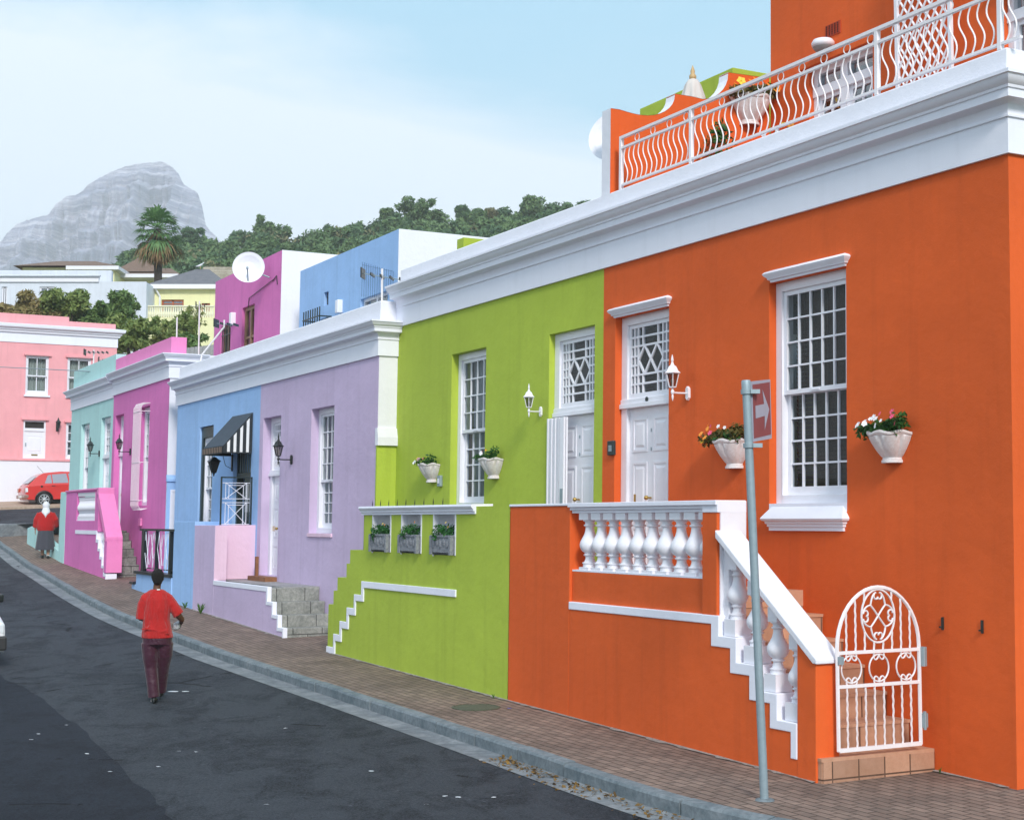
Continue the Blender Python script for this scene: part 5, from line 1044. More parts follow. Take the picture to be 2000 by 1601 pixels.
for s_, yy in ((1, .0), (-1, .014)):
    for k in range(-4, 24):
        zc = z0 - 1 + k * .2; a, b = (x0, zc), (x1, zc + s_ * 1.35)
        if s_ < 0: a, b = (x0, zc + 1.35), (x1, zc)
        for (u0, u1) in ((0, 1),):
            p0 = a; p1 = b; f0, f1 = 0., 1.
            dz = p1[1] - p0[1]
            lo, hi = sorted(((z0 - p0[1]) / dz, (z1 - p0[1]) / dz)); f0, f1 = max(0, lo), min(1, hi)
            if f1 <= f0: continue
            q0 = (p0[0] + (p1[0] - p0[0]) * f0, p0[1] + dz * f0); q1 = (p0[0] + (p1[0] - p0[0]) * f1, p0[1] + dz * f1); m.tube([(q0[0], yy, q0[1]), (q1[0], yy, q1[1])], .016, 4)
part('lattice', m, WHITEG, t, local=True)
def plant(label, fr, pos, bl, n, size, mat, fl=(), cat='plant', group='roof terrace plants', asp=.8):
    t = thing('potted_plant', label, cat, fr, pos, group)
    meshpart('foliage', leaf_mesh('foliage', bl, n, size, asp, .1), mat, t)
    for q in fl: flower(t, q[:3], q[3], q[4])
    part('pot', M().lathe([(.10, 0), (.14, .22), (.15, .24), (.13, .24), (.12, .2)], n=16), TILE, t, local=True, smooth=50); return t
plant('climbing plant with orange flowers on the orange divider wall behind the railing', A, (-5.72, 1.55, 3.9), [((.0, 0, .5), (.16, .3, .35)), ((0, .1, 1.0), (.14, .32, .45)), ((0, .1, 1.45), (.10, .16, .2))], 900, .045, LEAF, [(.15, -.3, 1.0, .05, PO), (.15, .1, 1.2, .04, PO), (.15, .0, .8, .05, PY), (.15, .2, .62, .05, PY), (.15, -.1, 1.5, .04, PO)])
plant('low straggly plant with orange flowers at the left end of the railing', A, (-5.45, .55, 3.9), [((0, 0, .45), (.35, .15, .12)), ((-.2, 0, .6), (.12, .1, .1))], 160, .035, LEAF2, [(.1, -.1, .6, .03, PO), (-.2, -.1, .68, .03, PO)])
plant('small plant with white and orange flowers at the foot of the trellis', A, (-2.75, .45, 3.9), [((0, 0, .50), (.42, .14, .13))], 260, .035, LEAF, [(-.25, -.14, .6, .04, PW), (.0, -.14, .62, .04, PW), (.25, -.14, .6, .05, PO), (.1, -.14, .64, .04, PY)])
t = thing('bulkhead_lamp', 'round white bulkhead lamp under the air brick on the orange upper wall', 'wall lamp', A, (-4.62, 2.66, 6.36)); part('housing', M().lathe([(.12, 0), (.15, .02), (.155, .06), (.13, .10), (.05, .11)], (0, -.12, 0), 20), WHITEG, t, local=True, smooth=60); part('diffuser', M().lathe([(.10, -.05), (.14, .0)], (0, -.12, 0), 20), CURT, t, local=True, smooth=60)

# ---------------------------------------------------------------- weeds, litter, manhole
def weed(label, x, y, h, n, grp='weeds at the foot of the walls'):
    t = thing('weed', label, 'plant', A, (x, y, H(A.w(x, y, 0).y)), grp); m = M()
    for i in range(n):
        a = rng.random() * 6.28; r = h * (.05 + .4 * rng.random()); hh = h * (.5 + .5 * rng.random()); c, s_ = math.cos(a), math.sin(a)
        m.add([(-s_ * .004, c * .004, 0), (s_ * .004, -c * .004, 0), (c * r * .5, s_ * r * .5, hh * .75), (c * r, s_ * r, hh)], [(0, 1, 2), (0, 2, 3)])
    part('blades', m, leafm('grass_blade', (.03, .10, .015), (.09, .20, .03)) if 'grass_blade' not in MATS else MATS['grass_blade'], t, local=True)
weed('tuft of green grass at the foot of the lilac stoop wall', -19.3, -1.47, .24, 40)
weed('tiny dry tuft where the blue and lilac stoop walls meet the pavement', -20.5, -1.46, .16, 24)
weed('small dry weed at the base of the wall right of the tiled step', .12, -.06, .07, 12)
weed('sprig of grass on the joint under the green and orange walls', -6.3, -1.44, .08, 14)
mh_ = solo('manhole_cover', M().lathe([(.30, 0), (.30, .012), (.27, .018), (.27, .012), (.02, .014)], n=28), stone('mossy_iron', (.07, .085, .055), (.12, .13, .085), 8), 'round mossy green cover set in the brick pavement before the green wall', 'manhole cover', loc=(-.44, 18.34, H(18.34) - .004), smooth=30)
LITW = paint('litter_paper', (.70, .72, .76), .8); LEAFY = leafm('fallen_leaf', (.45, .30, .03), (.30, .12, .03))
def flat(name, label, cat, px, py, w_, d__, mat, off=-KD, grp=None, h=.006):
    lo, hi = 4., 60.
    for _ in range(50):
        mm = (lo + hi) / 2; q = at(px, py, mm)
        if q.z > H(mm) + off: lo = mm
        else: hi = mm
    q = at(px, py, lo); m = M(); n = 7
    m.add([(w_ * math.cos(6.28 * i / n) * (.7 + .5 * rng.random()), d__ * math.sin(6.28 * i / n) * (.7 + .5 * rng.random()), h * rng.random() + .008) for i in range(n)], [tuple(range(n))])
    return solo(name, m, mat, label, cat, group=grp, loc=(q.x, q.y, H(q.y) + off))
flat('paper_scrap', 'crumpled white and pink paper scrap in the gutter left of the walking woman', 'litter', 190, 1183, .16, .12, LITW, h=.12)
flat('paper_scrap', 'flat white paper scrap on the asphalt right of the walking woman\'s feet', 'litter', 337, 1351, .09, .06, LITW)
flat('paper_scrap', 'pale sliver of paper on the asphalt, second to the right of the woman\'s feet', 'litter', 362, 1351, .05, .03, LITW)
flat('bottle_cap', 'tiny blue bottle cap on the pavement near the green and orange wall joint', 'litter', 996, 1384, .03, .02, paint('blue_plastic', (.05, .10, .5), .4), 0)
for i, (px, py) in enumerate([(384, 1469), (348, 1468), (558, 1423), (520, 1572), (310, 1498), (870, 1556), (833, 1572), (965, 1558), (60, 1445), (170, 1473), (130, 1417), (725, 1507), (940, 1485), (895, 1558), (75, 1434), (1335, 1487), (215, 1508)]):
    flat('litter_fleck', 'small pale fleck of litter lying on the dark road', 'litter', px, py, .028, .012, LITW, grp='pale flecks scattered on the road')
# leaf litter heaped in the gutter by the near kerb
V = []; Fs = []
for i in range(420):
    f = rng.random(); k = fine[int(len(fine) * (.60 + .0 * f))]; s = lens[-1]
    base_s = np.interp(rng.random(), [0, 1], [0, 1]); q, tt = pt_at(43.9 + 3.4 * rng.random() ** 1.2 if len(lens) else 0); nn = Vector((-tt.y, tt.x)); o = -.05 - abs(rng.normal()) * .14
    p = q + nn * o; z = H(p.y) - KD + .012 + .03 * rng.random() * max(0, 1 + o * 4); a = rng.random() * 6.28; r = .012 + .022 * rng.random(); u = Vector((math.cos(a), math.sin(a), rng.normal() * .3)) * r; v = Vector((-math.sin(a), math.cos(a), rng.normal() * .3)) * r * (.25 + .4 * rng.random())
    n = len(V); c = Vector((p.x, p.y, z)); V += [tuple(c - u), tuple(c + v), tuple(c + u), tuple(c - v)]; Fs.append((n, n + 1, n + 2, n + 3))
m = M(); m.add(V, Fs); solo('fallen_leaves', m, leafm('dead_leaf', (.06, .04, .025), (.30, .17, .04)), kind='stuff')

# the crumbly mortar joint where the walls meet the pavement
m = M()
for (xa, xb, yw) in ((-20.3, -14.62, -1.352), (-12.34, -.08, -1.37), (.0, 2.2, .0)):
    n = int((xb - xa) / .09); vs = []
    for i in range(n + 1):
        x = xa + (xb - xa) * i / n
        if xa == .0 and x > 1.0: break
        p = A.w(x, yw + .02, -2.3); q = A.w(x, yw - .012 - .03 * abs(rng.normal()), -2.3); vs += [(p.x, p.y, H(p.y) + .016), (q.x, q.y, H(q.y) + .007)]
    k = len(vs) // 2; m.add(vs, [(2 * i, 2 * i + 1, 2 * i + 3, 2 * i + 2) for i in range(k - 1)])
solo('pavement_joint', m, stone('pale_mortar', (.20, .18, .16), (.46, .43, .40), 14, .95, .8), kind='structure')
# ---------------------------------------------------------------- the hillside behind: houses, trees, palm, wood, mountain
ROOFB = stone('brown_roof_tiles', (.17, .10, .07), (.26, .17, .12), 3, .85, .6); ROOFG = stone('grey_slate_roof', (.13, .13, .15), (.22, .21, .22), 3, .8, .6)
REDW = paint('red_brown_joinery', (.38, .10, .04), .5); BAL = paint('cream_balustrade', (.82, .80, .60), .7)
def hip(m, x0, x1, y0, y1, z0, zr, rx0, rx1, ry, over=.35, th=.18):
    x0 -= over; x1 += over; y0 -= over; y1 += over
    v = [(x0, y0, z0), (x1, y0, z0), (x1, y1, z0), (x0, y1, z0), (rx0, ry, zr), (rx1, ry, zr)] + [(x0, y0, z0 - th), (x1, y0, z0 - th), (x1, y1, z0 - th), (x0, y1, z0 - th)]
    return m.add(v[:6], [(0, 1, 5, 4), (1, 2, 5), (2, 3, 4, 5), (3, 0, 4)])
def fascia(x0, x1, y0, y1, z, over=.4): return M().box(x0 - over, x1 + over, y0 - over, y1 + over, z - .26, z + .002)
def pz(py, y): return at(1000, py, y).z
def pxx(px, y): return at(px, 1000, y).x
# cream house with the grey roof and balcony
D = 88.; x0, x1 = pxx(294, D), pxx(430, D); ze = pz(557, D)
t = thing('cream_house', 'pale yellow house with grey hipped roof and balcony, behind the tall white mast', 'house', W, ((x0 + x1) / 2, D, pz(668, D)))
part('wall', M().wall(x0, x1, pz(700, D), ze, D, [(pxx(308, D), pxx(352, D), pz(640, D), pz(585, D)), (pxx(387, D), pxx(404, D), pz(625, D), pz(592, D))], .3).box(x0, x0 + .1, D + .01, D + 9, pz(700, D), ze).box(x1 - .1, x1, D + .01, D + 9, pz(700, D), ze), CREAM, t)
part('roof', hip(M(), x0, x1, D, D + 9, ze + .02, pz(526, D + 4.5), pxx(372, D + 4), pxx(398, D + 4), D + 4.5), ROOFG, t); part('fascia', fascia(x0, x1, D, D + 9, ze), WHITE, t)
for a, b, c, e in ((308, 352, 640, 585), (387, 404, 625, 592)):
    w_ = part('window', ring_frame(M(), pxx(a, D), pxx(b, D), pz(c, D), pz(e, D), .10, D + .1, D + .2).box((pxx(a, D) + pxx(b, D)) / 2 - .05, (pxx(a, D) + pxx(b, D)) / 2 + .05, D + .1, D + .19, pz(c, D), pz(e, D)).box(pxx(a, D), pxx(b, D), D + .11, D + .18, pz(e + 9, D), pz(e + 7, D)), REDW, t); part('pane', M().box(pxx(a, D), pxx(b, D), D + .15, D + .16, pz(c, D), pz(e, D)), GLASSB, w_)
    part('interior', M().box(pxx(a, D), pxx(b, D), D + .28, D + .29, pz(c, D), pz(e, D)), DARK, w_)
part('downpipe', M().tube([(x0 + .05, D - .3, ze - .1), (x0 + .35, D - .08, ze - .7), (x0 + .35, D - .08, pz(640, D))], .06, 6), WHITE, t)
yb = D - 1.6; xb0, xb1 = pxx(264, yb), pxx(412, yb)
part('balcony', M().box(xb0, xb1, yb, D - .01, pz(640, yb), pz(620, yb)).box(xb0, xb1, yb, yb + .25, pz(700, yb), pz(640, yb)), CREAM, t)
bb = part('balcony_rail', M().box(xb0, xb1, yb - .02, yb + .15, pz(599, yb), pz(596.5, yb)), BAL, t)
n = 32; px_ = None
for i in range(n):
    x = xb0 + .1 + (xb1 - xb0 - .2) * i / (n - 1)
    part('baluster', M().lathe([(.05, 0), (.08, .2), (.045, .45), (.06, .62)], (x, yb + .07, pz(620, yb)), 6), BAL, bb)
# cream houses with brown roofs
D = 106.; x0, x1 = pxx(132, D), pxx(214, D)
t = thing('cream_house', 'cream house with long low brown roof and a small window, above the white house', 'house', W, ((x0 + x1) / 2, D, pz(560, D)))
part('wall', M().box(x0, x1, D, D + 8, pz(575, D), pz(521, D)).box(pxx(32, D + .2), x0, D + .2, D + 8, pz(575, D), pz(521.5, D)), CREAM, t)
part('roof', hip(M(), pxx(26, D), x1, D + .0, D + 9, pz(521, D) + .02, pz(508, D + 4), pxx(95, D + 4), pxx(172, D + 4), D + 4.5), ROOFB, t); part('fascia', fascia(x0, x1, D, D + 9, pz(521, D)).box(pxx(24, D), x0, D + 2.6, D + 2.8, pz(524, D), pz(521, D)), WHITE, t)
w_ = part('window', ring_frame(M(), pxx(137, D), pxx(151, D), pz(537, D), pz(527, D), .06, D - .04, D + .02), WHITE, t); part('pane', M().box(pxx(137, D), pxx(151, D), D - .02, D - .01, pz(537, D), pz(527, D)), GLASSB, w_)
part('chimney', M().tube([(pxx(120, D + 4), D + 4, pz(510, D)), (pxx(120, D + 4), D + 4, pz(503, D))], .12, 8), WHITE, t)
D = 109.; x0, x1 = pxx(222, D), pxx(338, D)
t = thing('cream_house', 'cream house with tall peaked brown roof, left of the palm trunk', 'house', W, ((x0 + x1) / 2, D, pz(570, D)))
part('wall', M().box(x0, x1, D, D + 10, pz(590, D), pz(540, D)), CREAM, t)
part('roof', hip(M(), x0, pxx(300, D), D, D + 10, pz(532, D), pz(501, D + 5), pxx(266, D + 5), pxx(267, D + 5), D + 5), ROOFB, t); part('lower_roof', hip(M(), pxx(215, D - 1), pxx(343, D), D - 1, D + 9, pz(541, D), pz(524, D + 4), pxx(240, D + 4), pxx(325, D + 4), D + 4), ROOFB, t); part('fascia', fascia(x0, x1, D - 1, D + 9, pz(541, D)), WHITE, t)
# pale white house with flat roofs
D = 86.; x0, x1 = pxx(-60, D), pxx(278, D)
t = thing('white_house', 'long pale grey white flat roofed house behind the shrubs above the pink house', 'house', W, ((x0 + x1) / 2, D, pz(640, D)))
hs = [(-8, 3, 595, 560), (67, 97, 582, 560), (217, 240, 590, 567)]
part('wall', M().wall(x0, pxx(185, D), pz(690, D), pz(541, D), D, [(pxx(a, D), pxx(b, D), pz(c, D), pz(e, D)) for a, b, c, e in hs[:2]], .2).wall(pxx(185, D), x1, pz(690, D), pz(550, D), D, [(pxx(a, D), pxx(b, D), pz(c, D), pz(e, D)) for a, b, c, e in hs[2:]], .2).box(x1 - .1, x1, D + .01, D + 8, pz(690, D), pz(551, D)), PALEW, t)
part('roof', M().box(x0, x1 - .1, D + .02, D + 8, pz(553, D), pz(551, D)), GREYFLAT, t)
part('parapet', M().box(x0, pxx(190, D), D + 2, D + 2.4, pz(553, D), pz(528, D + 2)).box(x0, pxx(188, D), D - .25, D + .0, pz(541, D), pz(538, D)), PALEW, t, bevel=.05)
part('white_band', M().box(x0, pxx(184, D), D - .10, D - .001, pz(551, D), pz(543, D)), WHITEP, t)
for a, b, c, e in hs:
    w_ = part('window', ring_frame(M(), pxx(a, D), pxx(b, D), pz(c, D), pz(e, D), .08, D + .08, D + .15).box((pxx(a, D) + pxx(b, D)) / 2 - .03, (pxx(a, D) + pxx(b, D)) / 2 + .03, D + .08, D + .14, pz(c, D), pz(e, D)), WHITE if a < 200 else STEEL, t); part('pane', M().box(pxx(a, D), pxx(b, D), D + .12, D + .125, pz(c, D), pz(e, D)), GLASSB if a < 200 else STEEL, w_)
    part('interior', M().box(pxx(a, D), pxx(b, D), D + .18, D + .19, pz(c, D), pz(e, D)), DARK, w_)
# old stone retaining wall and grey fence
D = 112.; t = thing('stone_wall', 'old weathered stone terrace wall below the wood, beside the grey roofed house', 'wall', W, (pxx(450, D), D, pz(560, D)))
OLDST = stone('weathered_sandstone', (.30, .26, .20), (.50, .46, .38), 2, .95, .8)
part('stones', M().box(pxx(388, D), pxx(560, D), D, D + .8, pz(565, D), pz(521, D)).box(pxx(380, D), pxx(560, D), D - 1.6, D, pz(565, D), pz(534, D)).box(pxx(390, D), pxx(560, D), D - 3, D - 1.6, pz(570, D), pz(545, D)), OLDST, t, bevel=.1)
D = 60.; t = thing('grey_fence', 'grey weathered board fence between the magenta parapet and the upper magenta wall', 'fence', W, (pxx(398, D), D, pz(700, D)))
m = M()
for i in range(26): x = pxx(350, D) + .085 * i * 2; m.box(x, x + .16, D + .01 * (i % 2), D + .04, pz(740, D), pz(680 - i * 1.0, D))
part('boards', m, stone('grey_boards', (.28, .28, .29), (.42, .42, .43), 3), t)
t = thing('seagull', 'small white gull standing on the ridge of the grey roof', 'bird', W, (pxx(384, 92), 92, pz(525.5, 92)))
p0 = (0, 0, 0)
part('body', M().loft([((-.30, 0, .16), .01, .01, (0, 1, 0), (0, 0, 1)), ((-.15, 0, .19), .06, .05, (0, 1, 0), (0, 0, 1)), ((.0, 0, .23), .09, .08, (0, 1, 0), (0, 0, 1)), ((.12, 0, .30), .06, .07, (0, 1, 0), (.3, 0, 1)), ((.16, 0, .38), .05, .05, (0, 1, 0), (0, 0, 1)), ((.24, 0, .39), .01, .01, (0, 1, 0), (0, 0, 1))], 10), WHITEP, t, local=True, smooth=60); part('leg', M().tube([(0, .03, 0), (0, .03, .18)], .012, 5), BRASS, t, local=True); part('leg', M().tube([(0, -.03, 0), (0, -.03, .18)], .012, 5), BRASS, t, local=True)

TRUNK = stone('bark', (.10, .075, .055), (.18, .14, .10), 6, .95, .9)
def tree(label, px, py, D, rpx, mat, n=4600, size=.14, zg=None, grp='shrubby trees above the pink house', sq=1.0, blobs=8, seed=0, shell=.05):
    r = rpx / F_ * D; c = at(px, py, D); zg = H(D) if zg is None else zg; rs = np.random.default_rng(seed + int(px))
    t = thing('tree', label, 'tree', W, (c.x, D, zg), grp); h = c.z - zg; bl = [((0, 0, h), (r * .6, r * .6, r * .55 * sq))]
    for i in range(blobs * 2):
        a = rs.random() * 6.28; e = rs.random() * 1.9 - .8; q = r * (.35 + .55 * rs.random()); s_ = r * (.16 + .24 * rs.random()); bl.append(((q * math.cos(a), q * math.sin(a), h + e * r * .62 * sq), (s_, s_, s_ * .85)))
    meshpart('crown', leaf_mesh('crown', bl, n, size, .75, shell), mat, t)
    m = M().tube([(0, 0, -.6), (.1, 0, h * .45), (0, 0, h)], [r * .12, r * .09, r * .04], 8)
    for i in range(5): b = bl[1 + i % blobs][0]; m.tube([(0.05, 0, h * (.4 + .08 * i)), (b[0] * .5, b[1] * .5, (h * .6 + b[2] * .4)), b], [r * .05, r * .035, r * .012], 5)
    part('trunk', m, TRUNK, t, local=True); return t
LG = leafm('olive_green_leaf', (.09, .16, .04), (.28, .34, .11)); LR = leafm('reddish_green_leaf', (.16, .17, .05), (.32, .24, .11)); LD = leafm('deep_green_leaf', (.05, .12, .035), (.19, .28, .09)); LY = leafm('yellow_green_leaf', (.10, .14, .03), (.26, .28, .09))
tree('low brownish hedge tree at the left edge above the pink parapet', 25, 618, 73, 44, LR, sq=.75)
tree('reddish brown tree left of the tallest dark tree, above the pink parapet', 80, 606, 74, 46, LR, n=5600, sq=.9)
tree('tallest green tree with rusty top, above the step of the pink parapet', 135, 598, 74, 48, LG, n=5600)
tree('dark green tree right behind the end of the pink parapet', 185, 625, 75, 42, LD, n=4800)
tree('dark green tree below the dark shutter of the white house', 236, 606, 77, 44, LD, n=4800)
tree('olive tree to the right of the pink house cornice, low over the turquoise roof', 262, 650, 66, 50, LG, n=5600)
tree('small olive green tree directly behind the pink house corner', 222, 665, 70, 36, LG)
tree('airy pale green shrub in front of the yellow balcony', 316, 655, 72, 32, LY, n=1500, size=.13, shell=.1)
tree('feathery green shrub left of the tall white mast', 352, 645, 70, 36, LG, n=2600, size=.11, sq=1.15)
tree('thin yellowish twiggy shrub in front of the cream balcony, top right', 377, 625, 72, 26, LY, n=800, size=.08, sq=1.5, shell=.1)
tree('dense dark bush low behind the magenta parapet', 372, 672, 64, 30, LD, n=1500, size=.12)

# fan palm
D = 98.; c = at(308, 448, D); zt = c.z; zg = pz(560, D) - 4
t = thing('palm_tree', 'tall fan palm with a skirt of dead brown fronds, rising behind the cream houses', 'palm tree', W, (c.x, D, zg))
PG = leafm('palm_green', (.05, .13, .05), (.17, .30, .11), .45); PB_ = leafm('dead_palm_brown', (.20, .12, .06), (.40, .26, .14), .8); PT = stone('dark_palm_bark', (.035, .028, .024), (.07, .055, .045), 8, .95, .9)
h = zt - zg; m = M().tube([(0, 0, -1), (.1, 0, h * .5), (.0, 0, h)], [.36, .27, .25], 14); part('trunk', m, PT, t, local=True, smooth=60)
def fronds(nf, el0, el1, L0, mat, name, droop, tilt=0):
    m = M(); rs = np.random.default_rng(3)
    for i in range(nf):
        a = 2 * math.pi * (i * .618 % 1); e = el0 + (el1 - el0) * ((i + .5) / nf); L_ = L0 * (.85 + .3 * rs.random())
        d_ = Vector((math.cos(a) * math.cos(e), math.sin(a) * math.cos(e), math.sin(e))); side = d_.cross(Vector((0, 0, 1))).normalized(); up_ = side.cross(d_).normalized()
        b = Vector((0, 0, h)) + d_ * .2; e1 = b + d_ * L_ * .5 - Vector((0, 0, droop * .25)); m.tube([b, e1], .025, 4)
        nb = 18
        for k in range(nb):
            f = (k / (nb - 1) - .5) * 2; an = f * 1.35; dl = (d_ * math.cos(an) + side * math.sin(an) + up_ * .10 * rs.normal()).normalized(); ll = L_ * .62 * (1 - .22 * abs(f)) * (.85 + .3 * rs.random())
            mid = e1 + dl * ll * .6; tip = e1 + dl * ll - Vector((0, 0, droop * ll * .55)); wv = dl.cross(up_).normalized() * .055
            m.add([e1, mid + wv, tip, mid - wv], [(0, 1, 2, 3)])
    part(name, m, mat, t, local=True)
fronds(34, R(-30), R(80), 1.5, PG, 'green_fronds', .55); fronds(34, R(-86), R(-52), 1.75, PB_, 'dead_fronds', .5); fronds(14, R(-62), R(-30), 1.7, PG, 'lower_green_fronds', .9); fronds(6, R(-50), R(-35), 1.9, PB_, 'drying_fronds', .9)

# the wood on the ridge: crowns too many to tell apart, and a few skyline trees
WL = [leafm('wood_leaf', (.07, .14, .06), (.19, .28, .12), .8), leafm('wood_leaf_brown', (.13, .14, .07), (.26, .25, .13), .8), leafm('wood_leaf_dark', (.05, .11, .06), (.13, .21, .10), .8)]
RIDGE = [(265, 492), (330, 470), (375, 462), (430, 470), (455, 480), (485, 458), (520, 446), (560, 462), (590, 476), (620, 455), (680, 446), (720, 440), (765, 428), (810, 420), (850, 422), (890, 438), (930, 428), (960, 424), (1000, 416), (1060, 408), (1140, 402), (1250, 396), (1400, 392)]
rx = [p[0] for p in RIDGE]; ry = [p[1] for p in RIDGE]
acc = {0: [], 1: [], 2: []}; rs = np.random.default_rng(42)
for row, (D, drop) in enumerate(((238, 0), (226, 10), (212, 24), (198, 38), (184, 54), (170, 70), (156, 86), (142, 104), (130, 122))):
    px = 262.
    while px < (1300 if row < 5 else 760):
        top = float(np.interp(px, rx, ry)) + drop + rs.normal() * 4; r = (24 + 12 * rs.random()) / F_ * D * (1 + row * .04); c = at(px, top, D + rs.normal() * 3); c.z -= r * .8
        if not (row > 5 and px < 330): acc[int(rs.choice([0, 0, 0, 1, 2, 2, 2]))].append(((c.x, c.y, c.z), (r, r, r * .85)))
        for k in range(2): acc[int(rs.choice([0, 2]))].append(((c.x + rs.normal() * r * .6, c.y - r * .4, c.z + rs.normal() * r * .4), (r * .5, r * .5, r * .42)))
        for k in range(3): acc[int(rs.choice([0, 0, 2]))].append(((c.x + rs.normal() * r * .7, c.y, c.z + r * (.35 + .45 * rs.random())), (r * .26, r * .26, r * .30)))
        px += r * 1.35 * F_ / D
first = None
big = M(); meshes = []
for k in range(3):
    if acc[k]: meshes.append((leaf_mesh('wood', acc[k], len(acc[k]) * 320, .40, .8, .35), WL[k]))
for (me, mt) in meshes: me.materials.clear(); me.materials.append(mt)
bmj = bmesh.new(); off = 0
me_all = bpy.data.meshes.new('woodland'); vs = []; fs = []; mi = []
for k, (me, mt) in enumerate(meshes):
    n0 = len(vs) and sum(len(v) for v in vs) or 0
    a = np.empty(len(me.vertices) * 3); me.vertices.foreach_get('co', a); vs.append(a.reshape(-1, 3)); b = np.empty(len(me.loops), dtype=np.int64); me.loops.foreach_get('vertex_index', b); fs.append(b.reshape(-1, 4) + n0); mi += [k] * len(me.polygons); me_all.materials.append(mt); bpy.data.meshes.remove(me)
bmj.free(); me_all.from_pydata(np.concatenate(vs).tolist(), [], np.concatenate(fs).tolist()); me_all.polygons.foreach_set('material_index', mi)
wd = bpy.data.objects.new('woodland', me_all); COL.objects.link(wd); wd['kind'] = 'stuff'
for lb, px, py, r, mt in (('round topped tree on the skyline above the magenta house roof', 520, 452, 34, WL[0]), ('tall narrow pale tree on the skyline left of the blue upper storey', 756, 420, 16, WL[0]), ('broad domed tree on the skyline above the blue upper storey', 815, 420, 34, WL[0]), ('tall double topped tree on the skyline, right of the broad domed tree', 903, 418, 17, WL[2]), ('thin open tree on the skyline above the white roof parapet', 958, 418, 13, WL[1]), ('wide tree on the skyline just left of the roof parapet end', 1035, 408, 28, WL[0]), ('bushy tree on the skyline right of the palm', 372, 462, 24, WL[2])):
    tree(lb, px, py, 236, r, mt, n=2600, size=.34, zg=LAND(at(px, py, 236).x, 236), grp='skyline trees', blobs=9, shell=.4)

# the mountain
ROCK, nt, b, o = base_mat('hazed_layered_sandstone'); t = N(nt, 'ShaderNodeTexCoord').outputs['Object']; s = N(nt, 'ShaderNodeSeparateXYZ'); nt.links.new(t, s.inputs[0])
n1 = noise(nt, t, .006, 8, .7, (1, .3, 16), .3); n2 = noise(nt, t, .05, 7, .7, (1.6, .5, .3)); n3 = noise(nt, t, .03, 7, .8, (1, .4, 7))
rk = mixc(nt, ramp(nt, n1, [(.40, (0, 0, 0)), (.56, (1, 1, 1))]), (.36, .35, .50), (.92, .88, 1.0)); rk = mixc(nt, ramp(nt, n3, [(.44, (0, 0, 0)), (.60, (.9, .9, .9))]), rk, (.30, .30, .46)); rk = mixc(nt, ramp(nt, n2, [(.50, (0, 0, 0)), (.68, (.7, .7, .7))]), rk, (.42, .40, .54))  # distance haze is put into the rock bands' colours as a bluish lavender tint
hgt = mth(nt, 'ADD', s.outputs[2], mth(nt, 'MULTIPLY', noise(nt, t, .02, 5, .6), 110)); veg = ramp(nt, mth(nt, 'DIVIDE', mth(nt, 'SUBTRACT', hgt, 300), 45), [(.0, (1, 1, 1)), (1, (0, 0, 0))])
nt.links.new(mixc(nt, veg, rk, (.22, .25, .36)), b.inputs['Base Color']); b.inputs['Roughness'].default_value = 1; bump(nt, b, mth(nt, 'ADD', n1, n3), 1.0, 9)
MP = [(-500, 560), (-300, 540), (-150, 520), (-40, 498), (0, 474), (14, 455), (32, 438), (60, 428), (95, 419), (108, 400), (120, 392), (130, 383), (148, 381), (155, 377), (170, 363), (188, 351), (205, 342), (228, 331), (245, 325), (262, 321), (275, 319), (300, 317), (316, 316), (326, 320), (338, 328), (348, 338), (354, 350), (359, 361), (368, 366), (378, 370), (386, 377), (391, 392), (396, 408), (399, 425), (402, 441), (412, 452), (430, 470), (470, 500), (540, 530), (700, 560), (1000, 590)]
MD = 1700.; mxp = [p[0] for p in MP]; myp = [p[1] for p in MP]
us = np.concatenate([np.linspace(-500, -20, 14), np.linspace(-10, 440, 226), np.linspace(450, 1000, 18)]); nv = 110
V = []; rs = np.random.default_rng(9); gx = np.linspace(-500, 1000, 1501)
def n1d(sc_, seed):
    r_ = np.random.default_rng(seed); q = r_.normal(size=int(1500 / sc_) + 3); return lambda x: float(np.interp((x + 500) / sc_, np.arange(len(q)), q))
G1, G2, G3, ED = n1d(26, 1), n1d(9, 2), n1d(3.5, 3), n1d(3, 4); BZ = np.cumsum(10 + 26 * rs.random(40)); BD = rs.random(40)
for j in range(nv):
    v = j / (nv - 1)
    for i, px in enumerate(us):
        top = at(px, float(np.interp(px, mxp, myp)) + .7 * ED(px), MD); zr = top.z; zf = 40.; z = zr + (zf - zr) * v
        q = (435 - z) / 400 + .00004 * (px - 200)                    # height below the summit: cliffs and ledges lie level
        lay = 0.
        zz = (435 - z) + .04 * (px - 250)
        k = int(np.searchsorted(BZ, zz)); lo = BZ[k - 1] if k else 0; fr_ = (zz - lo) / (BZ[k] - lo); lay = (min(1, fr_ * 3.0) - fr_) * (14 + 26 * BD[k])
        dep = 560 * v ** 1.5 + lay * min(1, v * 14)
        fade = min(1, v * 6); dep += fade * (22 * G1(px + 30 * v) + 11 * G2(px + 12 * v) + 6 * G3(px))
        V.append((top.x * (1 - dep / MD * .30), MD - dep, z))
n = len(us)
for px in us: top = at(px, float(np.interp(px, mxp, myp)), MD); V.append((top.x * 1.15, MD + 500, 20.))
FF = [(j * n + i, (j + 1) * n + i, (j + 1) * n + i + 1, j * n + i + 1) for j in range(nv - 1) for i in range(n - 1)]
FF += [(nv * n + i, i, i + 1, nv * n + i + 1) for i in range(n - 1)]
m = M(); m.add(V, FF); solo('mountain', m, ROCK, kind='structure', smooth=50)

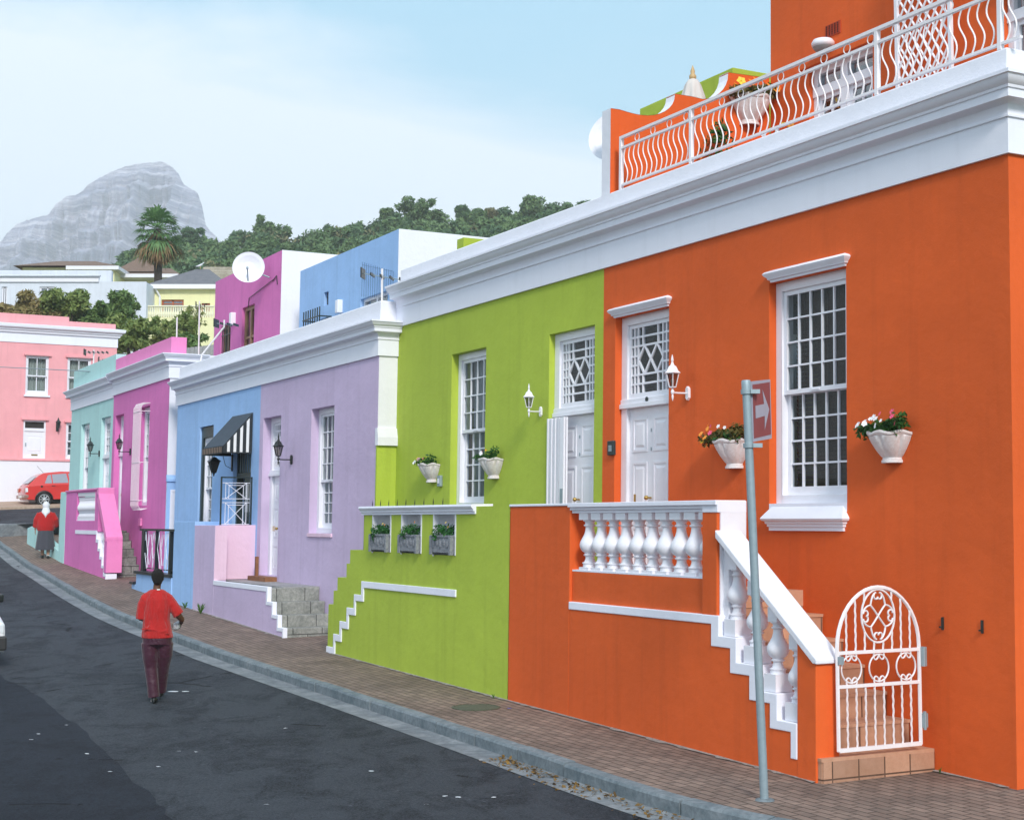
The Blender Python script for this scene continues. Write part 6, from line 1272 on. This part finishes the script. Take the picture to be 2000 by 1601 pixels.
# haze: one closed box of even, thin air round everything
hz = bpy.data.materials.new('haze'); hz.use_nodes = True; nt = hz.node_tree; nt.nodes.clear(); out = N(nt, 'ShaderNodeOutputMaterial'); pv = N(nt, 'ShaderNodeVolumePrincipled', Density=.00042, Anisotropy=0.0); pv.inputs['Color'].default_value = (.95, .975, 1, 1); nt.links.new(pv.outputs[0], out.inputs['Volume'])
solo('haze', M().box(-1950, 1950, -450, 2400, -4.5, 480), hz, kind='stuff')
# ---------------------------------------------------------------- cars
def car(label, loc, rz, pitch, body, bumper, fr_z=0):
    t = thing('parked_car', label, 'car', W, (0, 0, 0)); t.location = loc; t.rotation_euler = (0, pitch, rz); Wd = .79
    TY = paint('tyre_rubber', (.018, .018, .02), .85) if 'tyre_rubber' not in MATS else MATS['tyre_rubber']; RM = paint('alloy', (.62, .64, .66), .3, .6) if 'alloy' not in MATS else MATS['alloy']
    WX = (.70, 3.08); wr = .29; ar = .35
    def arch(cx): return [(cx + ar * math.cos(a), .28 + ar * math.sin(a)) for a in np.linspace(0, math.pi, 12)]
    low = [(.06, .24)] ; low = [(3.74, .26)] + arch(WX[1]) + arch(WX[0]) + [(.08, .30), (.03, .42), (.0, .62), (.05, .80), (.12, .88), (1.2, .90), (2.65, .90), (3.30, .80), (3.70, .72), (3.80, .60), (3.80, .40)]
    low = [(3.74, .26)] + [(x, z) for x, z in arch(WX[1])] + [(x, z) for x, z in arch(WX[0])] + low[1 + 24:]
    m = M()
    def sec(y, ins): return [(x, y, z) for x, z in low]
    n = len(low); ws = [(-Wd, .06), (-Wd + .05, 0), (Wd - .05, 0), (Wd, .06)]
    vs = []
    for y, ins in ws: vs += [(min(max(x, ins * .6), 3.8 - ins * .9), y, z - (ins * .5 if z > .7 else 0)) for x, z in low]
    fs = [(k * n + i, k * n + (i + 1) % n, (k + 1) * n + (i + 1) % n, (k + 1) * n + i) for k in range(3) for i in range(n)] + [tuple(range(n)), tuple(range(4 * n - 1, 3 * n - 1, -1))]
    m.add(vs, fs)
    bb = [(.10, .86), (.55, 1.24), (.78, 1.335), (1.4, 1.375), (2.0, 1.345), (2.24, 1.28), (2.80, .88)]; n = len(bb); vs = []
    for s_ in (-1, 1): vs += [(x, s_ * (Wd - .02 - .17 * max(0, (z - .86)) / .5), z) for x, z in bb]
    m.add(vs, [tuple(range(n)), tuple(range(2 * n - 1, n - 1, -1))] + [(i, i + 1, n + i + 1, n + i) for i in range(n - 1)])
    bd = part('body', m, body, t, local=True, bevel=.02, smooth=35)
    def sidey(z, o=.006): return (Wd - .02 - .17 * max(0, (z - .86)) / .5) + o
    GC = MATS.get('car_glass') or paint('car_glass', (.30, .31, .36), .12)
    for s_ in (-1, 1):
        for q in ([(.74, .92), (.88, 1.23), (1.00, 1.26), (1.02, .92)], [(1.06, .92), (1.04, 1.265), (1.60, 1.29), (1.66, .92)], [(1.72, .92), (1.67, 1.285), (2.12, 1.235), (2.50, .92)]):
            part('side_window', M().add([(x, s_ * sidey(z), z) for x, z in q], [(0, 1, 2, 3)]), GC, t, local=True)
        part('door_handle', M().box(1.00, 1.14, s_ * (Wd + .0) - .012, s_ * (Wd) + .012, .80, .825), BLACK, t, local=True)
        part('wing_mirror', M().box(2.42, 2.54, s_ * (Wd + .10) - .09, s_ * (Wd + .10) + .07, .93, 1.07), BLACK, t, local=True, bevel=.03)
        part('wheel_arch', M().tube([(WX[0] + (ar - .01) * math.cos(a), s_ * (Wd + .0), .28 + (ar - .01) * math.sin(a)) for a in np.linspace(.1, 3.04, 12)], .018, 5), BLACK, t, local=True)
        for cx in WX:
            w_ = part('wheel', M().lathe([(.20, -.085), (wr - .02, -.09), (wr, -.06), (wr, .06), (wr - .02, .09), (.20, .085)], n=28).xf(Matrix.Translation((cx, s_ * (Wd - .10), wr)) @ Matrix.Rotation(R(90), 4, 'X')), TY, t, local=True, smooth=40)
            m = M().tube([(.19 * math.cos(a), 0, .19 * math.sin(a)) for a in np.linspace(0, 2 * math.pi, 25)[:-1]], .016, 6, closed=True)
            for k in range(8): a = k * math.pi / 4; m.box(.0, .0, 0, 0, 0, 0) if False else m.tube([(.03 * math.cos(a), -.0, .03 * math.sin(a)), (.18 * math.cos(a), 0, .18 * math.sin(a))], [.026, .018], 5)
            m.ell((0, 0, 0), (.05, .03, .05), 12, 6); part('rim', m.xf(Matrix.Translation((cx, s_ * (Wd - .01), wr))), RM, w_, local=True, smooth=50)
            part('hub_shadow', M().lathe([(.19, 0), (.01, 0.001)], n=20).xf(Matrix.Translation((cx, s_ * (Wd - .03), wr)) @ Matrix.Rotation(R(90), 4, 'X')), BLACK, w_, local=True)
    part('filler_cap', M().lathe([(.045, -.005), (.045, .008), (.03, .010)], n=14).xf(Matrix.Translation((.62, -Wd, .80)) @ Matrix.Rotation(R(90), 4, 'X')), BLACK, t, local=True)
    part('rear_window', M().add([(.155, -.60, .93), (.155, .60, .93), (.50, .54, 1.215), (.50, -.54, 1.215)], [(0, 1, 2, 3)]).xf(Matrix.Translation((-.012, 0, .012))), GC, t, local=True)
    part('windscreen', M().add([(2.74, -.66, .93), (2.74, .66, .93), (2.28, .56, 1.255), (2.28, -.56, 1.255)], [(0, 1, 2, 3)]).xf(Matrix.Translation((.014, 0, .014))), GC, t, local=True)
    part('rear_bumper', M().box(-.06, .12, -Wd - .01, Wd + .01, .36, .50), bumper, t, local=True, bevel=.03); part('front_bumper', M().box(3.70, 3.88, -Wd - .01, Wd + .01, .30, .52), bumper, t, local=True, bevel=.03)
    TL = MATS.get('tail_lamp') or paint('tail_lamp', (.45, .10, .05), .2); HL = MATS.get('head_lamp') or paint('head_lamp', (.75, .78, .82), .12)
    for s_ in (-1, 1):
        part('tail_light', M().box(-.015, .06, s_ * .64 - .13, s_ * .64 + .13, .60, .76), TL, t, local=True, bevel=.01); part('tail_light_corner', M().box(-.005, .09, s_ * (Wd - .01) - .015, s_ * (Wd - .01) + .015, .60, .76), HL, t, local=True)
        part('headlight', M().box(3.74, 3.80, s_ * .62 - .14, s_ * .62 + .14, .56, .70), HL, t, local=True, bevel=.01)
    part('grille', M().box(3.76, 3.808, -.44, .44, .56, .69), BLACK, t, local=True); part('number_plate', M().box(-.075, -.058, -.25, .25, .38, .48), WC, t, local=True)
    part('underbody', M().box(.4, 3.4, -.6, .6, .15, .3), BLACK, t, local=True); part('aerial', M().tube([(.80, -.3, 1.33), (.55, -.3, 1.62)], .006, 4), BLACK, t, local=True)
    return t
REDC = paint('red_car_paint', (.62, .035, .03), .28, 0, .05, .02); REDC.node_tree.nodes['Principled BSDF'].inputs['Coat Weight'].default_value = .6
WHC = paint('white_car_paint', (.78, .79, .82), .25, 0, .03, .02); BMP = paint('dark_bumper', (.03, .03, .033), .6); RB = paint('chrome_red_bumper', (.35, .20, .17), .35, .3)
cpos = P.O + (-1.50) * P.X + (-1.75) * P.Y; z0 = at(92, 991, 58.6).z
car('old red hatchback parked by the white base wall of the pink house', (cpos.x, cpos.y, z0), P.rot, -.04, REDC, RB)
f = Vector((.474, -.88)).normalized(); lf = Vector((-f.y, f.x)); C_ = Vector((-7.94, 23.5)); o_ = C_ - lf * .80 - f * 3.78
car('white small car cut off by the left edge of the photo, facing down the street', (o_.x, o_.y, H(o_.y + .3) - KD), math.atan2(f.y, f.x), .036, WHC, BMP)

# ---------------------------------------------------------------- people
def skinm(name, c): 
    m = plaster(name, c, .55, .06, .1, 0); return m
SK1 = skinm('brown_skin', (.12, .055, .032)); SK2 = skinm('light_brown_skin', (.40, .24, .17))
def cloth(name, c, rough=.85, st=.5, scale=7, sc3=(1.6, 1.6, .5)):
    m, nt, b, o = base_mat(name); t = N(nt, 'ShaderNodeTexCoord').outputs['Object']; n = noise(nt, t, scale, 4, .6, sc3, .8)
    nt.links.new(mixc(nt, n, sc(c, .82), sc(c, 1.15)), b.inputs['Base Color']); b.inputs['Roughness'].default_value = rough; b.inputs['Sheen Weight'].default_value = .2
    bump(nt, b, n, st, .05); return m
RM_ = lambda v, it=2: (('REMESH', dict(mode='VOXEL', voxel_size=v, use_smooth_shade=True)), ('SMOOTH', dict(factor=.6, iterations=it)))
def limb(m, pts, rr, n=14): return m.tube(pts, rr, n)
def hand(m, w_, d_, up_, s=1, curl=.5, side=1):
    """palm with four bent fingers and a thumb; d_ points along the hand, up_ is the back of the hand"""
    w_ = Vector(w_); d_ = Vector(d_).normalized(); up_ = Vector(up_); up_ = (up_ - d_ * up_.dot(d_)).normalized(); x = d_.cross(up_) * side
    m.loft([(w_ - d_ * .02, .026 * s, .018 * s, x, up_), (w_ + d_ * .03 * s, .036 * s, .016 * s, x, up_), (w_ + d_ * .085 * s, .041 * s, .013 * s, x, up_)], 12)
    for k, (o, l) in enumerate(((-.030, .062), (-.010, .074), (.010, .070), (.029, .054))):
        b = w_ + d_ * .08 * s + x * o * s; p1 = b + d_ * l * .45 * s - up_ * l * .25 * curl * s; p2 = p1 + d_ * l * .3 * s - up_ * l * .45 * curl * s; p3 = p2 + d_ * l * .15 * s - up_ * l * .4 * curl * s
        m.tube([b, p1, p2, p3], [.0095 * s, .009 * s, .008 * s, .006 * s], 8)
    b = w_ + d_ * .025 * s - x * .030 * s; m.tube([b, b + d_ * .03 * s - x * .02 * s - up_ * .01, b + d_ * .058 * s - x * .018 * s - up_ * .02], [.012 * s, .010 * s, .007 * s], 8)
def head(m, c, s=1):
    c = Vector(c); m.ell(tuple(c), (.074 * s, .092 * s, .112 * s), 20, 14); m.ell(tuple(c + Vector((0, .035, -.045)) * s), (.052 * s, .055 * s, .062 * s), 14, 10)
    m.tube([c + Vector((0, .085, .01)) * s, c + Vector((0, .105, -.02)) * s, c + Vector((0, .095, -.03)) * s], [.010 * s, .016 * s, .014 * s], 8)
    for k in (-1, 1): m.ell(tuple(c + Vector((k * .076, -.005, -.01)) * s), (.010 * s, .018 * s, .030 * s), 8, 6); m.ell(tuple(c + Vector((k * .03, .08, .012)) * s), (.014 * s, .012 * s, .008 * s), 8, 6)
    m.ell(tuple(c + Vector((0, .088, -.062)) * s), (.022 * s, .008 * s, .007 * s), 8, 6)
def shoe(m, p, s=1, toe=(0, 1)):
    x, y, z = p; tx, ty = toe
    m.loft([((x - tx * .07, y - ty * .07, z + .035), .010, .03, (ty, -tx, 0), (0, 0, 1)), ((x - tx * .05, y - ty * .05, z + .045), .036, .042, (ty, -tx, 0), (0, 0, 1)), ((x + tx * .02, y + ty * .02, z + .045), .040, .043, (ty, -tx, 0), (0, 0, 1)), ((x + tx * .11, y + ty * .11, z + .030), .045, .030, (ty, -tx, 0), (0, 0, 1)), ((x + tx * .17, y + ty * .17, z + .022), .030, .020, (ty, -tx, 0), (0, 0, 1))], 14)
t = thing('person', 'person walking up the road in a red T-shirt and maroon trousers, seen from behind', 'person', W, (-4.67, 19.65, H(19.65) - KD + .0))
t.rotation_euler = (0, 0, R(10)); t.scale = (.91, .95, 1.0)
m = M(); head(m, (.01, .01, 1.625)); m.tube([(0, -.01, 1.42), (0, 0, 1.50), (.01, .005, 1.58)], [.062, .054, .052], 14)
m.loft([((0, 0, 1.46), .08, .06), ((0, 0, 1.41), .13, .08), ((0, 0, 1.3), .16, .105), ((0, 0, 1.1), .165, .12), ((0, 0, .95), .18, .13), ((.01, 0, .85), .19, .14), ((.01, 0, .76), .15, .12)])
limb(m, [(-.13, -.005, 1.375), (-.195, -.01, 1.25), (-.215, -.01, 1.10), (-.18, .13, 1.08), (-.13, .25, 1.12)], [.055, .052, .045, .038, .027]); hand(m, (-.12, .27, 1.12), (.5, .6, .1), (0, 0, 1), 1, .6)
limb(m, [(.13, -.005, 1.375), (.23, -.012, 1.265), (.312, -.015, 1.13), (.355, .05, 1.075), (.345, .16, 1.03)], [.055, .052, .047, .040, .028]); hand(m, (.335, .18, 1.02), (-.5, .6, -.35), (.7, .4, .3), 1, .8, -1)
limb(m, [(-.08, 0, .80), (-.065, .0, .45), (-.02, -.03, .10)], [.10, .065, .042]); limb(m, [(.10, .02, .80), (.10, .10, .46), (.06, .26, .14)], [.10, .065, .042])
part('body', m, SK1, t, local=True, smooth=180, mods=RM_(.007, 1))
m = M().loft([((0, -.012, 1.475), .085, .066), ((0, -.01, 1.455), .125, .08), ((0, -.008, 1.42), .165, .10), ((0, -.01, 1.34), .192, .13), ((0, -.01, 1.22), .195, .142), ((.0, -.01, 1.08), .190, .145), ((.01, -.01, .97), .205, .158), ((.015, -.01, .88), .222, .168), ((.02, -.01, .845), .224, .170)], 28)
limb(m, [(-.12, -.005, 1.40), (-.165, -.01, 1.365), (-.198, -.01, 1.28), (-.212, -.01, 1.19), (-.220, -.005, 1.09)], [.05, .062, .070, .070, .072]); limb(m, [(.12, -.005, 1.40), (.168, -.01, 1.36), (.215, -.012, 1.29), (.265, -.015, 1.215), (.315, -.01, 1.14)], [.05, .062, .072, .076, .080])
for k in range(3): m.tube([(-.20 + .05 * k, -.150, .97 + .02 * k), (0 + .03 * k, -.168, .955 - .015 * k), (.19, -.14, .90 + .03 * k)], .010, 6)
part('t_shirt', m, cloth('red_jersey', (.43, .010, .009), .9, .9), t, local=True, smooth=180, mods=RM_(.008, 2))
part('collar_label', M().box(.005, .05, -.092, -.088, 1.468, 1.482), WC, t, local=True)
m = M().loft([((.015, -.01, .92), .185, .14), ((.018, -.012, .84), .212, .158), ((.02, -.012, .76), .208, .155)], 24)
limb(m, [(-.085, -.01, .78), (-.080, -.01, .62), (-.065, .0, .45), (-.035, -.02, .25), (-.015, -.03, .075)], [.125, .112, .090, .084, .083]); limb(m, [(.125, .0, .78), (.125, .03, .62), (.105, .09, .46), (.085, .18, .28), (.07, .26, .13)], [.122, .110, .088, .078, .076])
part('trousers', m, cloth('maroon_satin', (.045, .005, .021), .55, .5, 5, (1, 1, 1.6)), t, local=True, smooth=180, mods=RM_(.008, 2))
m = M(); shoe(m, (-.012, -.02, 0)); part('shoe', m, BLACK, t, local=True, smooth=60); m = M(); shoe(m, (.06, .30, .04)); part('shoe', m, BLACK, t, local=True, smooth=60)
part('shoe_stripe', M().box(-.055, -.050, -.03, .06, .02, .045), WC, t, local=True)
m = M().ell((.008, -.012, 1.650), (.090, .104, .100), 22, 16); m.ell((.008, -.05, 1.60), (.070, .06, .07), 14, 10); 
HAIR = stone('black_short_hair', (.006, .005, .005), (.016, .013, .012), 60, .95, 1.0); part('hair', m, HAIR, t, local=True, smooth=180, mods=RM_(.010, 2))
tb = thing('plastic_bag', 'crumpled white plastic bag in the right hand of the walking person in red', 'bag', W, (-4.67, 19.65, H(19.65) - KD)); tb.rotation_euler = t.rotation_euler
m = M().ell((.255, .17, .985), (.050, .05, .055), 12, 8).ell((.285, .20, 1.02), (.04, .035, .035), 10, 8).ell((.235, .18, .95), (.035, .04, .03), 10, 8); part('bag', m, cloth('white_plastic_film', (.66, .72, .76), .4, .9, 20), tb, local=True, smooth=180, mods=RM_(.010, 1))

wp = (-13.98, 44.65)
t = thing('person', 'person in a white headscarf, red jersey and long grey skirt on the brick pavement', 'person', W, (wp[0], wp[1], H(wp[1]))); t.rotation_euler = (0, 0, R(14))
m = M(); head(m, (.0, .02, 1.555)); m.tube([(0, 0, 1.35), (0, .01, 1.50)], .055, 12); m.loft([((0, 0, 1.36), .16, .09), ((0, 0, 1.1), .18, .13), ((0, 0, .85), .19, .14), ((0, 0, .75), .14, .11)])
limb(m, [(-.20, 0, 1.30), (-.27, .0, 1.10), (-.30, .05, .86)], [.05, .045, .03]); hand(m, (-.30, .06, .84), (0, .1, -1), (-1, 0, 0), 1, .4); limb(m, [(.20, 0, 1.30), (.27, -.02, 1.10), (.26, .14, .93)], [.05, .045, .03]); hand(m, (.26, .16, .92), (0, .9, -.4), (1, 0, .2), 1, .6)
limb(m, [(-.08, 0, .8), (-.08, 0, .08)], [.09, .045]); limb(m, [(.09, 0, .8), (.09, -.06, .10)], [.09, .045]); part('body', m, SK2, t, local=True, smooth=180, mods=RM_(.010, 1))
m = M().loft([((0, 0, 1.41), .10, .075), ((0, 0, 1.37), .20, .11), ((0, 0, 1.28), .25, .15), ((0, 0, 1.10), .265, .18), ((0, 0, .95), .27, .19), ((0, 0, .86), .25, .18), ((0, 0, .82), .235, .175)], 26)
limb(m, [(-.18, 0, 1.34), (-.27, 0, 1.15), (-.315, .03, .92)], [.08, .085, .062]); limb(m, [(.18, 0, 1.34), (.28, -.02, 1.15), (.30, .07, .98), (.27, .14, .94)], [.08, .088, .075, .055]); part('jersey', m, cloth('red_wool', (.42, .008, .008), .95, .5), t, local=True, smooth=180, mods=RM_(.010, 3))
m = M(); rg = []
for z, r in ((.90, .20), (.80, .225), (.6, .25), (.4, .27), (.25, .285)): rg.append((z, r))
nn_ = 60; vs = []
for z, r in rg:
    for i in range(nn_): a = 2 * math.pi * i / nn_; q = r * (1 + .06 * math.sin(a * 9) * (1 - z)); vs.append((q * math.cos(a), q * .8 * math.sin(a), z))
m.add(vs, [(j * nn_ + i, j * nn_ + (i + 1) % nn_, (j + 1) * nn_ + (i + 1) % nn_, (j + 1) * nn_ + i) for j in range(4) for i in range(nn_)]); part('skirt', m, cloth('charcoal_skirt', (.055, .058, .075), .9, .5), t, local=True, smooth=60)
m = M(); shoe(m, (-.08, 0, 0)); part('shoe', m, BLACK, t, local=True, smooth=60); m = M(); shoe(m, (.09, -.05, 0)); part('shoe', m, BLACK, t, local=True, smooth=60)
m = M().tube([(-.08, 0, .06), (-.08, 0, .30)], [.045, .055], 10); part('stocking', m, BLACK, t, local=True); m = M().tube([(.09, -.05, .06), (.09, -.04, .20)], [.042, .046], 10); part('sock', m, WC, t, local=True)
m = M().ell((0, .01, 1.57), (.105, .118, .128), 18, 12); m.loft([((0, -.02, 1.50), .09, .09), ((0, -.03, 1.42), .12, .11), ((0, -.04, 1.36), .13, .125), ((0, -.07, 1.26), .035, .115), ((0, -.08, 1.21), .008, .11)], 18)
part('headscarf', m, cloth('white_cotton', (.74, .74, .78), .9, .6), t, local=True, smooth=180, mods=RM_(.010, 2))
